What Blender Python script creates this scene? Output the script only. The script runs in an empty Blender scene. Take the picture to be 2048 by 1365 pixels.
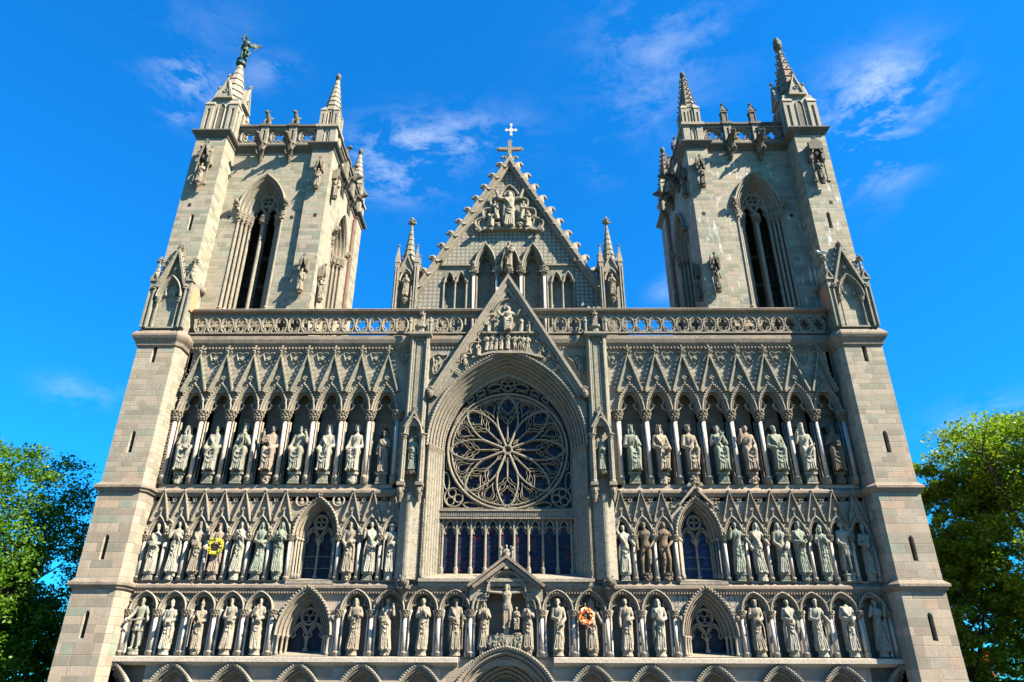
import bpy, math, random
import numpy as np
from mathutils import Vector, Matrix
random.seed(7)
sc = bpy.context.scene
COL = sc.collection
PI = math.pi
R = math.radians

# ------------------------------------------------------------------ mesh builder
class MB:
    def __init__(s): s.v = []; s.f = []; s.M = None
    def add(s, vs, fs):
        o = len(s.v)
        if s.M is not None:
            M = s.M
            vs = [tuple(M @ Vector(p)) for p in vs]
            if M.determinant() < 0: fs = [tuple(reversed(f)) for f in fs]
        s.v += [tuple(p) for p in vs]
        s.f += [tuple(i + o for i in f) for f in fs]
        return s
    def box(s, x0, x1, y0, y1, z0, z1):
        if x0 > x1: x0, x1 = x1, x0
        if y0 > y1: y0, y1 = y1, y0
        return s.add([(x0,y0,z0),(x1,y0,z0),(x1,y1,z0),(x0,y1,z0),(x0,y0,z1),(x1,y0,z1),(x1,y1,z1),(x0,y1,z1)],
              [(3,2,1,0),(4,5,6,7),(0,1,5,4),(1,2,6,5),(2,3,7,6),(3,0,4,7)])
    def prism_z(s, plan, z0, z1):
        n = len(plan)
        return s.add([(x,y,z0) for x,y in plan] + [(x,y,z1) for x,y in plan],
              [tuple(range(n-1,-1,-1)), tuple(range(n,2*n))] + [(i,(i+1)%n,n+(i+1)%n,n+i) for i in range(n)])
    def prism_y(s, prof, y0, y1):            # outline in XZ extruded along y
        n = len(prof)
        return s.add([(x,y0,z) for x,z in prof] + [(x,y1,z) for x,z in prof],
              [tuple(range(n)), tuple(range(2*n-1,n-1,-1))] + [((i+1)%n,i,n+i,n+(i+1)%n) for i in range(n)])
    def rect(s, x0, x1, z0, z1, y):
        if x1 <= x0 or z1 <= z0: return s
        return s.add([(x0,y,z0),(x1,y,z0),(x1,y,z1),(x0,y,z1)], [(0,1,2,3)])
    def rod(s, p0, p1, r0, r1=None, n=8, cap=True):
        return s.tube([p0, p1], [r0, r0 if r1 is None else r1], n, cap)
    def tube(s, pts, rs, n=6, cap=True, closed=False):
        P = [Vector(p) for p in pts]; m = len(P)
        if not hasattr(rs, '__len__'): rs = [rs]*m
        vs = []; up = None
        for i in range(m):
            if closed: t = P[(i+1) % m] - P[(i-1) % m]
            else: t = P[min(i+1,m-1)] - P[max(i-1,0)]
            if t.length < 1e-9: t = Vector((0,0,1))
            t.normalize()
            if up is None:
                a = Vector((0,0,1)) if abs(t.z) < .9 else Vector((1,0,0))
            else: a = up
            b = a - t*a.dot(t)
            if b.length < 1e-6: b = Vector((1,0,0)) - t*t.x
            b.normalize(); up = b; c = t.cross(b)
            for k in range(n):
                an = 2*PI*k/n
                vs.append(P[i] + (b*math.cos(an) + c*math.sin(an))*rs[i])
        fs = []
        mm = m if closed else m-1
        for i in range(mm):
            j = (i+1) % m
            for k in range(n):
                fs.append((i*n+k, i*n+(k+1)%n, j*n+(k+1)%n, j*n+k))
        if cap and not closed:
            fs.append(tuple(range(n-1,-1,-1))); fs.append(tuple((m-1)*n+k for k in range(n)))
        return s.add(vs, fs)
    def lathe(s, cx, cy, prof, n=10, ang=0.0, sx=1, sy=1):
        vs = [(cx+r*sx*math.cos(2*PI*k/n+ang), cy+r*sy*math.sin(2*PI*k/n+ang), z) for r,z in prof for k in range(n)]
        m = len(prof)
        fs = [(i*n+k, i*n+(k+1)%n, (i+1)*n+(k+1)%n, (i+1)*n+k) for i in range(m-1) for k in range(n)]
        fs += [tuple(range(n-1,-1,-1)), tuple((m-1)*n+k for k in range(n))]
        return s.add(vs, fs)
    def blob(s, c, r, n=6, m=4):
        if not hasattr(r, '__len__'): r = (r,r,r)
        vs = [(c[0],c[1],c[2]-r[2])]
        for i in range(1,m):
            ph = -PI/2 + PI*i/m
            for k in range(n):
                a = 2*PI*k/n
                vs.append((c[0]+r[0]*math.cos(ph)*math.cos(a), c[1]+r[1]*math.cos(ph)*math.sin(a), c[2]+r[2]*math.sin(ph)))
        vs.append((c[0],c[1],c[2]+r[2]))
        fs = [(0,1+(k+1)%n,1+k) for k in range(n)]
        for i in range(m-2):
            fs += [(1+i*n+k,1+i*n+(k+1)%n,1+(i+1)*n+(k+1)%n,1+(i+1)*n+k) for k in range(n)]
        l = len(vs)-1; b = 1+(m-2)*n
        fs += [(l,b+k,b+(k+1)%n) for k in range(n)]
        return s.add(vs, fs)
    def archiv(s, cx, zs, a, h, prof, n=10, zb=None):    # profile (radial offset, y) swept along a pointed arch
        Rr, c = arch_rc(a, h)
        rows = []
        for (r, y) in prof:
            pts = arch_pts(cx, zs, Rr+r, c, n)
            if zb is not None: pts = [(pts[0][0], zb)] + pts + [(pts[-1][0], zb)]
            rows.append([(x,y,z) for x,z in pts])
        L = len(rows[0]); vs = [p for row in rows for p in row]
        fs = [(j*L+i, j*L+i+1, (j+1)*L+i+1, (j+1)*L+i) for j in range(len(rows)-1) for i in range(L-1)]
        return s.add(vs, fs)
    def panel_arch(s, x0, x1, z0, z1, y, cx, zs, a, h, zb=None, n=10):
        pts = arch_pts(cx, zs, *arch_rc(a, h), n)
        s.rect(x0, cx-a, z0, z1, y); s.rect(cx+a, x1, z0, z1, y)
        if zb is not None: s.rect(cx-a, cx+a, z0, zb, y)
        for (xa,za),(xb,zb_) in zip(pts[:-1], pts[1:]):
            if abs(xb-xa) > 1e-5: s.add([(xa,y,za),(xb,y,zb_),(xb,y,z1),(xa,y,z1)], [(0,1,2,3)])
        return s
    def fill_arch(s, cx, zs, a, h, y, zb=None, n=10):
        pts = arch_pts(cx, zs, *arch_rc(a, h), n)
        if zb is not None: pts = [(cx-a, zb)] + pts + [(cx+a, zb)]
        return s.add([(x,y,z) for x,z in reversed(pts)], [tuple(range(len(pts)))])
    def plan_sweep(s, path, prof):          # moulding (outward, z) swept along a plan polyline, outward = right of travel
        m = len(path); rows = []
        for i,(x,y) in enumerate(path):
            def nrm(a,b):
                dx,dy = b[0]-a[0], b[1]-a[1]; l = math.hypot(dx,dy); return (dy/l, -dx/l)
            if i == 0: nx,ny = nrm(path[0],path[1]); k = 1
            elif i == m-1: nx,ny = nrm(path[-2],path[-1]); k = 1
            else:
                a = nrm(path[i-1],path[i]); b = nrm(path[i],path[i+1])
                nx,ny = a[0]+b[0], a[1]+b[1]; l = math.hypot(nx,ny); nx/=l; ny/=l
                k = 1/max(.3, nx*a[0]+ny*a[1])
            rows.append([(x+nx*o*k, y+ny*o*k, z) for o,z in prof])
        L = len(prof); vs = [p for r_ in rows for p in r_]
        fs = [(i*L+j, (i+1)*L+j, (i+1)*L+(j+1)%L, i*L+(j+1)%L) for i in range(m-1) for j in range(L)]
        fs += [tuple(range(L)), tuple((m-1)*L+j for j in range(L-1,-1,-1))]
        return s.add(vs, fs)
    def line2(s, pts, y, w, d, closed=False):    # tracery bar in XZ plane: ridged section, half-width w, depth d
        P = [Vector((a,b)) for a,b in pts]; m = len(P); vs = []
        for i in range(m):
            if closed: t = P[(i+1)%m]-P[(i-1)%m]
            else: t = P[min(i+1,m-1)]-P[max(i-1,0)]
            if t.length < 1e-9: t = Vector((1,0))
            t.normalize(); nx,nz = -t.y, t.x
            for o,yy in ((w,d),(w,d*.45),(w*.4,0),(-w*.4,0),(-w,d*.45),(-w,d)):
                vs.append((P[i].x+nx*o, y+yy, P[i].y+nz*o))
        fs = []
        for i in range(m if closed else m-1):
            j = (i+1)%m
            for k in range(5): fs.append((i*6+k, j*6+k, j*6+k+1, i*6+k+1))
        if not closed: fs += [tuple(range(6)), tuple((m-1)*6+k for k in range(5,-1,-1))]
        return s.add(vs, fs)
    def ring2(s, cx, cz, r, y, w, d, n=24):
        return s.line2([(cx+r*math.cos(2*PI*k/n), cz+r*math.sin(2*PI*k/n)) for k in range(n)], y, w, d, True)
    def mesh(s, name, smooth=False):
        me = bpy.data.meshes.new(name); me.from_pydata(s.v, [], s.f); me.update()
        if smooth: me.polygons.foreach_set('use_smooth', [True]*len(me.polygons))
        return me
    def build(s, name, mat, parent=None, smooth=False, loc=None, **kw):
        return link(name, s.mesh(name, smooth), mat, parent, loc, **kw)

def arch_rc(a, h):
    Rr = (a*a + h*h)/(2*a); return Rr, Rr-a
def arch_pts(cx, zs, Rr, c, n):
    th = math.acos(max(-1, min(1, c/Rr)))
    rt = [(cx - c + Rr*math.cos(th*k/n), zs + Rr*math.sin(th*k/n)) for k in range(n+1)]
    lf = [(2*cx - x, z) for x,z in rt]
    return lf + rt[::-1][1:]
def cr(pts, k=6):                         # catmull-rom through points
    P = [pts[0]] + list(pts) + [pts[-1]]; out = []
    for i in range(1, len(P)-2):
        for j in range(k):
            t = j/k
            out.append(tuple(.5*((2*b) + (-a+c)*t + (2*a-5*b+4*c-d)*t*t + (-a+3*b-3*c+d)*t**3) for a,b,c,d in zip(P[i-1],P[i],P[i+1],P[i+2])))
    out.append(tuple(pts[-1])); return out

def link(name, data, mat=None, parent=None, loc=None, **kw):
    o = bpy.data.objects.new(name, data); COL.objects.link(o)
    if mat is not None and data is not None and len(data.materials) == 0: data.materials.append(mat)
    if parent is not None: o.parent = parent
    if loc is not None: o.location = loc
    for k,v in kw.items(): o[k] = v
    return o
def thing(name, label, cat, loc=(0,0,0), group=None):
    o = bpy.data.objects.new(name, None); COL.objects.link(o); o.location = loc
    o['label'] = label; o['category'] = cat
    if group: o['group'] = group
    o.empty_display_size = .3
    return o
def orders(w, d, k, y0, r0=0.0):
    out = []
    for i in range(k):
        r = r0-i*w/k; y = y0+i*d/k; s_ = w/k; t = d/k
        out += [(r,y),(r-.28*s_,y),(r-.31*s_,y+1.1*t),(r-.47*s_,y+1.15*t),(r-.50*s_,y+.12*t),(r-.60*s_,y-.06*t),(r-.78*s_,y-.06*t),(r-.90*s_,y+.12*t),(r-.93*s_,y+.9*t)]
    out.append((r0-w, y0+d)); return out
# ------------------------------------------------------------------ materials
class NT:
    def __init__(s, tree): s.t = tree; s.n = tree.nodes; s.l = tree.links
    def node(s, typ, **kw):
        n = s.n.new(typ)
        for k,v in kw.items(): setattr(n, k, v)
        return n
    def setin(s, sock, v):
        if isinstance(v, bpy.types.NodeSocket): s.l.new(v, sock)
        else: sock.default_value = v
    def m(s, op, a, b=0.0, c=0.0, clamp=False):
        n = s.node('ShaderNodeMath', operation=op, use_clamp=clamp)
        s.setin(n.inputs[0], a); s.setin(n.inputs[1], b); s.setin(n.inputs[2], c); return n.outputs[0]
    def mix(s, f, a, b, typ='RGBA', blend='MIX'):
        n = s.node('ShaderNodeMix', data_type=typ)
        if typ == 'RGBA': n.blend_type = blend; i = (0,6,7); o = 2
        else: i = (0,2,3); o = 0
        s.setin(n.inputs[i[0]], f)
        for k,v in ((i[1],a),(i[2],b)):
            if typ == 'RGBA' and isinstance(v, tuple) and len(v) == 3: v = (*v,1)
            s.setin(n.inputs[k], v)
        return n.outputs[o]
    def noise(s, vec, scale, detail=3, rough=.55):
        n = s.node('ShaderNodeTexNoise'); n.inputs['Scale'].default_value = scale
        n.inputs['Detail'].default_value = detail; n.inputs['Roughness'].default_value = rough
        if vec is not None: s.l.new(vec, n.inputs['Vector'])
        return n.outputs['Fac']
    def white(s, vec):
        n = s.node('ShaderNodeTexWhiteNoise', noise_dimensions='3D'); s.l.new(vec, n.inputs['Vector']); return n
    def comb(s, x, y, z):
        n = s.node('ShaderNodeCombineXYZ')
        for i,v in enumerate((x,y,z)): s.setin(n.inputs[i], v)
        return n.outputs[0]
    def ramp(s, f, stops, interp='LINEAR'):
        n = s.node('ShaderNodeValToRGB'); cr_ = n.color_ramp; cr_.interpolation = interp
        while len(cr_.elements) < len(stops): cr_.elements.new(.5)
        for e,(p,c) in zip(cr_.elements, stops):
            e.position = p; e.color = (*c,1) if len(c) == 3 else c
        s.setin(n.inputs[0], f); return n.outputs[0]
    def mr(s, v, a, b, c=0.0, d=1.0):
        n = s.node('ShaderNodeMapRange'); s.setin(n.inputs[0], v)
        for i,x in enumerate((a,b,c,d)): n.inputs[i+1].default_value = x
        return n.outputs[0]
def newmat(name, rough=.85):
    m = bpy.data.materials.new(name); m.use_nodes = True
    t = NT(m.node_tree); b = m.node_tree.nodes['Principled BSDF']
    b.inputs['Roughness'].default_value = rough
    b.inputs['Specular IOR Level'].default_value = .25
    return m, t, b
def pos(t):
    g = t.node('ShaderNodeNewGeometry'); s = t.node('ShaderNodeSeparateXYZ'); t.l.new(g.outputs['Position'], s.inputs[0])
    return g, s.outputs
def bump(t, b, h, dist, strength=1.0):
    n = t.node('ShaderNodeBump'); n.inputs['Distance'].default_value = dist; n.inputs['Strength'].default_value = strength
    t.l.new(h, n.inputs['Height']); t.l.new(n.outputs[0], b.inputs['Normal'])

def ashlar(name, streak=.35, warm_low=True, gain=1.0):
    m, t, b = newmat(name, .88)
    g, (x,y,z) = pos(t)
    ns = t.node('ShaderNodeSeparateXYZ'); t.l.new(g.outputs['True Normal'], ns.inputs[0])
    fy = t.m('GREATER_THAN', t.m('ABSOLUTE', ns.outputs[1]), .6)
    u = t.mix(fy, y, x, 'FLOAT')
    low = t.m('LESS_THAN', z, 9.5)
    hgt = t.mix(low, .30, .44, 'FLOAT')
    zz = t.m('DIVIDE', t.m('ADD', z, t.m('MULTIPLY', t.m('SINE', t.m('MULTIPLY', z, 2.3)), .07)), hgt)
    row = t.m('FLOOR', zz); fz = t.m('FRACT', zz)
    rr = t.white(t.comb(row, 3.7, fy)).outputs['Value']
    w = t.m('MULTIPLY', hgt, t.m('ADD', 1.9, t.m('MULTIPLY', rr, 1.3)))
    # blocks of uneven length: warp u a little before cutting it
    uw = t.m('ADD', t.m('DIVIDE', u, w), t.m('MULTIPLY', rr, 17.3))
    uw = t.m('ADD', uw, t.m('MULTIPLY', t.m('SINE', t.m('ADD', t.m('MULTIPLY', uw, 2.1), t.m('MULTIPLY', row, 1.7))), .24))
    col = t.m('FLOOR', uw); fu = t.m('FRACT', uw)
    cell = t.comb(col, row, t.m('MULTIPLY', fy, 5.0))
    wn = t.white(cell)
    rv = wn.outputs['Value']
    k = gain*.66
    def c(*a): return tuple(v*k for v in a)
    lowp = t.ramp(rv, [(0,c(.33,.28,.22)),(.15,c(.45,.37,.29)),(.3,c(.27,.255,.20)),(.42,c(.50,.42,.33)),(.55,c(.39,.36,.30)),(.68,c(.48,.41,.33)),(.8,c(.33,.33,.27)),(.88,c(.50,.37,.28)),(.945,c(.27,.33,.265)),(1,c(.5,.46,.38))], 'CONSTANT')
    hip = t.ramp(rv, [(0,c(.34,.35,.27)),(.14,c(.45,.43,.345)),(.28,c(.27,.30,.225)),(.42,c(.45,.42,.345)),(.55,c(.40,.38,.30)),(.68,c(.23,.25,.21)),(.76,c(.46,.41,.34)),(.86,c(.37,.42,.33)),(.93,c(.48,.39,.31)),(1,c(.5,.49,.43))], 'CONSTANT')
    colr = t.mix(t.mr(z, 9, 22), lowp, hip) if warm_low else hip
    sep = t.node('ShaderNodeSeparateColor'); t.l.new(wn.outputs['Color'], sep.inputs[0])
    colr = t.mix(1.0, colr, (1.07,1.0,.91), blend='MULTIPLY'); colr = t.mix(.24, colr, t.mix(.5, c(.41,.38,.315), c(.40,.385,.325)))
    n1 = t.noise(g.outputs['Position'], 1.3, 5); n2 = t.noise(g.outputs['Position'], 14, 4, .65)
    colr = t.mix(t.mr(n1, .35, .75), t.mix(1.0, colr, (.84,.83,.82), blend='MULTIPLY'), colr)
    colr = t.mix(t.mr(n2, .3, .7, 0, .8), colr, t.mix(1.0, colr, (.72,.70,.67), blend='MULTIPLY'))
    sv = t.comb(t.m('MULTIPLY', t.m('ADD', x, y), 1.0), 0.0, t.m('MULTIPLY', z, .22))
    st = t.noise(sv, 3.0 if streak > .9 else 4.2, 5, .7); pm = t.noise(g.outputs['Position'], .55, 3)
    sf = t.m('MULTIPLY', t.mr(st, .60-.06*(streak>.9), .70-.05*(streak>.9)), t.mr(pm, .52-.06*(streak>.9), .66-.08*(streak>.9)))
    colr = t.mix(t.m('MULTIPLY', sf, streak), colr, (.50,.50,.48))
    dk = t.m('MULTIPLY', t.mr(t.noise(sv, 2.3, 6, .75), .54, .70), .62)
    colr = t.mix(dk, colr, (.13,.12,.10))
    # joints
    e1 = t.m('MULTIPLY', t.m('MINIMUM', fz, t.m('SUBTRACT', 1.0, fz)), hgt)
    e2 = t.m('MULTIPLY', t.m('MINIMUM', fu, t.m('SUBTRACT', 1.0, fu)), w)
    jd = t.m('MINIMUM', e1, e2); jf = t.mr(jd, .004, .016, 1, 0)
    colr = t.mix(t.m('MULTIPLY', jf, .4), colr, (.20,.185,.155))
    t.l.new(colr, b.inputs['Base Color'])
    hh = t.m('ADD', t.m('MULTIPLY', t.m('SUBTRACT', 1.0, jf), .6), t.m('ADD', t.m('MULTIPLY', n2, .35), t.m('MULTIPLY', sep.outputs[1], .35)))
    bump(t, b, hh, .02)
    return m

def carved(name, c1, c2, c3=None, rough=.85, spots=.35, bs=.02, scale=1.0, al=.64):
    c1 = tuple(v*al for v in c1); c2 = tuple(v*al for v in c2); c3 = c3 and tuple(v*al for v in c3)
    m, t, b = newmat(name, rough)
    g, (x,y,z) = pos(t); P = g.outputs['Position']
    n1 = t.noise(P, .9*scale, 4); n2 = t.noise(P, 9*scale, 4, .7)
    col = t.mix(t.mr(n1, .35, .65), c1, c2)
    if c3: col = t.mix(t.mr(t.noise(P, .35, 3), .5, .68), col, c3)
    col = t.mix(t.mr(n2, .35, .68, 0, .85), col, t.mix(1.0, col, (.55,.52,.47), blend='MULTIPLY')); col = t.mix(1.0, col, (1.04,1.0,.92), blend='MULTIPLY')
    col = t.mix(t.m('MULTIPLY', t.mr(t.noise(P, 3.2*scale, 5, .75), .50, .64), .55*(spots > .3)), col, t.mix(1.0, col, (.50,.49,.48), blend='MULTIPLY'))
    sv = t.comb(t.m('ADD', x, y), 0.0, t.m('MULTIPLY', z, .2))
    col = t.mix(t.m('MULTIPLY', t.mr(t.noise(sv, 3.1, 5, .7), .55, .75), spots), col, (.12,.11,.09))
    t.l.new(col, b.inputs['Base Color']); bump(t, b, n2, bs)
    return m

M = {}
M['ashlar'] = ashlar('ashlar_stone')
M['ashlar_streaked'] = ashlar('ashlar_stone_lime_streaked', 1.0, False, .98)
M['ashlar_niche_shade'] = ashlar('shade_darkened_niche_stone', .1, True, .72)  # darker copy of the ashlar: niche shade is put into its colour
M['carved'] = carved('carved_stone', (.39,.36,.305), (.31,.295,.25), (.40,.345,.28), spots=.5)
M['carved_grey'] = carved('carved_stone_grey', (.34,.335,.28), (.27,.275,.235), (.38,.34,.28))
M['string'] = carved('string_course_stone', (.34,.285,.24), (.235,.21,.18), (.38,.30,.24), spots=.75, scale=1.5)
M['ledge'] = carved('pale_ledge_stone', (.60,.56,.50), (.52,.47,.41), spots=.25)
M['shaft'] = carved('pale_marble_shaft', (.66,.63,.60), (.52,.485,.46), rough=.55, spots=.12, bs=.006)
M['leafwork'] = carved('carved_leafwork', (.33,.29,.23), (.24,.22,.18), spots=.5, bs=.03)
M['dark_carved'] = carved('weathered_dark_stone', (.20,.185,.155), (.14,.135,.12), (.23,.185,.15), spots=.5)
M['spire'] = carved('spire_stone', (.46,.425,.36), (.36,.345,.29), spots=.2)
M['spire_brown'] = carved('spire_stone_brown', (.33,.285,.24), (.24,.22,.19), (.38,.27,.21), spots=.4)
for nm,(a,b_) in dict(grey=((.41,.415,.36),(.33,.34,.29)), green=((.36,.41,.345),(.29,.335,.28)), tan=((.43,.385,.31),(.34,.30,.245)),
        pink=((.46,.385,.32),(.37,.31,.26)), pale=((.52,.51,.445),(.43,.43,.37)), brown=((.28,.22,.15),(.20,.16,.115)), cream=((.50,.46,.375),(.40,.37,.30))).items():
    M['st_'+nm] = carved('statue_stone_'+nm, tuple(v*.9 for v in a), tuple(v*.86 for v in b_), spots=.45, bs=.02, scale=1.6)
M['copper'] = carved('green_bronze', (.055,.15,.115), (.035,.07,.06), rough=.5, spots=.5)
def simple(name, c, rough=.6, metal=0.0):
    m, t, b = newmat(name, rough); g,_ = pos(t)
    n = t.noise(g.outputs['Position'], 12, 3)
    t.l.new(t.mix(t.mr(n, .3, .7), tuple(v*.8 for v in c), c), b.inputs['Base Color']); b.inputs['Metallic'].default_value = metal
    return m
M['gold'] = simple('pale_gilded_metal', (.85,.72,.50), .35, .6)
M['iron'] = simple('dark_iron', (.03,.03,.03), .5)
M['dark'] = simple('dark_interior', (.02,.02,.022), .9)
M['timber'] = simple('grey_timber', (.10,.085,.075), .8)
M['pipe'] = simple('rusty_downpipe', (.16,.05,.035), .6)
M['roof'] = simple('roof_slate', (.10,.11,.11), .6)
M['orange_stone'] = simple('orange_red_brick', (.50,.20,.11), .9)
def diaper():
    m, t, b = newmat('diaper_pattern_stone', .88)
    g, (x,y,z) = pos(t); k = 1/.29
    fx = t.m('SUBTRACT', t.m('FRACT', t.m('MULTIPLY', t.m('ADD', x, .17), k)), .5); fz = t.m('SUBTRACT', t.m('FRACT', t.m('MULTIPLY', z, k)), .5)
    an = t.m('ARCTAN2', fz, fx); r = t.m('SQRT', t.m('ADD', t.m('MULTIPLY', fx, fx), t.m('MULTIPLY', fz, fz)))
    pet = t.m('ADD', .25, t.m('MULTIPLY', t.m('COSINE', t.m('MULTIPLY', an, 4.0)), .12))
    fl = t.m('SUBTRACT', r, pet); hollow = t.m('MAXIMUM', t.mr(t.m('ABSOLUTE', t.m('SUBTRACT', fl, .03)), .03, .10, 0, 1), 0.0)
    h = t.m('MULTIPLY', hollow, t.mr(r, .03, .09, 0, 1))
    cell = t.white(t.comb(t.m('FLOOR', t.m('MULTIPLY', t.m('ADD', x, .17), k)), t.m('FLOOR', t.m('MULTIPLY', z, k)), 0.0)).outputs['Value']
    n1 = t.noise(g.outputs['Position'], 1.1, 4)
    col = t.mix(cell, (.21,.205,.165), (.27,.25,.20)); col = t.mix(t.mr(n1, .35, .65, 0, .6), col, (.18,.16,.125))
    col = t.mix(t.m('MULTIPLY', t.m('SUBTRACT', 1.0, h), .75), col, (.06,.055,.045))
    t.l.new(col, b.inputs['Base Color']); bump(t, b, h, .05)
    return m
M['diaper'] = diaper()
def glass(name, c1, c2, c3, sc_=2.6):
    m, t, b = newmat(name, .45); g,(x,y,z) = pos(t); P = g.outputs['Position']
    b.inputs['Specular IOR Level'].default_value = .12
    v = t.node('ShaderNodeTexVoronoi'); v.inputs['Scale'].default_value = 7; t.l.new(P, v.inputs['Vector'])
    s_ = t.node('ShaderNodeSeparateColor'); t.l.new(v.outputs['Color'], s_.inputs[0])
    col = t.mix(t.mr(s_.outputs[0], .3, .8), c1, c2)
    n = t.noise(P, sc_, 3)
    col = t.mix(t.m('MULTIPLY', t.mr(n, .57, .66), t.mr(s_.outputs[1], .25, .5)), col, c3)
    v2 = t.node('ShaderNodeTexVoronoi', feature='DISTANCE_TO_EDGE'); v2.inputs['Scale'].default_value = 7; t.l.new(P, v2.inputs['Vector'])
    lead = t.mr(v2.outputs['Distance'], .02, .06, 1, 0)
    bar = t.mr(t.m('ABSOLUTE', t.m('SUBTRACT', t.m('FRACT', t.m('MULTIPLY', z, 1.25)), .5)), .02, .03, 1, 0)
    col = t.mix(t.m('MAXIMUM', lead, bar), col, (.028,.028,.034))
    t.l.new(col, b.inputs['Base Color'])
    bump(t, b, t.noise(P, 6, 2), .01)
    return m
M['glass'] = glass('stained_glass_blue', (.006,.008,.018), (.018,.022,.042), (.06,.05,.065))
M['glass_red'] = glass('stained_glass_red_blue', (.004,.006,.022), (.012,.017,.045), (.12,.012,.02))
M['glass_dark'] = glass('leaded_glass_dark', (.008,.009,.016), (.018,.02,.034), (.03,.03,.04))
M['glass_blue'] = glass('leaded_glass_bluish', (.012,.02,.06), (.03,.045,.12), (.03,.05,.14))
def leafmat(name, c1, c2, c3):
    m, t, b = newmat(name, .5)
    g,_ = pos(t); P = g.outputs['Position']
    at = t.node('ShaderNodeAttribute', attribute_name='tint')
    n = t.noise(P, .5, 3)
    col = t.mix(at.outputs['Fac'], c1, c2); col = t.mix(t.mr(n, .52, .7, 0, .7), col, c3)
    t.l.new(col, b.inputs['Base Color'])
    tr = t.node('ShaderNodeBsdfTranslucent'); t.l.new(t.mix(1.0, col, (1.3,1.5,.5), blend='MULTIPLY'), tr.inputs[0])
    mx = t.node('ShaderNodeMixShader'); mx.inputs[0].default_value = .38
    out = [n_ for n_ in t.n if n_.type == 'OUTPUT_MATERIAL'][0]
    t.l.new(b.outputs[0], mx.inputs[1]); t.l.new(tr.outputs[0], mx.inputs[2]); t.l.new(mx.outputs[0], out.inputs[0])
    return m
M['leaf_l'] = leafmat('green_leaves', (.035,.095,.006), (.08,.165,.009), (.11,.19,.01))
M['leaf_r'] = leafmat('yellow_green_leaves', (.08,.14,.008), (.155,.225,.012), (.23,.25,.014))
M['leaf_o'] = leafmat('orange_leaves', (.30,.11,.02), (.40,.16,.02), (.30,.20,.03))
M['bark'] = carved('tree_bark', (.10,.075,.055), (.06,.047,.037), spots=.4, bs=.03)
M['grass'] = carved('lawn_grass', (.06,.10,.025), (.045,.08,.02), spots=0, scale=.5)
def paving():
    m, t, b = newmat('paved_square', .9); g,(x,y,z) = pos(t)
    br = t.node('ShaderNodeTexBrick'); br.inputs['Scale'].default_value = .8; t.l.new(g.outputs['Position'], br.inputs['Vector'])
    br.inputs['Color1'].default_value = (.115,.11,.10,1); br.inputs['Color2'].default_value = (.09,.088,.084,1); br.inputs['Mortar'].default_value = (.05,.05,.045,1)
    t.l.new(br.outputs['Color'], b.inputs['Base Color']); return m
M['paving'] = paving()
# ------------------------------------------------------------------ carved figures
def remeshed(mb, voxel, name):
    me = mb.mesh('tmp'); o = bpy.data.objects.new('tmp', me); COL.objects.link(o)
    md = o.modifiers.new('r', 'REMESH'); md.mode = 'VOXEL'; md.voxel_size = voxel; md.use_smooth_shade = True
    sm = o.modifiers.new('s', 'SMOOTH'); sm.factor = .3; sm.iterations = 1
    dg = bpy.context.evaluated_depsgraph_get()
    out = bpy.data.meshes.new_from_object(o.evaluated_get(dg))
    bpy.data.objects.remove(o); bpy.data.meshes.remove(me)
    out.name = name; out.polygons.foreach_set('use_smooth', [True]*len(out.polygons))
    return out
def joinmesh(me, mb):
    if not mb.v: return me
    n = len(me.vertices); co = np.empty(n*3, 'f'); me.vertices.foreach_get('co', co); co = co.reshape(-1,3)
    fs = [tuple(p.vertices) for p in me.polygons]
    out = bpy.data.meshes.new(me.name)
    out.from_pydata([tuple(c) for c in co] + mb.v, [], fs + [tuple(i+n for i in f) for f in mb.f]); out.update()
    out.polygons.foreach_set('use_smooth', [True]*len(out.polygons)); bpy.data.meshes.remove(me)
    return out
def loft(mb, rings, n=26, folds=9, seed=0, amp=1.0):    # rings: (cx, cy, z, rx, ry, fold)
    vs = []
    ph = seed*1.37
    for (cx,cy,z,rx,ry,f) in rings:
        for k in range(n):
            a = 2*PI*k/n
            w = 1 + 1.45*amp*f*(math.sin(folds*a + ph + z*1.1) + .6*math.sin((folds*2-3)*a + ph*2.1 - z*1.7))
            vs.append((cx + rx*math.cos(a)*w, cy + ry*math.sin(a)*w, z))
    m = len(rings)
    fs = [(i*n+k, i*n+(k+1)%n, (i+1)*n+(k+1)%n, (i+1)*n+k) for i in range(m-1) for k in range(n)]
    fs += [tuple(range(n-1,-1,-1)), tuple((m-1)*n+k for k in range(n))]
    mb.add(vs, fs)
def cap(mb, a, b, r0, r1, n=10):            # tapered capsule
    mb.tube([a,b],[r0,r1],n); mb.blob(a,r0,n,6); mb.blob(b,r1,n,6)
def hand_fingers(mb, w, d, H, side):        # five fingers leaving a small palm
    w = Vector(w); d = Vector(d).normalized(); s = H*.9
    a = d.cross(Vector((0,1,0)));
    if a.length < .2: a = Vector((1,0,0))
    a.normalize()
    for i,l in enumerate((.030,.036,.034,.027)):
        b = w + d*.012*s + a*((i-1.5)*.0105*s); k = b + d*l*.55*s + Vector((0,-.004*s,0)); e = k + d*l*.5*s + Vector((0,.008*s,0))
        mb.tube([b,k,e],[.0066*s,.006*s,.004*s],5)
    b = w - a*side*.017*s; mb.tube([b, b - a*side*.016*s + d*.014*s, b - a*side*.018*s + d*.032*s],[.008*s,.007*s,.005*s],5)

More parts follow.
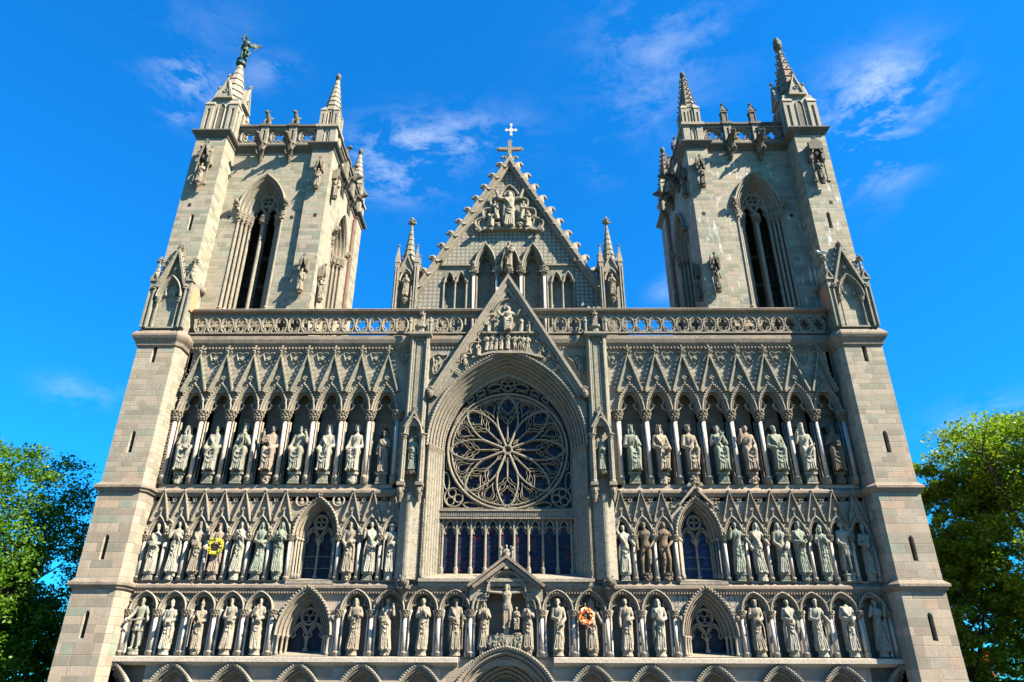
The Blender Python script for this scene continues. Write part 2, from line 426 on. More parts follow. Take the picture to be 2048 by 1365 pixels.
ARMS = {   # elbow, hand of the right-of-picture arm (x>0), in heights
 'down':  ((.175,-.01,.62),(.175,-.07,.48)), 'chest': ((.170,-.05,.64),(.035,-.155,.70)), 'book': ((.170,-.03,.63),(.055,-.170,.63)),
 'belly': ((.172,-.02,.62),(.040,-.165,.57)), 'pray': ((.155,-.06,.65),(.012,-.185,.74)), 'raise': ((.190,-.05,.67),(.160,-.14,.82)),
 'up':    ((.185,-.04,.90),(.10,-.06,1.03)), 'chin': ((.155,-.08,.64),(.030,-.14,.80)), 'low': ((.170,-.03,.61),(.070,-.16,.49)),
 'out':   ((.190,-.04,.66),(.245,-.12,.56)), 'staff': ((.180,-.05,.66),(.165,-.16,.66)), 'back': ((.165,.03,.62),(.14,.07,.50)),
 'lap':   ((.165,-.03,.61),(.060,-.20,.53)), 'knee': ((.175,-.05,.60),(.110,-.26,.50)), 'cross': ((.33,.0,.80),(.50,-.02,.825)),
 'orans': ((.24,-.03,.80),(.30,-.05,.98)), 'wide': ((.20,-.03,.68),(.33,-.10,.80))}
def figure(H, arms=('chest','belly'), head='bare', beard=1, hair='short', seed=0, seated=False, nude=False, tunic=False,
           turn=0.0, sway=0.0, drape=1, headless=False, voxel=None, hz=0.0):
    rnd = random.Random(seed*13+5)
    A = MB(); F = MB()
    dz = 0.0
    X = lambda x,y,z: (x*H, y*H, z*H)
    up = lambda z: (sway*math.sin(z*PI)*.03)      # contrapposto
    S = 1.0
    if seated:
        # pelvis at .40 of nominal; the torso rests on the seat, the shins hang in front
        zt = lambda z: (z-.52)*1.04 + .40
        off = .03
    else: zt = lambda z: z; off = 0.0
    def P(x,y,z): return X(x+up(z), y+off, zt(z))
    Hh = H if not seated else H*1.14
    if seated: H = Hh; X = lambda x,y,z: (x*H, y*H, z*H)
    # torso
    if nude:
        loft(A, [(*P(0,0,z)[:2], P(0,0,z)[2], rx*H, ry*H, 0) for z,rx,ry in
                 ((.46,.04,.04),(.48,.085,.065),(.52,.098,.075),(.58,.088,.066),(.63,.083,.062),(.70,.10,.073),(.76,.118,.078),(.80,.118,.066),(.83,.075,.05),(.85,.04,.04))], 20)
        for s_ in (-1,1):
            kx = .062*s_ + (.02 if s_*sway > 0 else 0)
            ky = -.035 if s_*sway > 0 else -.01
            cap(A, X(.05*s_+up(.5),0,.49), X(kx,ky,.28), .058*H, .038*H); cap(A, X(kx,ky,.28), X(.06*s_,.01,.05), .041*H, .022*H)
            A.blob(X(kx,ky+.012,.21), (.036*H,.04*H,.07*H), 10, 6)
            cap(A, X(.06*s_,.015,.018), X(.075*s_,-.085,.012), .022*H, .015*H)
            A.blob(X(.048*s_+up(.75),-.055,.745), (.045*H,.025*H,.028*H), 10, 6)
    else:
        if seated:
            b = [(z,rx,ry,f,cy) for z,rx,ry,f,cy in ((.50,.12,.09,.02,0),(.56,.115,.088,.03,0),(.62,.105,.08,.035,0),(.70,.118,.085,.02,0),(.77,.135,.08,.012,0),(.805,.125,.065,.0,0),(.83,.07,.05,0,0),(.85,.045,.045,0,0))]
            loft(A, [(*P(0,cy,z)[:2], P(0,0,z)[2], rx*H, ry*H, f) for z,rx,ry,f,cy in b], 26, 8, seed)
            kz = .395
            for s_ in (-1,1):
                kx = (.085+.02*rnd.random())*s_; fx = (.075+.03*rnd.random())*s_
                cap(A, X(.055*s_,.03,.37), X(kx,-.135,kz), .072*H, .062*H)
                cap(A, X(kx,-.14,kz-.01), X(fx,-.105,.05), .058*H, .040*H)
                cap(A, X(fx,-.09,.02), X(fx*1.15,-.185,.014), .024*H, .019*H)
            # robe hanging from the knees
            loft(A, [(0,-.07*H,.03*H,.125*H,.085*H,.07),(0,-.075*H,.12*H,.118*H,.082*H,.075),(0,-.08*H,.24*H,.118*H,.082*H,.06),(0,-.08*H,.34*H,.12*H,.085*H,.03),(0,-.06*H,.41*H,.11*H,.08*H,.0)], 30, 9, seed)
            for q in range(3):           # U-shaped folds slung between the knees
                z0 = .37-.07*q; dp = .05+.02*q
                A.tube([X(-.10,-.165,z0), X(-.06,-.175,z0-dp*.6), X(0,-.178,z0-dp), X(.06,-.175,z0-dp*.6), X(.10,-.165,z0)], .008*H, 6)
            for q in range(5):
                xx = -.085+.042*q+rnd.uniform(-.008,.008); A.tube([X(xx*.9,-.155,.30-.02*(q%2)), X(xx,-.165,.16), X(xx*1.15,-.165,.03)], [.006*H,.012*H,.015*H], 6)
            A.box(-.115*H,.115*H,.0,.14*H,0,.33*H)     # the seat
        elif tunic:
            loft(A, [(*P(0,0,z)[:2], P(0,0,z)[2], rx*H, ry*H, f) for z,rx,ry,f in
                 ((.34,.125,.10,.07),(.40,.12,.098,.06),(.48,.112,.088,.04),(.56,.098,.075,.02),(.60,.09,.068,.01),(.68,.105,.075,.01),(.76,.13,.08,.01),(.80,.12,.065,0),(.83,.07,.05,0),(.85,.045,.045,0))], 26, 10, seed)
            A.tube([X(.1*math.cos(a)+up(.57),.078*math.sin(a),.575) for a in [2*PI*k/14 for k in range(14)]], .012*H, 6, closed=True)
            for s_ in (-1,1):
                cap(A, X(.055*s_,0,.40), X(.06*s_,-.02,.27), .055*H, .038*H); cap(A, X(.06*s_,-.02,.27), X(.07*s_,.01,.05), .040*H, .026*H)
                cap(A, X(.07*s_,.01,.02), X(.09*s_,-.09,.014), .026*H, .018*H)
            loft(A, [(up(z)*H,.07*H,z*H,rx*H,.03*H,.06) for z,rx in ((.06,.14),(.3,.15),(.6,.13),(.8,.10))], 20, 6, seed+3)
        else:
            sp = rnd.uniform(-.015,.02)
            b = [(.0,.150+sp,.115,.055),(.05,.146+sp,.112,.075),(.16,.136+sp,.105,.085),(.30,.126,.10,.075),(.42,.124,.096,.055),(.52,.124,.094,.04),(.60,.106,.080,.03),(.66,.108,.080,.02),(.73,.128,.084,.015),(.785,.136,.072,.006),(.815,.10,.058,0),(.84,.05,.048,0),(.86,.04,.042,0)]
            loft(A, [(*P(0,0,z)[:2], P(0,0,z)[2], rx*H, ry*H, f) for z,rx,ry,f in b], 36, 10+seed%3, seed)
            for s_ in (-1,1): cap(A, X(.05*s_,-.07,.016), X(.065*s_,-.135,.012), .026*H, .020*H)
            A.blob(X(.05*(1 if sway>=0 else -1)+up(.3),-.075,.31), (.042*H,.04*H,.085*H), 10, 6)    # advanced knee under the cloth
        if drape and not tunic:
            s_ = 1 if (seed % 2) else -1
            # mantle from one shoulder across the body
            for q in range(4):
                t0 = .025*q
                A.tube(cr([P(s_*(.10-t0),-.055,.805), P(s_*(.085-t0*.8),-.10,.72-.012*q), P(-s_*.01,-.112,.63-.028*q), P(-s_*(.10),-.085,.565-.035*q)], 4), .0135*H, 6)
            if not seated:
                for q in range(3):
                    z0 = .55-.055*q-rnd.uniform(0,.03); dp = .04+.03*q
                    A.tube(cr([X(s_*.115+up(z0),-.05,z0+.03), X(s_*.06+up(z0),-.105,z0-.25*dp), X(-s_*.02+up(z0),-.118,z0-dp), X(-s_*.10+up(z0),-.075,z0-dp*.3+.035)], 3), rnd.uniform(.006,.010)*H, 6)
                # hanging end of the mantle
                for q in range(4):
                    xx = s_*(.118+.013*q)
                    A.tube([X(xx+up(.55),-.075+.028*q,.60-.01*q), X(xx*1.03,-.08+.03*q,.42), X(xx*1.05+rnd.uniform(-.006,.006),-.085+.03*q,.24-.045*q)], [.013*H,.014*H,.010*H], 6)
                for q in range(5):
                    xx = -.085+.042*q
                    xb = xx*1.15+rnd.uniform(-.012,.012); A.tube([X(xx*.8+up(.4)+rnd.uniform(-.01,.02),-.090,.43-.05*(q%3)), X(xx*.95+up(.3),-.106,.22), X(xb,-.122,.012)], [.005*H,.013*H,.018*H], 6)
    # arms
    for s_,nm in ((-1,arms[0]),(1,arms[1])):
        e,w = ARMS[nm]
        sh = P(s_*.115,0,.785); e_ = P(s_*e[0],e[1],e[2]); w_ = P(s_*w[0],w[1],w[2])
        r = .034 if nude else .044
        cap(A, sh, e_, r*1.12*H, r*.92*H); cap(A, e_, w_, r*.92*H, (.022 if nude else .034)*H)
        d = (Vector(w_)-Vector(e_)).normalized()
        if not nude:     # cuff, hanging sleeve
            A.blob(Vector(w_)-d*.02*H, (.036*H,.036*H,.045*H), 8, 5)
            if not tunic: cap(A, Vector(w_)-d*.03*H-Vector((0,0,.02*H)), Vector(e_)*.45+Vector(w_)*.55-Vector((0,0,.09*H)), .026*H, .014*H)
        hc = Vector(w_)+d*.018*H; A.blob(hc, (.019*H,.019*H,.022*H), 8, 5)
        hand_fingers(F, hc+d*.006*H, d+Vector((0,-.15,.25)), H, s_)
    # head
    hb = Vector(P(up(.86)*0,-.008,.86)); hc = Vector(P(0,-.012,.925))
    if not headless:
        cap(A, P(0,0,.82), hb, .036*H, .031*H)
        T = Matrix.Rotation(turn, 4, 'Z'); Hk = H; H = H*1.13
        def hp(x,y,z): return hc + T @ Vector((x*H*1.16,y*H,z*H))
        A.blob(hp(0,0,.004), (.040*H,.046*H,.056*H), 14, 10)      # skull
        A.blob(hp(0,-.012,-.022), (.031*H,.034*H,.036*H), 12, 8)  # jaw
        A.tube([hp(0,-.040,.014), hp(0,-.053,-.006), hp(0,-.044,-.011)], [.006*H,.009*H,.007*H], 6)   # nose
        A.tube([hp(-.026,-.036,.019), hp(0,-.046,.021), hp(.026,-.036,.019)], .0065*H, 6)             # brow
        A.tube([hp(-.013,-.043,-.025), hp(0,-.047,-.0235), hp(.013,-.043,-.025)], .0045*H, 6)         # mouth
        for s_ in (-1,1):
            A.blob(hp(.0165*s_,-.038,.008), (.007*H,.005*H,.0045*H), 6, 4); A.blob(hp(.041*s_,.002,-.002), (.006*H,.011*H,.016*H), 6, 4)
            A.blob(hp(.021*s_,-.034,-.012), (.011*H,.009*H,.010*H), 6, 4)
        if hair in ('short','curly','long') and head not in ('hood','mitre','helmet'):
            A.blob(hp(0,.010,.022), (.046*H,.047*H,.047*H), 12, 8)
            for k in range(11):
                a = PI*(k/10) ; A.blob(hp(.046*math.cos(a),.012+.0*k-.028*math.sin(a)*.9,.030+.018*math.sin(a)), .012*H, 6, 4)
        if hair == 'curly':
            for k in range(26):
                a = rnd.uniform(-.6, PI+.6); q = rnd.uniform(-.02,.055); A.blob(hp(.048*math.cos(a),.012+.036*math.sin(a),q), .0125*H, 6, 4)
        if hair == 'long':
            for s_ in (-1,1): A.tube([hp(.042*s_,.012,.02), hp(.048*s_,.006,-.03), hp(.050*s_,.004,-.085)], [.020*H,.021*H,.012*H], 8)
            A.tube([hp(0,.04,.02), hp(0,.048,-.09)], [.034*H,.03*H], 8)
        if beard:
            L = .045 if beard == 1 else .115
            A.tube([hp(0,-.030,-.030), hp(0,-.040,-.030-L*.5), hp(0,-.040,-.036-L)], [.026*H,.022*H,.008*H], 8)
            A.tube([hp(-.02,-.038,-.030), hp(0,-.050,-.019), hp(.02,-.038,-.030)], .0065*H, 6)
            for k in range(5): A.tube([hp(-.016+.008*k,-.05,-.035), hp(-.012+.006*k,-.052,-.03-L)], .0055*H, 5)
        if head == 'hood':
            A.blob(hp(0,.012,.018), (.053*H,.052*H,.060*H), 12, 8)
            for s_ in (-1,1): A.tube([hp(.043*s_,-.018,.035), hp(.047*s_,-.016,-.02), hp(.058*s_,-.01,-.09)], [.013*H,.016*H,.022*H], 8)
            A.tube([hp(-.043,-.02,.03), hp(0,-.034,.056), hp(.043,-.02,.03)], .013*H, 6)
            A.tube([hp(0,.035,.02), hp(0,.05,-.10)], [.045*H,.06*H], 8)
        if head == 'veil_cap': A.lathe(hp(0,0,0).x, hp(0,0,0).y, [(.05*H,hp(0,0,.02).z),(.052*H,hp(0,0,.05).z),(.040*H,hp(0,0,.068).z)], 12)
        if head == 'mitre':
            c = hp(0,.004,0)
            A.add([(c.x-.043*H,c.y-.042*H,c.z+.032*H),(c.x+.043*H,c.y-.042*H,c.z+.032*H),(c.x+.043*H,c.y+.042*H,c.z+.032*H),(c.x-.043*H,c.y+.042*H,c.z+.032*H),
                   (c.x-.048*H,c.y-.034*H,c.z+.07*H),(c.x+.048*H,c.y-.034*H,c.z+.07*H),(c.x+.048*H,c.y+.034*H,c.z+.07*H),(c.x-.048*H,c.y+.034*H,c.z+.07*H),
                   (c.x,c.y-.012*H,c.z+.135*H),(c.x,c.y+.012*H,c.z+.135*H)],
                  [(3,2,1,0),(0,1,5,4),(1,2,6,5),(2,3,7,6),(3,0,4,7),(4,5,8),(6,7,9),(5,6,9,8),(7,4,8,9)])
            A.tube([(c.x+.046*H*math.cos(a),c.y+.046*H*math.sin(a),c.z+.036*H) for a in [2*PI*k/14 for k in range(14)]], .008*H, 6, closed=True)
        if head == 'crown':
            c = hp(0,.004,0)
            A.lathe(c.x, c.y, [(.047*H,c.z+.030*H),(.053*H,c.z+.055*H),(.044*H,c.z+.056*H)], 12)
            for k in range(8):
                a = 2*PI*k/8+.39; p0 = Vector((c.x+.049*H*math.cos(a), c.y+.049*H*math.sin(a), c.z+.05*H)); A.tube([p0, p0+Vector((.004*H*math.cos(a),.004*H*math.sin(a),.033*H))], [.013*H,.007*H], 6)
        if head == 'helmet': A.lathe(hc.x, hc.y, [(.053*H,hc.z+.012*H),(.055*H,hc.z+.025*H),(.047*H,hc.z+.055*H),(.02*H,hc.z+.078*H),(.006*H,hc.z+.086*H)], 14)
        if head == 'hat':
            A.lathe(hc.x, hc.y, [(.085*H,hc.z+.026*H),(.088*H,hc.z+.036*H),(.046*H,hc.z+.046*H),(.042*H,hc.z+.075*H),(.02*H,hc.z+.095*H)], 16)
        if head == 'cone':
            A.lathe(hc.x, hc.y, [(.058*H,hc.z+.030*H),(.06*H,hc.z+.045*H),(.036*H,hc.z+.075*H),(.018*H,hc.z+.14*H),(.006*H,hc.z+.205*H)], 12)
        if head == 'tall': A.lathe(hc.x, hc.y, [(.048*H,hc.z+.024*H),(.053*H,hc.z+.09*H),(.04*H,hc.z+.10*H)], 12)
    if not headless: H = Hk
    me = remeshed(A, voxel or H*.0105, 'body')
    me = joinmesh(me, F)
    kx = (.80 if seated else .80) if not nude and arms[0] not in ('orans','wide') else 1.0
    me.transform(Matrix.Diagonal((kx,1,1,1)))
    hands = {}
    for s_,nm in ((-1,arms[0]),(1,arms[1])):
        e,w = ARMS[nm]; hands[s_] = Vector(P(s_*w[0], w[1], w[2])); hands[s_].x *= kx
    return me, hands, H, hc
def item(kind, h, H, mat, parent):          # things carved into the hands
    m = MB(); x,y,z = h
    if kind == 'book': m.box(x-.045*H,x+.045*H,y-.045*H,y-.015*H,z-.05*H,z+.06*H); m.box(x-.038*H,x+.038*H,y-.05*H,y-.047*H,z-.042*H,z+.052*H)
    elif kind == 'tablet': m.prism_y([(x-.01*H,z-.12*H),(x+.03*H,z-.13*H),(x+.01*H,z+.07*H),(x-.03*H,z+.06*H)], y-.045*H, y-.02*H)
    elif kind == 'staff': m.tube([(x,y-.02*H,z-.62*H),(x,y-.02*H,z+.24*H)], .009*H, 6); m.blob((x,y-.02*H,z+.25*H), .018*H)
    elif kind == 'crozier':
        m.tube([(x,y-.02*H,.02*H),(x,y-.02*H,z+.22*H)], .010*H, 6)
        m.tube([(x+.03*H*(math.cos(a)-1)*-1 ,y-.02*H,z+.22*H+.04*H*math.sin(a)) for a in [k*.6 for k in range(8)]], .009*H, 6)
    elif kind == 'sword': m.tube([(x,y-.03*H,z+.02*H),(x+.03*H,y-.03*H,z-.42*H)], [.014*H,.006*H], 5); m.tube([(x-.05*H,y-.03*H,z-.01*H),(x+.05*H,y-.03*H,z-.01*H)], .009*H, 5); m.tube([(x,y-.03*H,z),(x-.004*H,y-.03*H,z+.07*H)], [.010*H,.016*H], 6)
    elif kind == 'sword_across': m.tube([(x-.13*H,y-.04*H,z-.02*H),(x+.15*H,y-.04*H,z+.01*H)], [.018*H,.012*H], 6)
    elif kind == 'sword_up': m.tube([(x,y-.02*H,z),(x+.05*H,y-.02*H,z+.28*H)], [.014*H,.006*H], 5); m.tube([(x-.04*H,y-.02*H,z+.015*H),(x+.05*H,y-.02*H,z)], .009*H, 5)
    elif kind == 'orb': m.blob((x,y-.04*H,z), .038*H, 12, 8)
    elif kind == 'scroll': m.tube([(x-.05*H,y-.03*H,z-.14*H),(x+.06*H,y-.035*H,z+.07*H)], .016*H, 8)
    elif kind == 'palm': m.tube(cr([(x,y-.03*H,z-.05*H),(x+.04*H,y-.04*H,z+.1*H),(x-.10*H,y-.03*H,z+.2*H)],3), [.008*H,.012*H,.018*H,.024*H,.022*H,.016*H,.006*H], 6)
    elif kind == 'wheel': m.tube([(x+.07*H*math.cos(a),y-.05*H,z+.05*H*math.sin(a)) for a in [2*PI*k/16 for k in range(16)]], .013*H, 6, closed=True); m.tube([(x-.07*H,y-.05*H,z),(x+.07*H,y-.05*H,z)], .008*H); m.tube([(x,y-.05*H,z-.05*H),(x,y-.05*H,z+.05*H)], .008*H)
    elif kind == 'harp':
        m.tube([(x,y-.05*H,z-.12*H),(x+.11*H,y-.05*H,z+.05*H),(x+.06*H,y-.05*H,z+.13*H),(x,y-.05*H,z-.12*H)], .012*H, 6)
        for k in range(4): m.tube([(x+.02*H+.02*H*k,y-.05*H,z-.07*H+.03*H*k),(x+.05*H+.012*H*k,y-.05*H,z+.12*H-.014*H*k)], .004*H, 4)
    elif kind == 'head':
        m.blob((x,y-.05*H,z+.01*H), (.038*H,.042*H,.052*H), 12, 8); m.tube([(x,y-.095*H,z+.012*H),(x,y-.09*H,z-.006*H)], [.004*H,.008*H], 5); m.tube([(x,y-.07*H,z-.03*H),(x,y-.065*H,z-.075*H)], [.022*H,.008*H], 6)
        m.lathe(x, y-.05*H, [(.042*H,z+.035*H),(.048*H,z+.065*H),(.03*H,z+.066*H)], 10)
    elif kind == 'axe': m.tube([(x,y-.02*H,.02*H),(x,y-.02*H,z+.2*H)], .009*H, 6); m.prism_y([(x,z+.12*H),(x+.07*H,z+.08*H),(x+.07*H,z+.2*H),(x,z+.17*H)], y-.03*H, y-.012*H)
    elif kind == 'lamb': m.blob((x,y-.05*H,z), (.06*H,.03*H,.035*H), 8, 6); m.blob((x+.06*H,y-.06*H,z+.03*H), .022*H, 8, 6)
    elif kind == 'tower': m.box(x-.03*H,x+.03*H,y-.07*H,y-.01*H,z-.02*H,z+.05*H); m.prism_y([(x-.034*H,z+.05*H),(x+.034*H,z+.05*H),(x,z+.09*H)], y-.08*H, y-.01*H)
    return m.build(kind if kind not in ('sword_across','sword_up','head') else {'sword_across':'sword','sword_up':'sword','head':'carved_head'}[kind], mat, parent)

def pedestal(kind, w, h, seed=0):
    m = MB(); rnd = random.Random(seed)
    if kind == 'block':          # cap and base with carved scenes on the block
        m.prism_z([(-w,-w*.75),(w,-w*.75),(w*1.05,w),(-w*1.05,w)], h*.80, h)
        m.prism_z([(-w*.92,-w*.68),(w*.92,-w*.68),(w,w),(-w,w)], 0, h*.12)
        m.prism_z([(-w*.74,-w*.5),(w*.74,-w*.5),(w*.8,w),(-w*.8,w)], h*.12, h*.8)
        for k in range(3):
            x = (k-1)*w*.56; m.tube([(x-.2*w,-w*.62,h*.14),(x-.2*w,-w*.62,h*.5),(x,-w*.62,h*.72),(x+.2*w,-w*.62,h*.5),(x+.2*w,-w*.62,h*.14)], w*.06, 5)
            m.blob((x,-w*.6,h*.55), w*.1); m.blob((x,-w*.6,h*.32), (w*.12,w*.1,h*.17))
    elif kind == 'lumps':
        m.lathe(0,0,[(w,h*.8),(w*1.02,h),(w*.2,h)],12,0,1,.85)
        for k in range(16):
            a = PI+PI*rnd.random(); q = rnd.uniform(.5,.85); m.blob((w*q*math.cos(a),w*.75*q*math.sin(a),h*rnd.uniform(.12,.75)), w*rnd.uniform(.18,.3))
        m.lathe(0,0,[(w*.6,0),(w*.62,h*.8)],10)
    elif kind == 'corbel':
        m.lathe(0,0,[(w*.12,-h*1.3),(w*.35,-h),(w*.5,-h*.55),(w*.8,-h*.2),(w,0),(w*1.02,h*.25),(w*.8,h*.25)],10)
        for k in range(12):
            a = 2*PI*k/12; m.blob((w*.78*math.cos(a),w*.78*math.sin(a),-h*.22+(k%2)*h*-.3), w*.2)
    else:
        m.lathe(0,0,[(w,0),(w,h*.35),(w*.86,h*.5),(w*.94,h*.85),(w*.9,h)],10,0,1,.85)
    return m.mesh('pedestal')
STAT = []
def statue(name, label, cat, x, y, z, H, spec, stone, items=(), ped=None, group=None, rot=0.0, parent=None, scl=1.0):
    me, hands, HH, hc = figure(H, **spec)
    r = thing(name, label, cat, (x,y,z), group)
    pz = 0
    if ped:
        kind,w,h = ped[:3]; pz = h
        link('pedestal', pedestal(kind, w, h, int(x*7)%99), M[ped[3] if len(ped) > 3 else 'st_'+stone], r)
    b = link('body', me, M['st_'+stone] if 'st_'+stone in M else M[stone], r, (0,0,pz))
    b.rotation_euler = (0,0,rot)
    for kind, side in items:
        h = hands[side] if side in (-1,1) else (hands[-1]+hands[1])/2
        item(kind, h, HH, b.data.materials[0], b)
    return r
# ------------------------------------------------------------------ the cathedral
GND = -1.6
C = thing('cathedral', 'grey and beige stone Gothic cathedral with twin towers, rose window and statue galleries', 'cathedral', (0,0,0))
S3 = Matrix.Scale(-1, 4, (1,0,0))
def both(fn):
    for s_ in (-1, 1): fn(s_)
def mk(s_):                                  # builder; the +x half is the mirror image of the -x half
    m = MB()
    if s_ > 0: m.M = S3
    return m
def pmesh(m, name, mat, parent=C, **kw):
    m_ = m.mesh(name, kw.pop('smooth', False)); return link(name, m_, mat, parent, **kw)

# --- small carved things
def leaf_cluster(m, c, r, seed=0, n=9):      # knot of stone foliage
    rn = random.Random(seed)
    for k in range(n):
        d = Vector((rn.uniform(-1,1), rn.uniform(-1,.2), rn.uniform(-1,1))).normalized()
        m.blob(Vector(c)+d*r*.62, (r*.42, r*.36, r*.34), 6, 4)
    m.blob(c, r*.55, 6, 4)
def crocket(m, x, y, z, dx, dz, s_, d=1):    # hooked leaf growing off a raking edge; (dx,dz) = outward
    p = [(x,y,z),(x+dx*.55*s_,y,z+dz*.55*s_),(x+dx*s_,y,z+dz*s_+.12*s_),(x+dx*1.35*s_,y,z+dz*.9*s_)]
    m.tube(p, [.30*s_,.20*s_,.17*s_,.13*s_], 6); m.blob((x+dx*1.35*s_,y,z+dz*.85*s_-.05*s_), .26*s_, 6, 4)
def finial(m, x, y, z, s_):                  # fleuron: two tiers of leaves on a stalk
    m.rod((x,y,z-.1*s_),(x,y,z+.95*s_), .09*s_, .07*s_, 6)
    for zz,q in ((.32,.34),(.68,.24)):
        for k in range(4):
            a = PI/2*k+.78*0; m.blob((x+q*s_*math.cos(a), y+q*s_*math.sin(a), z+zz*s_), (.17*s_,.17*s_,.13*s_), 6, 4)
            m.rod((x,y,z+zz*s_-.12*s_),(x+q*s_*math.cos(a), y+q*s_*math.sin(a), z+zz*s_), .07*s_, .08*s_, 5)
    m.blob((x,y,z+1.0*s_), (.14*s_,.14*s_,.16*s_), 6, 4)
def capital_mesh(r, h, n=8, seed=0, name='capital'):
    m = MB(); rn = random.Random(seed)
    m.lathe(0,0,[(r*.62,0),(r*.72,h*.05),(r*.6,h*.1),(r*.66,h*.5),(r*.95,h*.85)],10)
    for t,(q,zz,b) in enumerate(((.74,.28,.24),(.88,.55,.26),(1.0,.77,.22))):
        for k in range(n):
            a = 2*PI*(k+.5*t)/n; m.blob((r*q*math.cos(a), r*q*math.sin(a), h*zz+rn.uniform(-.03,.03)*h), (r*b,r*b,h*.15), 6, 4)
    m.lathe(0,0,[(r*1.08,h*.86),(r*1.22,h*.92),(r*1.2,h),(r*.3,h)],14)
    return m.mesh(name)
def shaft_mesh(r, h, name='shaft'):
    m = MB(); m.lathe(0,0,[(r*1.5,0),(r*1.5,h*.02+.03),(r*1.0,h*.02+.06),(r,h)],12); return m.mesh(name, True)
def basem(r, h):
    m = MB(); m.lathe(0,0,[(r*1.5,0),(r*1.45,h*.62),(r*1.7,h*.68),(r*1.75,h*.78),(r*1.3,h*.84),(r*1.5,h*.92),(r*1.1,h)],14); return m.mesh('base', True)
_cache = {}
def column(x, y, z0, z1, r, hb, hc_, mat='shaft', parent=C, cr_=None, name='column', seed=0, wide=1.0):
    key = (round(z1-z0,3), r, hb, hc_, cr_)
    if key not in _cache:
        m = MB(); h = z1-z0
        m.lathe(0,0,[(r,hb),(r,h-hc_)],12)
        _cache[key] = (m.mesh('column', True), basem(r,hb), capital_mesh(cr_ or r*2.1, hc_, 8, seed))
    sh, bs, cp = _cache[key]
    o = link(name, sh, M[mat], parent, (x,y,z0))
    if parent is C:
        link('base', bs, M['carved'], o); link('capital', cp, M['leafwork'], o, (0,0,z1-z0-hc_))
    else:
        link('column_base', bs, M['carved'], parent, (x,y,z0)); link('capital', cp, M['leafwork'], parent, (x,y,z1-hc_))
    return o

# --- main wall planes -------------------------------------------------------------------------
YW = 1.5                                      # face of the gallery walls
def bx(k): return 7.06 + 1.6*k               # upper gallery bay centres
L2X = [18.57,17.46,16.36,15.26,14.15,13.05,11.94, 8.29,7.2,6.1]
L1C = [19.1,17.62,16.15,14.68,13.22,11.76]
L1D = [8.42,6.76,5.06,3.38,1.79]
w = MB()
w.rect(-19.1,19.1, 18.0,19.0, YW)                                     # band behind the parapet string
for s_ in (-1,1):
    m = mk(s_)
    # upper gallery spandrels, niche backs, soffits
    for k in range(8):
        x = -bx(k); m.panel_arch(x-.8, x+.8, 14.12, 18.0, YW, x, 14.12, .60, 1.42)
    m.rect(-5.9,-6.26, 9.6,18.0,YW); m.rect(-6.26,-5.9, 9.6,18.0,YW); m.rect(-19.1,-18.86+.0, 14.12,18.0,YW)
    m.box(-19.06,-5.6, YW+.02, 3.0, 9.45, 9.9)                          # gallery floor
    m.rect(-19.1,-5.9, 9.0,9.9, YW)
    w.add([v for v in m.v], m.f)
    m = mk(s_)
    for x in L2X:
        m.panel_arch(-x-.552,-x+.552, 7.14, 9.6, YW, -x, 7.14, .40, .86)
    m.rect(-19.2,-19.12,7.14,9.6,YW); m.rect(-11.39,-8.84,9.22,9.6,YW); m.rect(-5.55,-4.5,4.7,9.6,YW)
    m.rect(-19.25,-18.9,1.2,4.7,YW)
    m.panel_arch(-11.39,-8.84,7.14,9.22,YW,-10.1,7.14,1.12,1.95)
    # first gallery
    def l1bay(xa, xb):
        cx = -(xa+xb)/2; a = (xa-xb)/2-.14
        m.panel_arch(-xa, -xb, 3.45, 4.9, YW, cx, 3.45, a, a*1.12)
    for xa,xb in zip(L1C[:-1],L1C[1:]): l1bay(xa,xb)
    for xa,xb in zip(L1D[:-1],L1D[1:]): l1bay(xa,xb)
    m.panel_arch(-11.76,-8.42,1.3,4.9,YW,-10.1,2.28,1.32,2.2)
    w.add([v for v in m.v], m.f)
# centre first gallery behind the crucifixion
w.panel_arch(-1.79,1.79,3.45,4.72,YW,0,3.45,1.3,1.2)
# ground stage with blind arches
w.rect(-19.2,-2.75,GND,1.2,2.2); w.rect(2.75,19.2,GND,1.2,2.2)
ARC0 = [-19.1,-16.24,-13.3,-10.1,-6.98,-4.2,4.2,6.98,10.1,13.3,16.24,19.1]
xs = [(-ARC0[0])]
edges = [-19.2,-17.67,-14.77,-11.7,-8.54,-5.6,-2.75]
for i in range(6):
    cx = (edges[i]+edges[i+1])/2 if i else -19.1
    for s_ in (-1,1):
        m = mk(s_)
        a = min(1.28,(edges[i+1]-edges[i])/2-.14); x = [-19.1,-16.24,-13.3,-10.1,-7.0,-4.2][i]
        if i == 0: m.panel_arch(edges[0],edges[1],-1.3,1.2,YW,-19.1+.0,-1.0,1.25,1.72) if False else m.rect(edges[0],edges[1],.9,1.2,YW)
        else: m.panel_arch(edges[i],edges[i+1],GND,1.2,YW,x,-1.0,a-.12,1.62)
        w.add(list(m.v), m.f)
w.panel_arch(-2.75,2.75,GND,1.2,YW,0,-1.3,2.2,2.3)
pmesh(w, 'west_wall', M['ashlar'])
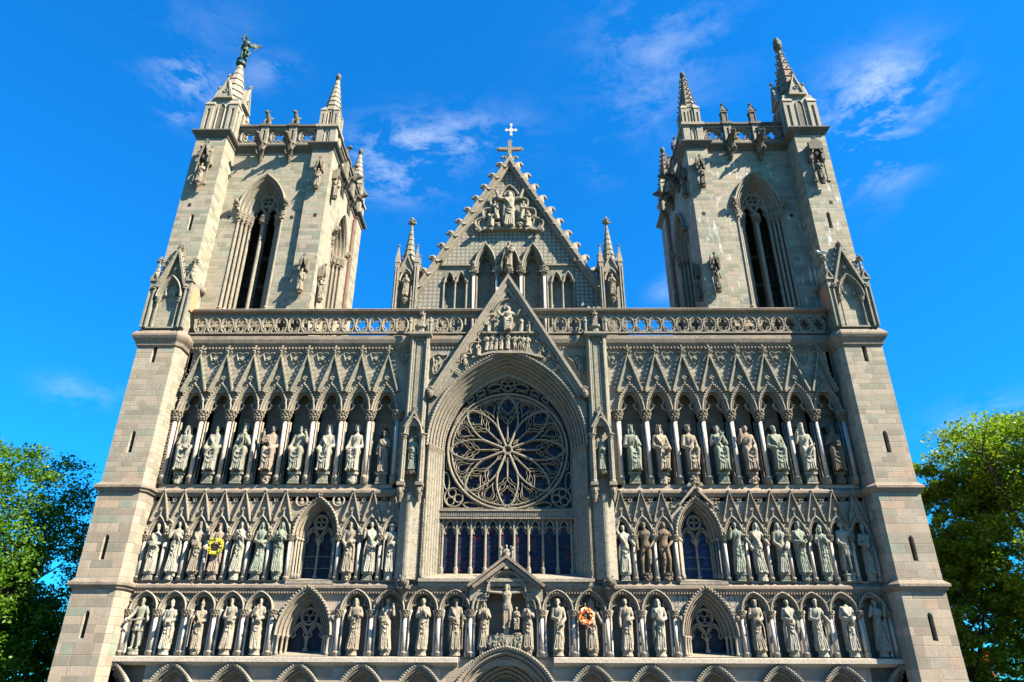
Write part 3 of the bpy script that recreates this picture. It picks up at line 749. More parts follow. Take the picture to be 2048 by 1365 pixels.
# deep masses: niche backs, core
w = MB()
for s_ in (-1,1):
    m = mk(s_)
    m.box(-19.3,-4.75, 2.9, 3.2, 9.0, 18.9)
    for k in range(8):
        x = -bx(k); m.panel_arch(x-.8,x+.8,9.9,17.8,2.45,x,12.6,.36,.95,9.9)
        for sx in (-1,1):
            m.box(x+sx*.8-.155*(1 if sx<0 else 1)*0-.13, x+sx*.8+.13, YW+.06, 2.44, 9.9, 14.5)
        m.prism_y([(x-.8,14.5),(x-.55,14.5),(x-.45,15.2),(x,15.8),(x,17.8),(x-.8,17.8)], YW+.05, 2.44)
        m.prism_y([(x+.8,14.5),(x+.8,17.8),(x,17.8),(x,15.8),(x+.45,15.2),(x+.55,14.5)], YW+.05, 2.44)
    for x in L2X:
        m.rect(-x-.56,-x+.56,4.7,9.5,2.1)
        for sx in (-1,1): m.box(-x+sx*.552-.09,-x+sx*.552+.09, YW+.05,2.09,4.7,8.9)
    m.box(-19.3,-4.7, 1.52,2.9, 4.5,4.86)
    for x in L1C+L1D: m.box(-x-.16,-x+.16,YW+.05,2.05,1.3,4.5)
    m.rect(-19.3,-11.76,1.1,4.9,2.06); m.rect(-8.42,-1.6,1.1,4.9,2.06)
    m.box(-19.3,-1.0, 1.52,2.9, .9,1.32)
    w.add(list(m.v), m.f)
w.rect(-1.8,1.8,1.1,5.1,2.06); w.box(-1.2,1.2,1.52,2.9,.9,1.32)
pmesh(w, 'gallery_back_wall', M['ashlar_niche_shade'])

# --- buttress towers up to the parapet ---------------------------------------------------------
def buttress(s_):
    m = mk(s_)
    plan = [(-21.62,4.5),(-21.62,.32),(-19.42,.32),(-19.2,.55),(-19.2,4.5)]
    def slit(z0, z1, x0, x1, za, zb, cx):      # front face with a lancet slit
        m.panel_arch(x0,x1,z0,z1,.32,cx,zb-.18,.13,.2,za)
        m.archiv(cx,zb-.18,.13,.2,[(0,.32),(-.02,.36),(0-.03,.8)],5,za)
        m.add([(cx-.13,.32,za),(cx+.13,.32,za),(cx+.10,.8,za+.12),(cx-.10,.8,za+.12)],[(0,1,2,3)])
    # stages (z0,z1,[slit])
    for z0,z1,za,zb in ((GND,1.2,None,None),(1.2,4.55,2.03,3.3),(4.55,9.4,5.72,6.97),(9.4,14.0,11.35,12.58),(14.0,18.2,16.72,17.98)):
        if za is None: m.rect(-21.62,-19.42,z0,z1,.32)
        else: slit(z0,z1,-21.62,-19.42,za,zb,-20.55)
    m.add([(x,y,z) for z in (GND,18.2) for x,y in plan],[(0,1,6,5),(2,3,8,7),(3,4,9,8)])
    o = pmesh(m,'buttress',M['ashlar'])
    for za,zb in ((2.03,3.3),(5.72,6.97),(11.35,12.58),(16.72,17.98)):
        g = mk(s_); g.box(-20.72,-20.38,.62,.66,za,zb+.05); pmesh(g,'slit_window',M['glass_dark'],o)
both(buttress)
# string courses: run round the buttresses and along the galleries
SP = lambda z,o=.20: [(0,z-.30),(o*.45,z-.26),(o*.6,z-.16),(o,z-.10),(o,z+.02),(o*.55,z+.10),(0,z+.22)]
def strings(s_):
    for z,base,o in ((4.60,.32,.22),(9.50,.32,.22)):
        m = mk(s_); xe = -1.95 if z < 5 else -5.75
        m.plan_sweep([(-21.62,4.5),(-21.62,base),(-19.42,base),(-19.2,.55),(-19.2,YW),(xe,YW)], SP(z,o))
        if z < 5:
            for k in range(120):
                x = -19.0+ .142*k; m.box(x,x+.06,YW-.2,YW,z-.36,z-.27)
        pmesh(m,'string_course',M['string'])
    m = mk(s_); m.plan_sweep([(-21.62,4.5),(-21.62,.32),(-19.42,.32),(-19.2,.55),(-19.2,1.9)], [(0,17.7),(.1,17.8),(.14,18.0),(.28,18.2),(.34,18.34),(.34,18.46),(.1,18.8),(0,18.9)])
    pmesh(m,'buttress_cornice',M['string'])
    m = mk(s_); m.plan_sweep([(-19.2,YW),(-1.2,YW)], [(0,17.9),(.06,18.0),(.10,18.2),(.28,18.40),(.34,18.62),(.32,18.86),(0,19.0)])
    rn = random.Random(5)
    for k in range(int(17.9/.2)):
        x = -19.1+.2*k
        if x < -1.5: m.blob((x, YW-.13, 18.13), (.08,.07,.09), 6, 4)
    pmesh(m,'parapet_string',M['string'])
both(strings)
m = MB(); m.plan_sweep([(-19.25,YW),(-2.35,YW)], [(0,.9),(.12,.95),(.2,1.04),(.4,1.06),(.4,1.27),(.3,1.3),(0,1.32)])
m2 = mk(1); m2.plan_sweep([(-19.25,YW),(-2.35,YW)], [(0,.9),(.12,.95),(.2,1.04),(.4,1.06),(.4,1.27),(.3,1.3),(0,1.32)])
m.add(m2.v,m2.f); pmesh(m,'gallery_ledge',M['ledge'])

# --- upper gallery (seated statues) --------------------------------------------------------------
PR3 = orders(.27,.5,3,1.36)
def u_arch(seed):
    m = MB(); m.archiv(0,0,.79,1.72,[(.0,1.5),(.0,1.33),(-.05,1.29),(-.1,1.33)]+[(r-.1,y) for r,y in orders(.19,.45,2,1.36)],9)
    Rr,c = arch_rc(.79,1.72); P = arch_pts(0,0,Rr-.02,c,11)
    for i,(x,z) in enumerate(P):
        if 3 < i < len(P)-4: m.blob((x,1.27,z-.02), (.06,.05,.055), 6, 4)
    for sx in (-1,1):                        # cusps with balled tips
        m.line2(cr([(sx*.46,.15),(sx*.30,.28),(sx*.24,.46)],4), 1.62, .05, .16)
        m.line2(cr([(sx*.24,.46),(sx*.34,.62),(sx*.33,.85),(sx*.16,1.12),(0,1.2)],4), 1.62, .045, .16)
        m.blob((sx*.23,1.66,.44), .09, 8, 6)
    return m.mesh('niche_arch')
UA = u_arch(1)
def gablet_mesh(hw, z0, z1, zb, cr_n, cs, wbar=.1, fin=.5, leaf=True, yf=1.16):   # z's relative to springing
    m = MB(); ap = (0, z1); thin = hw < .6
    for sx in (-1,1):
        b = (sx*hw, z0); l = math.hypot(hw, z1-z0); nx,nz = sx*(z1-z0)/l, hw/l
        m.prism_y([b,(b[0]-nx*wbar,b[1]-nz*wbar),(0,z1-wbar*1.9),ap] if sx>0 else [ap,(0,z1-wbar*1.9),(b[0]-nx*wbar,b[1]-nz*wbar),b], yf, 1.49)
        if not thin: m.prism_y([(b[0]-nx*wbar,b[1]-nz*wbar),(b[0]-nx*wbar*1.9,b[1]-nz*wbar*1.9),(0,z1-wbar*4.2),(0,z1-wbar*1.9)] if sx>0 else [(0,z1-wbar*1.9),(0,z1-wbar*4.2),(b[0]-nx*wbar*1.9,b[1]-nz*wbar*1.9),(b[0]-nx*wbar,b[1]-nz*wbar)], yf+.12, 1.49)
        for k in range(cr_n):
            t = (k+.7)/(cr_n+.3); crocket(m, b[0]*(1-t), yf+.13, z0+(z1-z0)*t, nx, nz, cs)
    m.add([(-hw,1.44,z0),(hw,1.44,z0),(0,1.44,z1-.05)],[(0,1,2)])
    if fin: finial(m, 0, yf+.1, z1-.05, fin)
    if leaf:
        z = z0+(z1-z0)*.30
        m.rod((0,1.36,z-.3),(0,1.34,z+.1),.05,.035,6); leaf_cluster(m,(0,1.32,z+.12),.17*hw/.76,3,8)
    return m.mesh('gablet')
UG = gablet_mesh(.76, 1.18, 3.56, 0, 8, .15, .095, .55)
def shield_mesh():
    m = MB()
    o = cr([(-.34,.30),(-.30,.42),(-.16,.44),(0,.36),(.16,.44),(.30,.42),(.34,.30),(.26,.12),(.2,-.1),(.10,-.26),(0,-.34),(-.10,-.26),(-.2,-.1),(-.26,.12),(-.34,.30)],3)
    m.line2(o[:-1], 1.40, .035, .10, True); leaf_cluster(m,(0,1.44,-.02),.15,8,8); m.tube([(-.1,1.44,.12),(0,1.42,.22),(.1,1.44,.12)],.03,5)
    return m.mesh('shield_ornament')
SH = shield_mesh()
def upper_gallery(s_):
    for k in range(8):
        x = s_*bx(k)
        a = link('niche_arch', UA, M['carved'], C, (x,0,14.12))
        link('gablet', UG, M['carved_grey'], a)
        link('shield_ornament', SH, M['carved_grey'], C, (x+s_*.8,0,17.42)) if k < 8 and abs(x+s_*.8) < 18.9 else None
    link('shield_ornament', SH, M['carved_grey'], C, (s_*6.22,0,17.42))
    for k in range(9):
        x = s_*(bx(0)-.8+1.6*k); x = max(-18.98,min(18.98,x))
        column(x, 1.42, 9.9, 14.12, .115, .5, .58, 'shaft', cr_=.29)
        # slender side shafts of the pier
        m = MB()
        for dx,dy in ((-.15,.16),(.15,.16),(-.19,.40),(.19,.40)): m.lathe(x+dx,1.44+dy,[(.075,9.9),(.075,10.3),(.05,10.36),(.05,13.6)],8)
        pmesh(m,'pier_shafts',M['carved'],smooth=True)
    # carved border strip next to the buttress
    m = MB(); xx = s_*19.1
    for k in range(24): leaf_cluster(m,(xx,1.36,10.0+.16*k),.085,k,5)
    pmesh(m,'leaf_border',M['leafwork'])
both(upper_gallery)

# --- middle gallery ---------------------------------------------------------------------------------
def m_arch():
    m = MB(); m.archiv(0,0,.545,1.08,[(0,1.5),(0,1.32),(-.05,1.28),(-.09,1.34)]+[(r-.09,y) for r,y in orders(.11,.3,1,1.38)],8)
    for sx in (-1,1): m.line2(cr([(sx*.36,.0),(sx*.33,.25),(sx*.25,.36),(sx*.33,.48),(sx*.24,.72),(0,.92)],3), 1.58, .035, .12)
    m.blob((-.552,1.34,.33),(.09,.09,.11),6,4); m.blob((-.552,1.30,.22),(.06,.06,.07),6,4)
    return m.mesh('niche_arch')
MA = m_arch()
MG = gablet_mesh(.50, .74, 2.44, 0, 8, .085, .055, 0, True, 1.24)
def tref_mesh(r, solid=True):
    m = MB()
    for k in range(3):
        a = PI/2+PI+2*PI*k/3 if solid else PI/2+2*PI*k/3
        m.ring2(r*.5*math.cos(a), r*.5*math.sin(a), r*.42, 1.43, r*.14, .08, 12)
    return m
T2 = tref_mesh(.2).mesh('trefoil_ornament')
def middle_gallery(s_):
    for x in L2X:
        a = link('niche_arch', MA, M['carved'], C, (s_*x,0,7.14)); link('gablet', MG, M['carved'], a)
        m = MB(); m.rod((s_*x,1.3,9.28),(s_*x,1.3,9.5),.03,.03,6); m.blob((s_*x,1.27,9.50),.075,8,6); pmesh(m,'ball_finial',M['carved'])
        if x not in (11.94,): link('trefoil_ornament', T2, M['carved'], C, (s_*(x-.552) if x not in (11.94,) else 0,0,9.12))
    cs = [19.1,18.02,16.91,15.81,14.7,13.6,12.5,11.4,8.84,7.745,6.65,5.58]
    for x in cs: column(s_*x,1.40,4.82,7.16,.085,.26,.32,'shaft',cr_=.19)
    for x in cs:
        m = MB()
        for dx in (-.1,.1): m.lathe(s_*x+dx,1.56,[(.045,4.82),(.045,7.0)],6)
        m.box(s_*x-.1,s_*x+.1,1.52,1.6,4.82,7.0); pmesh(m,'pier_shafts',M['carved'])
    # two-light window
    x = s_*10.1
    m = MB(); m.archiv(x,7.14,1.24,2.08,[(0,1.5),(0,1.28),(-.06,1.22),(-.12,1.28)]+[(r-.12,y) for r,y in orders(.36,.8,3,1.36)],14)
    Rr,c = arch_rc(1.24,2.08)
    for i,(px,pz) in enumerate(arch_pts(x,7.14,Rr-.03,c,13)): m.blob((px,1.24,pz),(.055,.05,.05),6,4)
    fr = pmesh(m,'window_arch',M['carved'])
    for sx in (-1,1):
        m = MB()
        for q,(dx,dy) in enumerate(((1.02,.14),(.93,.34),(.84,.56))): m.lathe(x+sx*dx,1.42+dy,[(.085,5.0),(.085,5.25),(.055,5.3),(.055,7.0)],8); m.blob((x+sx*dx,1.42+dy,7.02),(.11,.11,.13),8,5)
        pmesh(m,'window_jamb_shafts',M['carved'],fr,smooth=True)
    m = MB()
    m.line2(arch_pts(x,7.14,*arch_rc(.80,1.60),10),2.16,.07,.2)
    for sx in (-1,1): m.line2([(x+sx*.80,7.14),(x+sx*.80,5.1)],2.16,.07,.2); m.line2(arch_pts(x+sx*.40,7.0,*arch_rc(.38,.72),7),2.14,.055,.2); m.line2(cr([(x+sx*.4-.3,6.9),(x+sx*.4-.2,7.1),(x+sx*.4-.25,7.25),(x+sx*.4,7.55),(x+sx*.4+.25,7.25),(x+sx*.4+.2,7.1),(x+sx*.4+.3,6.9)],3),2.18,.04,.14)
    m.ring2(x,8.0,.36,2.1,.06,.22,20)
    for k in range(4): a=PI/4+PI/2*k; m.ring2(x+.17*math.cos(a),8.0+.17*math.sin(a),.15,2.14,.035,.14,12)
    m.lathe(x,2.18,[(.12,5.05),(.12,5.2),(.065,5.26),(.065,6.75),(.09,6.78),(.15,7.02),(.15,7.08)],10)
    pmesh(m,'tracery',M['carved'],fr)
    g = MB(); g.fill_arch(x,7.14,.9,1.75,2.42,4.95,10); pmesh(g,'window_glass',M['glass_dark'] if s_<0 else M['glass_blue'],fr)
    m = MB(); m.add([(x-1.25,1.3,4.88),(x+1.25,1.3,4.88),(x+.9,2.4,5.12),(x-.9,2.4,5.12)],[(0,1,2,3)]); m.box(x-1.25,x+1.25,1.31,1.49,4.7,4.87)
    for z in (5.6,6.2): m.box(x-.78,x+.78,2.37,2.40,z,z+.03)
    pmesh(m,'sill',M['carved'],fr)
    if s_ > 0:      # open gable over the right window
        m = MB()
        for sx in (-1,1):
            m.prism_y([(x+sx*.95,8.75),(x+sx*.85,8.7),(x,9.62),(x,9.8)] if sx>0 else [(x,9.8),(x,9.62),(x+sx*.85,8.7),(x+sx*.95,8.75)],1.12,1.45); leaf_cluster(m,(x+sx*.32,1.12,9.76),.16,4,9)
        finial(m,x,1.15,9.75,.5); pmesh(m,'gable_moulding',M['carved'],fr)
        m = MB(); rn = random.Random(3)
        for q in range(70):
            sx = rn.choice((-1,1)); px = sx*rn.uniform(.6,1.32); zz = rn.uniform(8.35,9.2)
            if abs(px) > .35+ (9.25-zz)*1.0: m.blob((x+px,1.46,zz),(.07,.06,.05),6,4)
        pmesh(m,'foliage_relief',M['leafwork'],fr)
    else:
        for sx in (-1,1):
            m = MB(); px = x+sx*1.0; m.ring2(px,9.0,.30,1.38,.05,.1,18); m.blob((px,1.45,9.05),(.09,.08,.11),8,6); m.blob((px,1.46,8.86),(.17,.07,.12),8,6); pmesh(m,'medallion',M['carved'],fr)
        m = MB(); finial(m,x,1.2,9.15,.34); pmesh(m,'arch_finial',M['carved'],fr)
both(middle_gallery)

# --- lower gallery -------------------------------------------------------------------------------------
def l_arch(a):
    m = MB(); m.archiv(0,0,a,a*1.28,[(0,1.5),(0,1.3),(-.04,1.26),(-.09,1.31)]+[(r-.09,y) for r,y in orders(.14,.3,2,1.38)],9)
    b = a-.2
    for sx in (-1,1): m.line2(cr([(sx*b,.0),(sx*b*.95,.2),(sx*b*.62,.30),(sx*b*.68,.5),(sx*b*.5,.74),(0,.86)],4),1.56,.05,.2); m.blob((sx*b*.6,1.6,.29),.055,6,4)
    return m.mesh('niche_arch')
LA = [l_arch(.72), l_arch(.80)]
T1 = MB()
T1.line2(cr([(-.3,.22),(-.18,.36),(0,.28),(.18,.36),(.3,.22),(.22,.05),(.2,-.1),(.08,-.24),(0,-.3),(-.08,-.24),(-.2,-.1),(-.22,.05),(-.3,.22)],3)[:-1],1.40,.03,.1,True)
for k in range(3): T1.ring2(.12*math.cos(-PI/2+2*PI*k/3),.04+.12*math.sin(-PI/2+2*PI*k/3),.09,1.43,.025,.08,10)
T1 = T1.mesh('trefoil_ornament')
def lower_gallery(s_):
    for L,am in ((L1C,LA[0]),(L1D,LA[1])):
        for xa,xb in zip(L[:-1],L[1:]):
            link('niche_arch', am, M['carved'], C, (s_*(xa+xb)/2,0,3.45))
        for i,x in enumerate(L):
            if not (L is L1C and i == 5) and not (L is L1D and i == 0): link('trefoil_ornament', T1, M['carved_grey'], C, (s_*x,0,4.16))
            column(s_*x,1.38,1.32,3.47,.092,.25,.36,'shaft',cr_=.205)
            m = MB()
            for dx in (-.2,.2): m.lathe(s_*x+dx,1.52,[(.08,1.32),(.08,1.5),(.055,1.55),(.055,3.16),(.12,3.36),(.14,3.4),(.14,3.46)],8)
            pmesh(m,'pier_shafts',M['shaft'],smooth=True)
    x = s_*10.1
    m = MB(); m.archiv(x,2.28,1.42,2.33,[(0,1.5),(0,1.24),(-.05,1.18),(-.11,1.24)]+[(r-.11,y) for r,y in orders(.56,.9,4,1.32)],14)
    Rr,c = arch_rc(1.42,2.33)
    for i,(px,pz) in enumerate(arch_pts(x,2.28,Rr-.0,c,17)):
        if pz > 3.2: m.blob((px,1.2,pz),(.075,.07,.06),6,4)
    for sx in (-1,1): leaf_cluster(m,(x+sx*1.42,1.2,3.1),.12,5,8)
    fr = pmesh(m,'window_arch',M['carved'])
    for sx in (-1,1):
        m = MB()
        for dx,dy in ((1.25,.0),(1.08,.22),(.92,.44)):
            m.lathe(x+sx*dx,1.42+dy,[(.10,1.35),(.10,1.5),(.065,1.55),(.065,2.1),(.11,2.24),(.12,2.3)],8)
        pmesh(m,'window_jamb_shafts',M['carved'],fr,smooth=True)
    m = MB(); m.line2(arch_pts(x,2.28,*arch_rc(.86,1.62),10),2.1,.07,.2)
    for sx in (-1,1):
        m.line2(arch_pts(x+sx*.42,2.25,*arch_rc(.40,.66),7),2.08,.055,.2)
        m.line2(cr([(x+sx*.42-.36,2.2),(x+sx*.42-.2,2.32),(x+sx*.42-.26,2.5),(x+sx*.42,2.78),(x+sx*.42+.26,2.5),(x+sx*.42+.2,2.32),(x+sx*.42+.36,2.2)],3),2.12,.04,.14)
    m.ring2(x,3.22,.40,2.04,.06,.22,20)
    for k in range(3): a=PI/2+2*PI*k/3; m.ring2(x+.18*math.cos(a),3.22+.18*math.sin(a),.18,2.1,.035,.14,12)
    m.lathe(x,2.12,[(.13,1.55),(.12,1.7),(.07,1.76),(.07,2.05),(.14,2.2),(.14,2.26)],10)
    pmesh(m,'tracery',M['carved'],fr)
    g = MB(); g.fill_arch(x,2.28,.95,1.75,2.35,1.4,10); pmesh(g,'window_glass',M['glass_dark'],fr)
    m = MB(); m.add([(x-1.4,1.2,1.33),(x+1.4,1.2,1.33),(x+.95,2.35,1.58),(x-.95,2.35,1.58)],[(0,1,2,3)]); pmesh(m,'sill',M['carved'],fr)
both(lower_gallery)
if True:      # diaper relief around the right lower window
    m = MB(); m.panel_arch(8.55,11.6,3.3,4.5,1.485,10.1,2.28,1.36,2.3); pmesh(m,'diaper_panel',M['diaper'])

# --- ground stage ------------------------------------------------------------------------------------------
def blind(s_):
    for i,x in enumerate([19.1,16.24,13.3,10.1,7.0,4.2]):
        a = 1.36
        m = mk(s_); 
        if i == 0: a = 1.1
        m.archiv(-x,-1.0,a,2.04,[(0,1.5),(0,1.26),(-.06,1.18),(-.14,1.24)]+[(r-.14,y) for r,y in orders(.34,.6,3,1.3)],14)
        Rr,c = arch_rc(a,2.04)
        for px,pz in arch_pts(-x,-1.0,Rr-.02,c,20): m.blob((px,1.2,pz),(.07,.06,.05),6,4)
        if i == 0: m.v = [(min(v[0],19.2) if s_>0 else max(v[0],-19.2),v[1],v[2]) for v in m.v]
        pmesh(m,'blind_arch',M['carved'])
both(blind)
m = MB(); m.archiv(0,-1.3,2.75,3.12,[(0,1.5),(0,1.05),(-.08,.98),(-.16,1.05)]+[(r-.16,y) for r,y in orders(1.15,1.6,6,1.12)],20)
Rr,c = arch_rc(2.75,3.12)
for px,pz in arch_pts(0,-1.3,Rr-.04,c,34): m.blob((px,1.0,pz),(.06,.05,.05),6,4)
p = pmesh(m,'portal_arch',M['carved'])
m = MB(); m.fill_arch(0,-1.3,1.5,1.6,2.75,GND,12); pmesh(m,'portal_doors',M['timber'],p)
m = MB(); m.box(-19.2,19.2,2.9,3.2,GND,9.0); pmesh(m,'core_wall',M['ashlar'])
# ------------------------------------------------------------------ centre bay: rose, jambs, gables
RA, RH, RZ = 4.5, 5.83, 12.04                  # outer order of the rose arch
R_, c_ = arch_rc(RA, RH)
def inner(off): return (RA-off, math.sqrt((R_-off)**2-c_**2))
w = MB(); a_,h_ = inner(.0)
w.panel_arch(-4.75,4.75,RZ,19.0,YW-.1,0,RZ,a_,h_,n=22); w.rect(-4.75,-4.5,4.9,RZ,YW-.1); w.rect(4.5,4.75,4.9,RZ,YW-.1)
pmesh(w,'rose_wall',M['carved_grey'])
m = MB(); m.archiv(0,RZ,RA,RH,[(0,1.4),(0,1.05),(-.05,1.0),(-.12,1.05)]+[(r-.12,y) for r,y in orders(.72,1.15,5,1.1)]+[(-.84,2.5)],26)
for i,(px,pz) in enumerate(arch_pts(0,RZ,R_-.03,c_,40)): m.blob((px,1.02,pz),(.055,.05,.055),6,4)
ra = pmesh(m,'rose_arch',M['carved'])
m = MB()
for i,(px,pz) in enumerate(arch_pts(0,RZ,R_-.86,c_,44)): m.blob((px,2.24,pz),(.06,.05,.06),6,4)
pmesh(m,'beaded_border',M['carved'],ra)
def jamb(s_):
    m = mk(s_); cap_ = mk(s_)
    for k in range(6):
        t = k/5; x = -4.33+.56*t; y = 1.22+1.0*t
        m.lathe(x,y,[(.10,5.0+.1*t),(.10,5.3),(.078,5.36),(.078,11.75)],10)
        cap_.lathe(x,y,[(.08,11.7),(.09,11.78),(.15,12.0),(.17,12.06),(.15,12.1)],8); leaf_cluster(cap_,(x,y-.03,11.9),.12,k,6)
        m.box(x-.01,x+.12,y+.05,y+.16,5.0,12.0)
    m.prism_z([(-4.5,1.4),(-4.36,1.36),(-3.68,2.36),(-3.6,2.5),(-4.4,2.6)],4.9,12.04)
    pmesh(m,'jamb_shafts',M['carved'],ra,smooth=False); pmesh(cap_,'jamb_capitals',M['leafwork'],ra)
    for z0,z1,xx,yy in ((5.2,9.0,-4.42,1.1),(5.4,8.0,-3.60,2.3),(8.7,12.0,-3.62,2.3)):
        m = mk(s_); m.rod((xx,yy,z0-.1),(xx,yy,z1),.035,n=5)
        for q in range(int((z1-z0)/.17)): leaf_cluster(m,(xx,yy,z0+.17*q),.062,q,4)
        pmesh(m,'leaf_border',M['leafwork'],ra)
both(jamb)
m = MB(); m.add([(-4.5,1.1,4.80),(4.5,1.1,4.80),(4.5,1.1,4.95),(-4.5,1.1,4.95),(-3.7,2.35,5.35),(3.7,2.35,5.35)],[(0,1,2,3),(3,2,5,4)])
m.box(-4.5,4.5,1.25,2.9,4.6,4.79); pmesh(m,'rose_sill',M['carved'])
# --- rose window
YR = 2.35; ZR = 12.16; RR = 3.47
rose = MB(); rose.ring2(0,ZR,RR-.06,YR-.06,.085,.34,72); rose.ring2(0,ZR,RR-.28,YR+.0,.05,.2,72)
for k in range(96):
    a = 2*PI*k/96; rose.blob(((RR-.05)*math.cos(a),YR-.07,ZR+(RR-.05)*math.sin(a)),(.022,.02,.022),5,3)
Q = RR-.16
rose.ring2(0,ZR,.24,YR-.02,.075,.26,24)
rose.ring2(0,ZR,.12,YR+.05,.02,.1,16)
def pl(axis, pts, wd, yo=0.0, k=5, sides=(1,-1)):     # curve given as (along, across) in units of the radius
    ca,sa = math.cos(axis),math.sin(axis)
    for sd in sides:
        P = cr(pts,k); rose.line2([((r*ca-t*sd*sa)*Q, ZR+(r*sa+t*sd*ca)*Q) for r,t in P], YR+yo, wd, .22)
for k in range(8):
    a = PI/4*k; b = a+PI/8
    pl(a,[(.14,0),(.36,0),(.55,0)],.048,.02,3,(1,))
    pl(b,[(.08,0),(.3,0),(.46,0)],.075,-.02,3,(1,))
    pl(a,[(.16,.045),(.20,.03),(.27,0)],.02,.04)
    pl(b,[(.40,0),(.50,.018),(.62,.062),(.74,.135),(.84,.225),(.905,.31),(.925,.383)],.055,0)         # flowing edge of each petal to its tip
    pl(a,[(.51,0),(.555,.018),(.60,.065),(.635,.12),(.69,.135),(.73,.165),(.79,.185),(.86,.155),(.93,.08),(.985,0)],.030,.03)
    pl(a,[(.625,0),(.665,.012),(.70,.045),(.75,.105),(.80,.128),(.86,.118),(.92,.07),(.965,0)],.030,.02)
    pl(a,[(.76,.118),(.775,.075),(.80,.10)],.014,.06,3); pl(a,[(.885,.10),(.875,.055),(.905,.08)],.014,.06,3)
    pl(a,[(.585,.035),(.66,.055),(.70,.11),(.74,.178)],.022,.06)
    pl(a,[(.48,0),(.515,.055),(.57,.085),(.60,.14),(.65,.185),(.70,.205)],.024,.04)
    pl(b,[(.62,0),(.68,.010),(.735,.04),(.79,.085),(.85,.104),(.905,.082),(.945,0)],.028,.02)
    pl(b,[(.66,0),(.73,.03),(.79,.055),(.85,.066),(.89,.045),(.905,0)],.022,.06)
    pl(b,[(.48,0),(.56,.028),(.66,.09),(.76,.145),(.86,.168),(.93,.13),(.985,.06)],.030,.03)
    pl(b,[(.985,.0),(.965,.07),(.90,.13)],.022,.06)
    pl(a,[(.985,.05),(.955,.12),(.90,.17),(.84,.20)],.024,.06)
    for sd in (1,-1):
        ca,sa = math.cos(b),math.sin(b); rr=.955; tt=.14*sd
        rose.ring2((rr*ca-tt*sa)*Q, ZR+(rr*sa+tt*ca)*Q, .09, YR+.06, .022, .14, 10)
# spandrels below and above the circle
for sx in (-1,1):
    cx,cz = sx*2.98,9.42
    rose.ring2(cx,cz,.52,YR,.05,.24,26)
    for k in range(3):
        a = PI/2*0+(1.9 if sx<0 else PI-1.9)+2*PI*k/3; rose.ring2(cx+.27*math.cos(a),cz+.27*math.sin(a),.22,YR+.03,.04,.2,16)
    for (ex,ez,rx,rz,tilt) in ((1.98,8.98,.44,.17,0.12),(3.42,10.35,.17,.50,-.10),(3.36,11.3,.09,.3,0),(1.25,8.86,.2,.07,0.1)):
        rose.line2([(sx*(ex+rx*math.cos(t)*math.cos(tilt)-rz*math.sin(t)*math.sin(tilt)), ez+rx*math.cos(t)*math.sin(tilt)+rz*math.sin(t)*math.cos(tilt)) for t in [2*PI*q/16 for q in range(16)]],YR+.03,.04,.2,True)
    rose.line2([(sx*3.60,8.78),(sx*3.60,12.0)],YR,.05,.24)
    for (ex,ez,rx,rz,tilt) in ((.82,16.02,.42,.20,-.25),(1.62,15.66,.30,.14,-.55),(2.2,15.22,.24,.11,-.7)):
        rose.line2([(sx*(ex+rx*math.cos(t)*math.cos(tilt)-rz*math.sin(t)*math.sin(tilt)), ez+rx*math.cos(t)*math.sin(tilt)+rz*math.sin(t)*math.cos(tilt)) for t in [2*PI*q/16 for q in range(16)]],YR+.03,.038,.2,True)
    rose.line2([(0,8.86),(sx*1.8,8.8),(sx*3.6,8.8)],YR,.05,.24)
Po = arch_pts(0,RZ,*arch_rc(3.70,5.02),22); Pi = arch_pts(0,RZ,*arch_rc(3.60,4.62),22)
for k in range(len(Po)-1):
    rose.add([(Po[k][0],YR-.06,Po[k][1]),(Pi[k][0],YR-.06,Pi[k][1]),(Pi[k+1][0],YR-.06,Pi[k+1][1]),(Po[k+1][0],YR-.06,Po[k+1][1]),(Pi[k][0],YR+.25,Pi[k][1]),(Pi[k+1][0],YR+.25,Pi[k+1][1])],[(0,1,2,3),(1,4,5,2)])
    rose.blob(((Po[k][0]+Pi[k][0])/2,YR-.08,(Po[k][1]+Pi[k][1])/2),(.045,.04,.045),6,4)
for sx in (-1,1):
    for (p0,p1,p2) in (((.45,15.75),(.75,15.78),(1.15,15.62)),((1.3,15.55),(1.55,15.45),(1.85,15.25)),((2.1,15.1),(2.35,14.9),(2.55,14.62)),((.35,16.45),(.7,16.35),(1.05,16.2)),((2.55,14.7),(2.9,14.2),(3.2,13.6))):
        rose.line2(cr([(sx*p[0],p[1]) for p in (p0,p1,p2)],4),YR+.04,.035,.18)
rose.ring2(0,16.17,.42,YR,.045,.24,24)
for k in range(3): a = PI/6+2*PI*k/3; rose.ring2(.215*math.cos(a),16.17+.215*math.sin(a),.18,YR+.03,.036,.2,14)
ai,hi = inner(.86); rose.line2(arch_pts(0,RZ,*arch_rc(ai,hi),24),YR+.0,.06,.26)
rw = pmesh(rose,'rose_window',M['carved'])
g = MB(); g.fill_arch(0,RZ,3.72,hi+.05,2.66,5.2,22); pmesh(g,'stained_glass',M['glass'],rw)
m = MB(); m.box(-3.72,3.72,YR-.1,2.64,8.30,8.72); m.box(-3.74,3.74,YR-.2,YR+.1,8.62,8.70); m.box(-3.74,3.74,YR-.18,YR+.1,8.20,8.27)
for k in range(74): m.box(-3.66+.1*k,-3.62+.1*k,YR-.14,YR,8.34,8.56)
pmesh(m,'transom',M['carved'],rw)
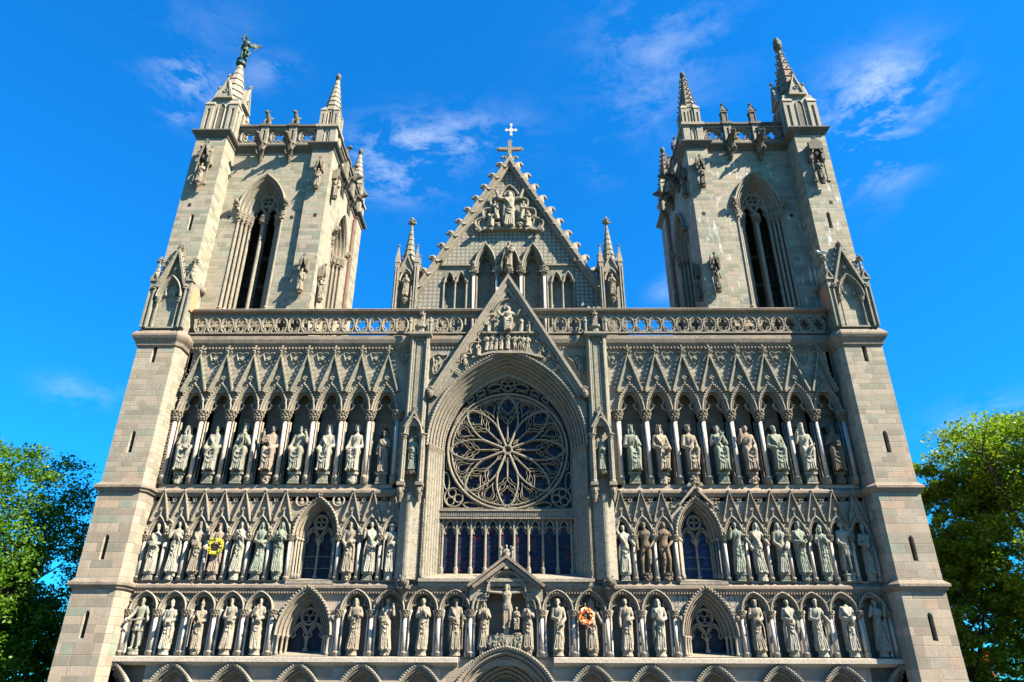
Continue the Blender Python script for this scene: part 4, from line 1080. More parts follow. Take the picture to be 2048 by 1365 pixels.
# nine lancets below
PW = 6.98/9
def lancets():
    fr = MB(); 
    for k in range(10):
        x = -3.49+PW*k; fr.lathe(x,2.38,[(.12,5.3),(.12,5.62),(.075,5.70),(.065,7.6)],8); fr.box(x-.04,x+.04,2.33,2.62,5.3,8.2)
    fo = pmesh(fr,'lancet_row',M['carved'],C)
    for k in range(9):
        x = -3.49+PW*(k+.5)
        m = MB(); hw = PW/2-.05
        for sx in (-1,1):
            m.line2(cr([(x+sx*hw,7.45),(x+sx*hw*.92,7.68),(x+sx*hw*.6,7.78),(x+sx*hw*.5,7.98),(x,8.2)],4),2.36,.045,.2)
            m.add([(x+sx*hw*.98,2.5,7.5),(x+sx*hw,2.5,8.2),(x,2.5,8.2),(x+sx*hw*.3,2.5,8.02),(x+sx*hw*.62,2.5,7.8)],[(0,1,2,3,4)])
            m.ring2(x+sx*hw*.78,8.02,.07,2.42,.02,.08,10)
        m.line2(arch_pts(x,7.42,*arch_rc(.25,.46),6),2.50,.035,.1)
        pmesh(m,'lancet_head',M['carved'],fo)
        g = MB(); g.fill_arch(x,7.42,.30,.52,2.58,5.5,6); pmesh(g,'lancet_glass',M['glass_red'],fo)
lancets()
# --- clustered pilasters with statue niches
def pilaster(s_):
    m = mk(s_)
    m.prism_z([(-5.62,.95),(-4.78,.95),(-4.62,1.38),(-4.62,1.6),(-5.85,1.6),(-5.85,1.2)],13.2,18.75)
    for dx in (-.50,-.42,.42,.50): m.lathe(-5.2+dx,.86+ (0 if abs(dx)<.45 else .1),[(.07,12.4),(.07,18.6),(.11,18.72)],8)
    for dx in (-.16,.16):
        for q in range(56): m.blob((-5.2+dx,.93,13.75+.088*q),(.035,.03,.034),5,3)
        m.lathe(-5.2+dx*1.9,.90,[(.045,13.0),(.045,18.3)],6)
    m.line2(cr([(-5.5,18.2),(-5.35,18.5),(-5.2,18.35),(-5.05,18.5),(-4.9,18.2)],4),.84,.04,.15)
    m.prism_z([(-5.9,.62),(-4.52,.62),(-4.52,1.6),(-5.9,1.6)],18.72,18.86); m.prism_z([(-5.82,.7),(-4.6,.7),(-4.6,1.6),(-5.82,1.6)],18.62,18.72)
    m.lathe(-5.2,1.1,[(.3,18.86),(.3,19.2),(.42,19.28),(.42,19.42),(.2,19.42)],8,PI/8)
    for dx in (-.62,.58): m.lathe(-5.2+dx,.82,[(.09,18.86),(.09,19.5),(.14,19.6),(.05,19.9)],8); leaf_cluster(m,(-5.2+dx,.8,19.8),.12,4,7)
    pl_ = pmesh(m,'pilaster',M['carved_grey'])
    # the niche in its middle
    m = mk(s_)
    m.archiv(-5.2,12.55,.52,1.0,[(0,1.0),(0,.62),(-.05,.56),(-.1,.62)]+[(r-.1,y) for r,y in orders(.14,.3,2,.64)],8)
    for sx in (-1,1): m.prism_y([(-5.2+sx*.55,12.9),(-5.2+sx*.45,12.9),(-5.2,13.72),(-5.2,13.95)] if sx>0 else [(-5.2,13.95),(-5.2,13.72),(-5.2+sx*.45,12.9),(-5.2+sx*.55,12.9)],.6,.95)
    m.add([(-5.72,.75,13.0),(-4.68,.75,13.0),(-5.2,.75,13.85)],[(0,1,2)]); finial(m,-5.2,.72,13.85,.32)
    m.panel_arch(-5.8,-4.6,12.55,13.5,.9,-5.2,12.55,.36,.75)
    m.box(-5.85,-5.66,.95,1.6,9.6,12.6); m.box(-4.74,-4.55,.95,1.6,9.6,12.6); m.rect(-5.8,-4.6,4.8,13.3,1.45)
    nc = pmesh(m,'pilaster_niche',M['carved'],pl_)
    for dx in (-.50,.50):
        m = mk(s_); cp = mk(s_)
        for ex,ey in ((0,0),(-.09,.1),(.09,.1)): m.lathe(-5.2+dx+ex,.76+ey,[(.085,9.8),(.085,9.95),(.06,10.0),(.06,12.25)],8)
        cp.lathe(-5.2+dx,.8,[(.10,12.2),(.17,12.45),(.24,12.5),(.24,12.56),(.1,12.56)],8); leaf_cluster(cp,(-5.2+dx,.76,12.38),.15,6,8)
        pmesh(m,'niche_shafts',M['carved'],pl_); pmesh(cp,'capital',M['leafwork'],pl_)
    # carved heads below, then the plain shafts
    for dx in (-.5,.5):
        m = mk(s_); x = -5.2+dx
        m.blob((x,.80,9.40),(.16,.17,.22),8,6); m.blob((x,.72,9.3),(.09,.10,.1),8,6); m.tube([(x,.62,9.42),(x,.58,9.34)],[.03,.04],5)
        for k in range(9): a = PI*k/8; m.blob((x+.17*math.cos(a),.78,9.45+.14*math.sin(a)),.06,6,4)
        m.prism_z([(x-.2,.62),(x+.2,.62),(x+.2,1.3),(x-.2,1.3)],9.66,9.84); m.lathe(x,.9,[(.05,8.8),(.12,9.0),(.2,9.3)],8)
        pmesh(m,'head_corbel',M['leafwork'],pl_)
    m = mk(s_)
    m.prism_z([(-5.72,1.2),(-5.4,.98),(-5.0,.98),(-4.62,1.2),(-4.62,1.6),(-5.75,1.6)],4.9,9.1)
    m.lathe(-5.2,1.12,[(.27,4.9),(.25,5.05),(.25,9.3)],16); m.lathe(-5.56,1.25,[(.13,4.9),(.13,9.2)],10); m.lathe(-4.82,1.25,[(.13,4.9),(.13,9.2)],10)
    m.prism_z([(-5.9,.9),(-4.55,.9),(-4.55,1.5),(-5.9,1.5)],9.0,9.14) if False else None
    pmesh(m,'pilaster_shafts',M['carved'],pl_)
    # crouching beast at the foot
    m = mk(s_); x = -5.22
    m.blob((x,.95,4.72),(.26,.32,.2),8,6); m.blob((x+.02,.66,4.82),(.17,.16,.18),8,6); m.blob((x+.02,.52,4.76),(.09,.1,.08),6,4)
    for dx in (-.22,.22): m.tube([(x+dx,.9,4.8),(x+dx*1.2,.7,4.6),(x+dx*.9,.62,4.42)],[.09,.08,.05],6); m.blob((x+dx*.6,.66,5.0),(.05,.05,.07),6,4)
    m.prism_z([(-5.6,.8),(-4.9,.8),(-4.9,1.5),(-5.6,1.5)],4.42,4.56); m.lathe(x,1.2,[(.06,3.9),(.2,4.2),(.3,4.44)],8)
    pmesh(m,'crouching_beast',M['dark_carved'],pl_)
    # hooded relief panel beside the gable
    m = mk(s_)
    m.line2([(x-3.95,z) for x,z in cr([(-.42,1.35),(-.1,1.5),(.2,1.42),(.45,1.5),(.42,1.2),(.2,.95),(.15,.6),(-.05,.25),(-.28,.1),(-.4,.4),(-.36,.75),(-.42,1.35)],3)[:-1]] if False else
            [(-4.02+x,16.3+z) for x,z in cr([(-.42,1.25),(-.1,1.4),(.2,1.30),(.45,1.36),(.38,1.1),(.12,.85),(.02,.5),(-.12,.2),(-.3,.1),(-.4,.4),(-.34,.75),(-.42,1.25)],3)[:-1]],1.26,.05,.14,True)
    for a,b in (((-4.25,17.3),(-4.15,17.0)),((-4.0,17.4),(-4.1,17.0)),((-4.15,16.9),(-4.3,16.6))): m.rod((a[0],1.34,a[1]),(b[0],1.34,b[1]),.09,.06,6)
    m.blob((-4.1,1.32,17.45),.1,8,6); m.blob((-4.25,1.33,16.9),(.12,.07,.2),8,6); m.blob((-4.22,1.33,16.6),(.1,.07,.1),6,4)
    pmesh(m,'relief_panel',M['carved_grey'],pl_)
both(pilaster)
# --- gable over the rose
m = MB(); ap = 23.0; bxx,bz = 4.5,15.1
def rake(m, apz, x1, z1, y0, y1, wd):
    l = math.hypot(x1, apz-z1); nx,nz = (apz-z1)/l, x1/l
    for sx in (-1,1):
        q = [(sx*x1,z1),(sx*(x1-nx*wd),z1-nz*wd),(0,apz-wd/nz),(0,apz)]
        if sx < 0: q = q[::-1]
        m.prism_y(q, y0, y1)
rake(m, ap, bxx, bz, .78, 1.42, .16); rake(m, ap-.32, bxx-.11, bz-.06, .90, 1.42, .20); rake(m, ap-.74, bxx-.28, bz-.12, 1.02, 1.42, .22)
rg = pmesh(m,'rose_gable',M['carved'])
m = MB()
P = arch_pts(0,RZ,R_,c_,30)
def gz(x): return ap-.6-(ap-bz)/bxx*abs(x)
for (xa,za),(xb,zb) in zip(P[:-1],P[1:]):
    if gz(xa) > za and gz(xb) > zb: m.add([(xa,1.2,za),(xb,1.2,zb),(xb,1.2,gz(xb)),(xa,1.2,gz(xa))],[(0,1,2,3)])
pmesh(m,'gable_face',M['carved_grey'],rg)
def lobes(pts, y, wd, m):          # scalloped frame: arcs bulging between the points
    for (xa,za),(xb,zb) in zip(pts[:-1],pts[1:]):
        l = math.hypot(xb-xa,zb-za); nx,nz = -(zb-za)/l,(xb-xa)/l
        q = [(xa+(xb-xa)*t+nx*l*.42*math.sin(PI*t), za+(zb-za)*t+nz*l*.42*math.sin(PI*t)) for t in [k/8 for k in range(9)]]
        m.line2(q, y, wd, .2)
m = MB()
lp = [(-3.25,16.4),(-2.75,17.0),(-2.15,17.6),(-1.65,18.4),(-1.28,19.2),(-.88,20.2)]
lobes(lp,1.02,.07,m); lobes([(-x,z) for x,z in lp][::-1],1.02,.07,m); m.line2(arch_pts(0,20.2,*arch_rc(.88,1.15),8),1.02,.07,.2)
m.box(-1.55,1.55,.95,1.2,18.92,19.0) if False else None
pmesh(m,'scalloped_frame',M['carved'],rg)
for sx in (-1,1):
    m = MB(); x = sx*4.42
    m.blob((x,.85,15.0),(.2,.2,.28),8,6); m.blob((x,.72,14.92),(.1,.1,.12),6,4); leaf_cluster(m,(x,.85,15.25),.22,3,8); m.tube([(x,.66,15.06),(x,.62,14.95)],[.03,.045],5)
    pmesh(m,'head_corbel',M['leafwork'],rg)
# relief figures
def small_fig(H, seed, seated=False, arms=('belly','chest'), hair='short', nude=False, beard=0, sway=.4, head='bare'):
    me,_,_,_ = figure(H, arms=arms, seed=seed, seated=seated, hair=hair, nude=nude, beard=beard, sway=sway, head=head, voxel=H*.022); return me
def relief(par, name, me, x, y, z, rz=0, ry=0, mat='carved'):
    o = link(name, me, M[mat], par, (x,y,z)); o.rotation_euler = (0,ry,rz); return o
TM = 'st_cream'
relief(rg,'enthroned_figure',small_fig(1.75,3,True,('wide','wide'),'long'),0,1.02,19.0,0,0,TM)
m = MB(); m.ring2(0,20.78,.24,1.1,.04,.08,20); m.blob((0,1.15,20.78),(.22,.05,.22),12,6); pmesh(m,'halo',M['carved'],rg)
sf = [small_fig(1.12,k,False,[('pray','chest'),('belly','book'),('chest','chin'),('raise','belly')][k%4],'short' if k%2 else 'long') for k in range(4)]
st_ = small_fig(.95,7,True,('lap','chest'),'short')
sn = [small_fig(1.05,k,nude=True,arms=[('chest','belly'),('raise','chin'),('pray','belly')][k%3],sway=[-1,1,-1][k%3]) for k in range(3)]
relief(rg,'relief_figure',sf[0],-.72,1.1,19.0,.3,0,TM); relief(rg,'relief_figure',sf[1],.78,1.1,19.0,-.3,0,TM)
relief(rg,'relief_figure',st_,-1.2,1.08,18.98,.5,0,TM); relief(rg,'relief_figure',st_,1.28,1.08,18.98,-.5,0,TM)
for k,(x,me) in enumerate(((-.40,sf[2]),(-.72,sf[3]),(-.98,sf[0]),(-1.26,sf[1]),(0,sf[2]),(.42,sn[0]),(.68,sn[1]),(.94,sn[2]),(1.2,sn[0]))): relief(rg,'relief_figure',me,x,1.06,17.86-.08*abs(x),0,0,TM)
relief(rg,'relief_figure',st_,-1.75,1.06,17.4,.4,0,TM); relief(rg,'relief_figure',sn[1],1.62,1.1,17.2,0,.5,TM); relief(rg,'relief_figure',sn[2],1.95,1.1,17.0,0,.8,TM)
relief(rg,'relief_figure',sn[0],-2.35,1.08,16.75,0,-.3,TM); relief(rg,'relief_figure',sn[1],-2.65,1.1,16.35,0,-1.1,TM); relief(rg,'relief_figure',sn[2],2.5,1.1,16.35,0,.9,TM)
m = MB()
m.prism_y([(-1.55,18.9),(1.55,18.9),(1.5,19.0),(-1.5,19.0)],.92,1.22); m.prism_y([(-2.1,17.28),(-.9,17.6),(.9,17.6),(2.1,17.28),(2.1,17.4),(.9,17.76),(-.9,17.76),(-2.1,17.4)],.95,1.22)
rn = random.Random(9)
for k in range(26): x = rn.uniform(-1.5,1.5); m.blob((x,.95,18.93),(.09,.05,.05),6,4)
pmesh(m,'relief_ledge',M['carved'],rg)
# --- gable over the crucifixion
m = MB(); rake(m,6.1,1.98,4.62,.85,1.5,.13); rake(m,5.85,1.75,4.62,.95,1.5,.2)
cg = pmesh(m,'crucifixion_gable',M['string'])
m = MB(); m.add([(-1.9,1.36,4.6),(1.9,1.36,4.6),(0,1.36,6.0)],[(0,1,2)]) if False else m.panel_arch(-1.5,1.5,4.45,4.75,1.3,0,4.1,1.02,1.0)
def tri(m, y):
    P = arch_pts(0,4.35,*arch_rc(.98,.98),12)
    for (xa,za),(xb,zb) in zip(P[:-1],P[1:]): m.add([(xa,y,za),(xb,y,zb),(xb,y,5.95-.74*abs(xb)),(xa,y,5.95-.74*abs(xa))],[(0,1,2,3)])
    for sx in (-1,1): m.add([(sx*.98,y,4.35),(sx*1.85,y,4.35),(sx*1.85,y,4.6),(sx*.98,y,5.25)],[(0,1,2,3)])
m = MB(); tri(m,1.28); m.rect(-1.85,-.98,3.9,4.36,1.29); m.rect(.98,1.85,3.9,4.36,1.29)
pmesh(m,'gable_face',M['carved'],cg)
m = MB(); m.archiv(0,4.35,1.02,1.02,[(0,1.29),(0,1.12),(-.05,1.06),(-.1,1.12)]+[(r-.1,y) for r,y in orders(.15,.25,2,1.15)],10)
for sx in (-1,1): m.line2(cr([(sx*1.02,4.35),(sx*1.05,4.2),(sx*1.25,4.25),(sx*1.5,4.1),(sx*1.66,3.8),(sx*1.7,3.5)],4),1.16,.07,.25); m.line2(cr([(sx*.9,4.35),(sx*.93,4.1),(sx*1.2,4.12),(sx*1.4,3.9),(sx*1.5,3.5)],4),1.22,.05,.25)
for px,pz in arch_pts(0,4.35,*arch_rc(.98,.98),12): m.blob((px,1.08,pz),(.045,.04,.045),6,4)
pmesh(m,'trefoil_arch',M['carved'],cg)
m = MB()
for sx in (-1,1):
    m.lathe(sx*.3,1.1,[(.07,5.9),(.07,6.38),(.11,6.4),(.11,6.5),(.09,6.5)],8)
    for k in range(4): a=PI/2*k+.7; m.box(sx*.3+.08*math.cos(a)-.025,sx*.3+.08*math.cos(a)+.025,1.1+.08*math.sin(a)-.025,1.1+.08*math.sin(a)+.025,6.5,6.57)
pmesh(m,'turret',M['carved'],cg)
relief(cg,'bust',small_fig(1.25,9,False,('chest','belly'),'short'),0,1.12,5.38)
# reclining relief below the cross
m = MB(); m.lathe(0,1.5,[(.9,1.55),(.92,1.7),(.95,2.2),(1.0,2.3)],20,0,1,.35)
rn = random.Random(4)
for k in range(34): x = rn.uniform(-.85,.85); z = rn.uniform(1.78,2.2); m.tube([(x,1.16+.12*x*x,z-.12),(x+rn.uniform(-.06,.06),1.12+.12*x*x,z),(x+rn.uniform(-.1,.1),1.14+.12*x*x,z+.13)],[.03,.05,.03],5); m.blob((x,1.12+.12*x*x,z+.15),.04,6,4)
pmesh(m,'crowd_relief',M['carved_grey'],cg)

# --- parapet balustrade
def balustrade(s_):
    top = mk(s_); top.plan_sweep([(-19.2,1.25),(-.9,1.25)],[(0,20.20),(.03,20.22),(.05,20.36),(.30,20.44),(.34,20.56),(.24,20.64),(-.25,20.64),(-.25,20.2)])
    par = pmesh(top,'parapet_rail',M['string'])
    m = mk(s_); m.box(-19.2,-1.0,1.12,1.36,18.99,19.06); m.box(-19.2,-1.0,1.16,1.36,20.12,20.21)
    pmesh(m,'parapet_kerb',M['carved'],par)
balustrade(-1); balustrade(1)
def quat_mesh(r, w1, w2, y0, sq):
    m = MB(); m.ring2(0,0,r,y0,w1,.2,24)
    for k in range(4):
        a = PI/2*k; m.line2([(r*.42*math.cos(a)+r*.40*math.cos(a+t), r*.42*math.sin(a)+r*.40*math.sin(a+t)) for t in [(-1.9+3.8*q/8) for q in range(9)]],y0+.04,w2,.14)
    for k in range(4):
        a = PI/4+PI/2*k; m.ring2(sq*math.cos(PI/4)*1.0*(1 if math.cos(a)>0 else -1)*1.0, (1 if math.sin(a)>0 else -1)*sq*math.cos(PI/4), r*.2, y0+.03, r*.075, .15, 10) if sq else None
    return m.mesh('quatrefoil')
QM = quat_mesh(.37,.055,.036,1.14,0)
QM.transform(Matrix.Diagonal((1.0,1,1.42,1)))
DMS = []
for sz in (-1,1):
    DM = MB(); DM.ring2(0,sz*.42,.11,1.16,.042,.16,12)
    for sx in (-1,1): DM.line2([(sx*.17,sz*.54),(sx*.10,sz*.42),(sx*.0,sz*.24)],1.19,.03,.1)
    DMS.append(DM.mesh('spandrel_ring'))
for s_ in (-1,1):
    for k in range(21):
        x = 18.66-.816*k
        if abs(x-5.2) < .75 or x < 2.35: continue
        q = link('quatrefoil', QM, M['carved'], C, (s_*x,0,19.59))
        if k:
            for dm in DMS: link('spandrel_ring', dm, M['carved'], q, (s_*.408,0,0))
    m = MB(); m.rect(min(s_*19.25,s_*19.1),max(s_*19.25,s_*19.1),19.0,20.2,1.3)
# ------------------------------------------------------------------ upper gable
YG = 3.0; GA = 33.35
SL = (GA-22.45)/6.05
def gx(z): return (GA-z)/SL
m = MB()
# wall zones: sill at 24.95
m.add([(-gx(24.95),YG,24.95),(gx(24.95),YG,24.95),(0,YG,GA)],[(0,1,2)]) if False else None
bigs = [(-1.56),(0),(1.56)]
zc = 24.66
gf = MB()
def gslab(x0,x1,z0,cx=None,a=0,h=0):      # strip of the gable face from z0 up to the raking edge, with an arch cut
    n = 10
    xs_ = [x0+(x1-x0)*k/n for k in range(n+1)] if cx is None else None
    if cx is None:
        for xa,xb in zip(xs_[:-1],xs_[1:]):
            za,zb = GA-SL*abs(xa), GA-SL*abs(xb)
            if max(za,zb) > z0: gf.add([(xa,YG,z0),(xb,YG,z0),(xb,YG,max(zb,z0)),(xa,YG,max(za,z0))],[(0,1,2,3)])
    else:
        for (xa,za),(xb,zb) in zip(arch_pts(cx,z0,*arch_rc(a,h),8)[:-1],arch_pts(cx,z0,*arch_rc(a,h),8)[1:]):
            gf.add([(xa,YG,za),(xb,YG,zb),(xb,YG,GA-SL*abs(xb)),(xa,YG,GA-SL*abs(xa))],[(0,1,2,3)])
gslab(-2.34,-2.21,zc); gslab(2.21,2.34,zc)
for cx in bigs: gslab(0,0,zc,cx,.65,1.65)
for xa,xb in ((-.91,-.65),(.65,.91)): gslab(xa,xb,zc)
gslab(-6.2,-2.34,24.95); gslab(2.34,6.2,24.95)
gab = pmesh(gf,'gable_wall',M['diaper'])
for sx in (-1,1):
    m = MB()
    for z0,z1 in ((20.0,24.95),):
        xa,xb = sorted((sx*4.35,sx*7.3)); 
        n = 8
        for k in range(n):
            p,q = xa+(xb-xa)*k/n, xa+(xb-xa)*(k+1)/n
            za,zb = min(24.95,GA-SL*abs(p)), min(24.95,GA-SL*abs(q)); m.add([(p,YG,19.0),(q,YG,19.0),(q,YG,max(zb,19.0)),(p,YG,max(za,19.0))],[(0,1,2,3)])
    pmesh(m,'diaper_panel',M['diaper'],gab)
m = MB()
for sx in (-1,1):
    for cx in (3.12,3.88):
        m.panel_arch(sx*cx-.38,sx*cx+.38,23.75,24.95,YG,sx*cx,23.75,.30,.62)
        m.rect(sx*cx-.38,sx*cx+.38,19.0,24.95,3.5)
        m.archiv(sx*cx,23.75,.34,.74,[(0,3.0),(0,2.86),(-.06,2.84),(-.10,2.95),(-.15,3.1)],8)
        m.line2(cr([(sx*cx-.26,23.75),(sx*cx-.15,23.9),(sx*cx-.2,24.05),(sx*cx,24.28),(sx*cx+.2,24.05),(sx*cx+.15,23.9),(sx*cx+.26,23.75)],3),3.12,.03,.12)
    m.rect(min(sx*2.3,sx*2.76),max(sx*2.3,sx*2.76),19.0,24.95,YG); m.rect(min(sx*4.24,sx*4.36),max(sx*4.24,sx*4.36),19,24.95,YG)
    m.box(*sorted((sx*2.35,sx*4.6)),2.85,3.0,24.9,25.02)
    for x in (2.76,3.5,4.24): m.lathe(sx*x,2.95,[(.07,20.5),(.07,23.5),(.06,23.55),(.13,23.72),(.15,23.78)],8); leaf_cluster(m,(sx*x,2.9,23.62),.1,2,6)
m.rect(-2.3,2.3,19.0,27.0,3.7)
for cx in bigs:
    m.archiv(cx,zc,.76,1.98,[(0,3.0),(0,2.72),(-.06,2.66),(-.12,2.74)]+[(r-.12,y) for r,y in orders(.20,.5,2,2.8)],12)
    for sx in (-1,1): m.line2(cr([(cx+sx*.42,zc),(cx+sx*.25,zc+.25),(cx+sx*.35,zc+.55),(cx+sx*.3,zc+.9),(cx,zc+1.3)],4),3.3,.05,.15); m.blob((cx+sx*.24,3.32,zc+.24),.07,6,4)
for x in (-2.31,-.78,.78,2.31):
    m.box(x-.13,x+.13,3.02,3.7,19,24.7)
pmesh(m,'gable_arcade',M['carved_grey'],gab)
for x in (-2.31,-.78,.78,2.31):
    m = MB(); m.lathe(x,2.86,[(.10,19.0),(.10,24.1)],10); pmesh(m,'column',M['shaft'],gab,smooth=True)
    m = MB()
    for dx in (-.2,.2): m.lathe(x+dx,2.98,[(.07,19),(.07,24.1)],8)
    m.lathe(x,2.88,[(.15,24.05),(.2,24.3),(.3,24.58),(.34,24.66),(.3,24.7)],10)
    for k in range(3): leaf_cluster(m,(x+(k-1)*.17,2.76,24.36),.17,k,8)
    pmesh(m,'capital',M['leafwork'],gab)
for x in (-2.31,-.78,.78,2.31,-4.35,4.35):
    m = MB(); leaf_cluster(m,(x,2.72,25.0 if abs(x)<3 else 25.2),.17,7,9); pmesh(m,'carved_stop',M['leafwork'],gab)
# trefoil niche with standing figure
m = MB()
lp = [(-2.05,27.75),(-1.75,28.75),(-1.12,29.5),(-.62,30.45)]
lobes(lp,2.72,.10,m); lobes([(-x,z) for x,z in lp][::-1],2.72,.10,m); m.line2(arch_pts(0,30.35,*arch_rc(.66,1.15),9),2.72,.10,.28)
lobes([(x*.9,28+(z-28)*.94) for x,z in lp],2.8,.06,m); lobes([(-x*.9,28+(z-28)*.94) for x,z in lp][::-1],2.8,.06,m)
m.box(-1.75,1.75,2.62,3.0,27.68,27.84)
for sx in (-1,1): leaf_cluster(m,(sx*2.12,2.68,27.6),.28,4,12); m.tube(cr([(sx*1.9,2.7,27.6),(sx*1.4,2.66,27.72),(sx*1.1,2.66,27.6)],3),.07,6)
pmesh(m,'trefoil_niche',M['carved'],gab)
m = MB(); m.add([(x,2.94,z) for x,z in ((-2.0,27.84),(2.0,27.84),(1.9,28.7),(1.1,29.6),(.62,30.5),(0,31.4),(-.62,30.5),(-1.1,29.6),(-1.9,28.7))],[tuple(range(9))]); pmesh(m,'niche_back',M['carved_grey'],gab)
relief(gab,'standing_figure',figure(3.05,arms=('orans','orans'),seed=4,hair='long',beard=1,voxel=.04)[0],0,2.78,27.85,0,0,TM)
m = MB(); m.ring2(0,30.68,.34,2.78,.05,.1,20); m.blob((0,2.86,30.68),(.32,.05,.32),14,6); pmesh(m,'halo',M['carved'],gab)
kn = [small_fig(1.35,11,True,('pray','chest')),small_fig(1.5,12,False,('pray','belly'),'curly')]
for sx in (-1,1):
    relief(gab,'relief_figure',kn[0],sx*1.3,2.72,27.84,sx*-.9,0,TM); relief(gab,'relief_figure',kn[1],sx*.82,2.76,28.5,sx*-.6,sx*.15,TM)
    m = MB(); m.tube(cr([(sx*1.5,2.8,28.6),(sx*1.75,2.82,28.9),(sx*1.6,2.84,28.1)],3),[.05,.07,.09,.10,.09,.06,.03],6); m.tube(cr([(sx*.95,2.8,29.4),(sx*1.25,2.84,29.6),(sx*1.2,2.86,28.9)],3),[.05,.07,.09,.10,.09,.06,.03],6); pmesh(m,'wing',M[TM],gab)
m = MB(); leaf_cluster(m,(-.75,2.75,28.0),.3,5,12); leaf_cluster(m,(.75,2.75,28.0),.3,6,12); pmesh(m,'cloud_relief',M['carved'],gab)
# raking cornice with crockets
m = MB()
def rakeY(m, apz, zb, y0, y1, wd):
    for sx in (-1,1):
        x1 = (apz-zb)/SL; l = math.hypot(x1,apz-zb); nx,nz = (apz-zb)/l, x1/l
        q = [(sx*x1,zb),(sx*(x1-wd*l/(apz-zb)),zb),(0,apz-wd/nz),(0,apz)]
        m.prism_y(q if sx>0 else q[::-1], y0, y1)
rakeY(m,GA+.65,20.6,2.55,3.5,.22); rakeY(m,GA+.28,20.6,2.68,3.2,.26)
cop = pmesh(m,'raking_cornice',M['carved'],C)
l = math.hypot(1,SL); nx,nz = SL/l, 1/l
for sx in (-1,1):
    for k in range(12):
        z = 33.15-.985*k; x = sx*(GA+.65-z)/SL
        m = MB(); m.tube([(x-sx*.12,2.85,z-.25),(x+sx*.04,2.85,z-.0),(x+sx*.11,2.85,z+.18),(x+sx*.22,2.85,z+.28),(x+sx*.34,2.85,z+.28),(x+sx*.39,2.85,z+.20)],[.36,.30,.23,.17,.14,.12],8)
        m.blob((x+sx*.39,2.85,z+.20),(.13,.13,.11),8,6)
        for q in range(4): a=PI/2*q; m.blob((x+sx*.39+.08*math.cos(a),2.85+.08*math.sin(a),z+.16),.06,6,4)
        pmesh(m,'crocket',M['carved'],cop)
m = MB()           # stone cross
m.lathe(0,2.95,[(.30,33.4),(.2,34.0),(.13,34.4)],8); m.box(-.13,.13,2.84,3.06,34.2,35.6); m.box(-.78,.78,2.85,3.05,34.77,35.01)
for x,z in ((-.8,34.89),(.8,34.89),(0,35.6)):
    for k in range(4): a=PI/2*k+PI/4*0; m.blob((x+.10*math.cos(a),2.95,z+.10*math.sin(a)),(.09,.09,.09),6,4)
m.ring2(0,34.89,.28,2.87,.04,.14,16)
for sx in (-1,1): m.tube([(sx*.12,2.95,33.75),(sx*.3,2.95,34.15),(sx*.5,2.95,34.2)],[.13,.09,.09],6); m.blob((sx*.52,2.95,34.1),.12,6,4)
leaf_cluster(m,(0,2.95,34.35),.18,3,10)
pmesh(m,'stone_cross',M['carved_grey'],cop)
m = MB(); m.rod((.08,3.1,34.5),(.1,3.1,36.3),.02,.02,6); pmesh(m,'cross_rod',M['iron'],cop)
m = MB(); yy = 3.08; zc2 = 36.86; xc = .1
m.box(xc-.05,xc+.05,yy,yy+.05,zc2-.52,zc2+.58); m.box(xc-.36,xc+.36,yy+.002,yy+.048,zc2-.06,zc2+.06)
for dx,dz in ((-.34,0),(.34,0),(0,.52),(0,-.42)):
    m.prism_y([(xc+dx+.11*math.cos(a),zc2+dz+.13*math.sin(a)) for a in [PI/4*k for k in range(8)]],yy-.005,yy+.055)
m.prism_y([(xc+.17*math.cos(a),zc2+.2*math.sin(a)) for a in [PI/4*k for k in range(8)]],yy-.008,yy+.058)
pmesh(m,'gilded_cross',M['gold'],cop)
# nave roof behind
m = MB(); m.prism_y([(-7.3,19.0),(7.3,19.0),(7.3,20.6),(0,GA-.1),(-7.3,20.6)],3.72,40); pmesh(m,'nave_roof',M['roof'])
m = MB(); m.box(-12.3,12.3,1.5,3.6,18.6,18.98); m.box(-22,22,11.2,40,GND,18.5); m.box(-19.3,19.3,3.2,11.2,GND,18.6) if False else None; pmesh(m,'nave_wall',M['ashlar'])

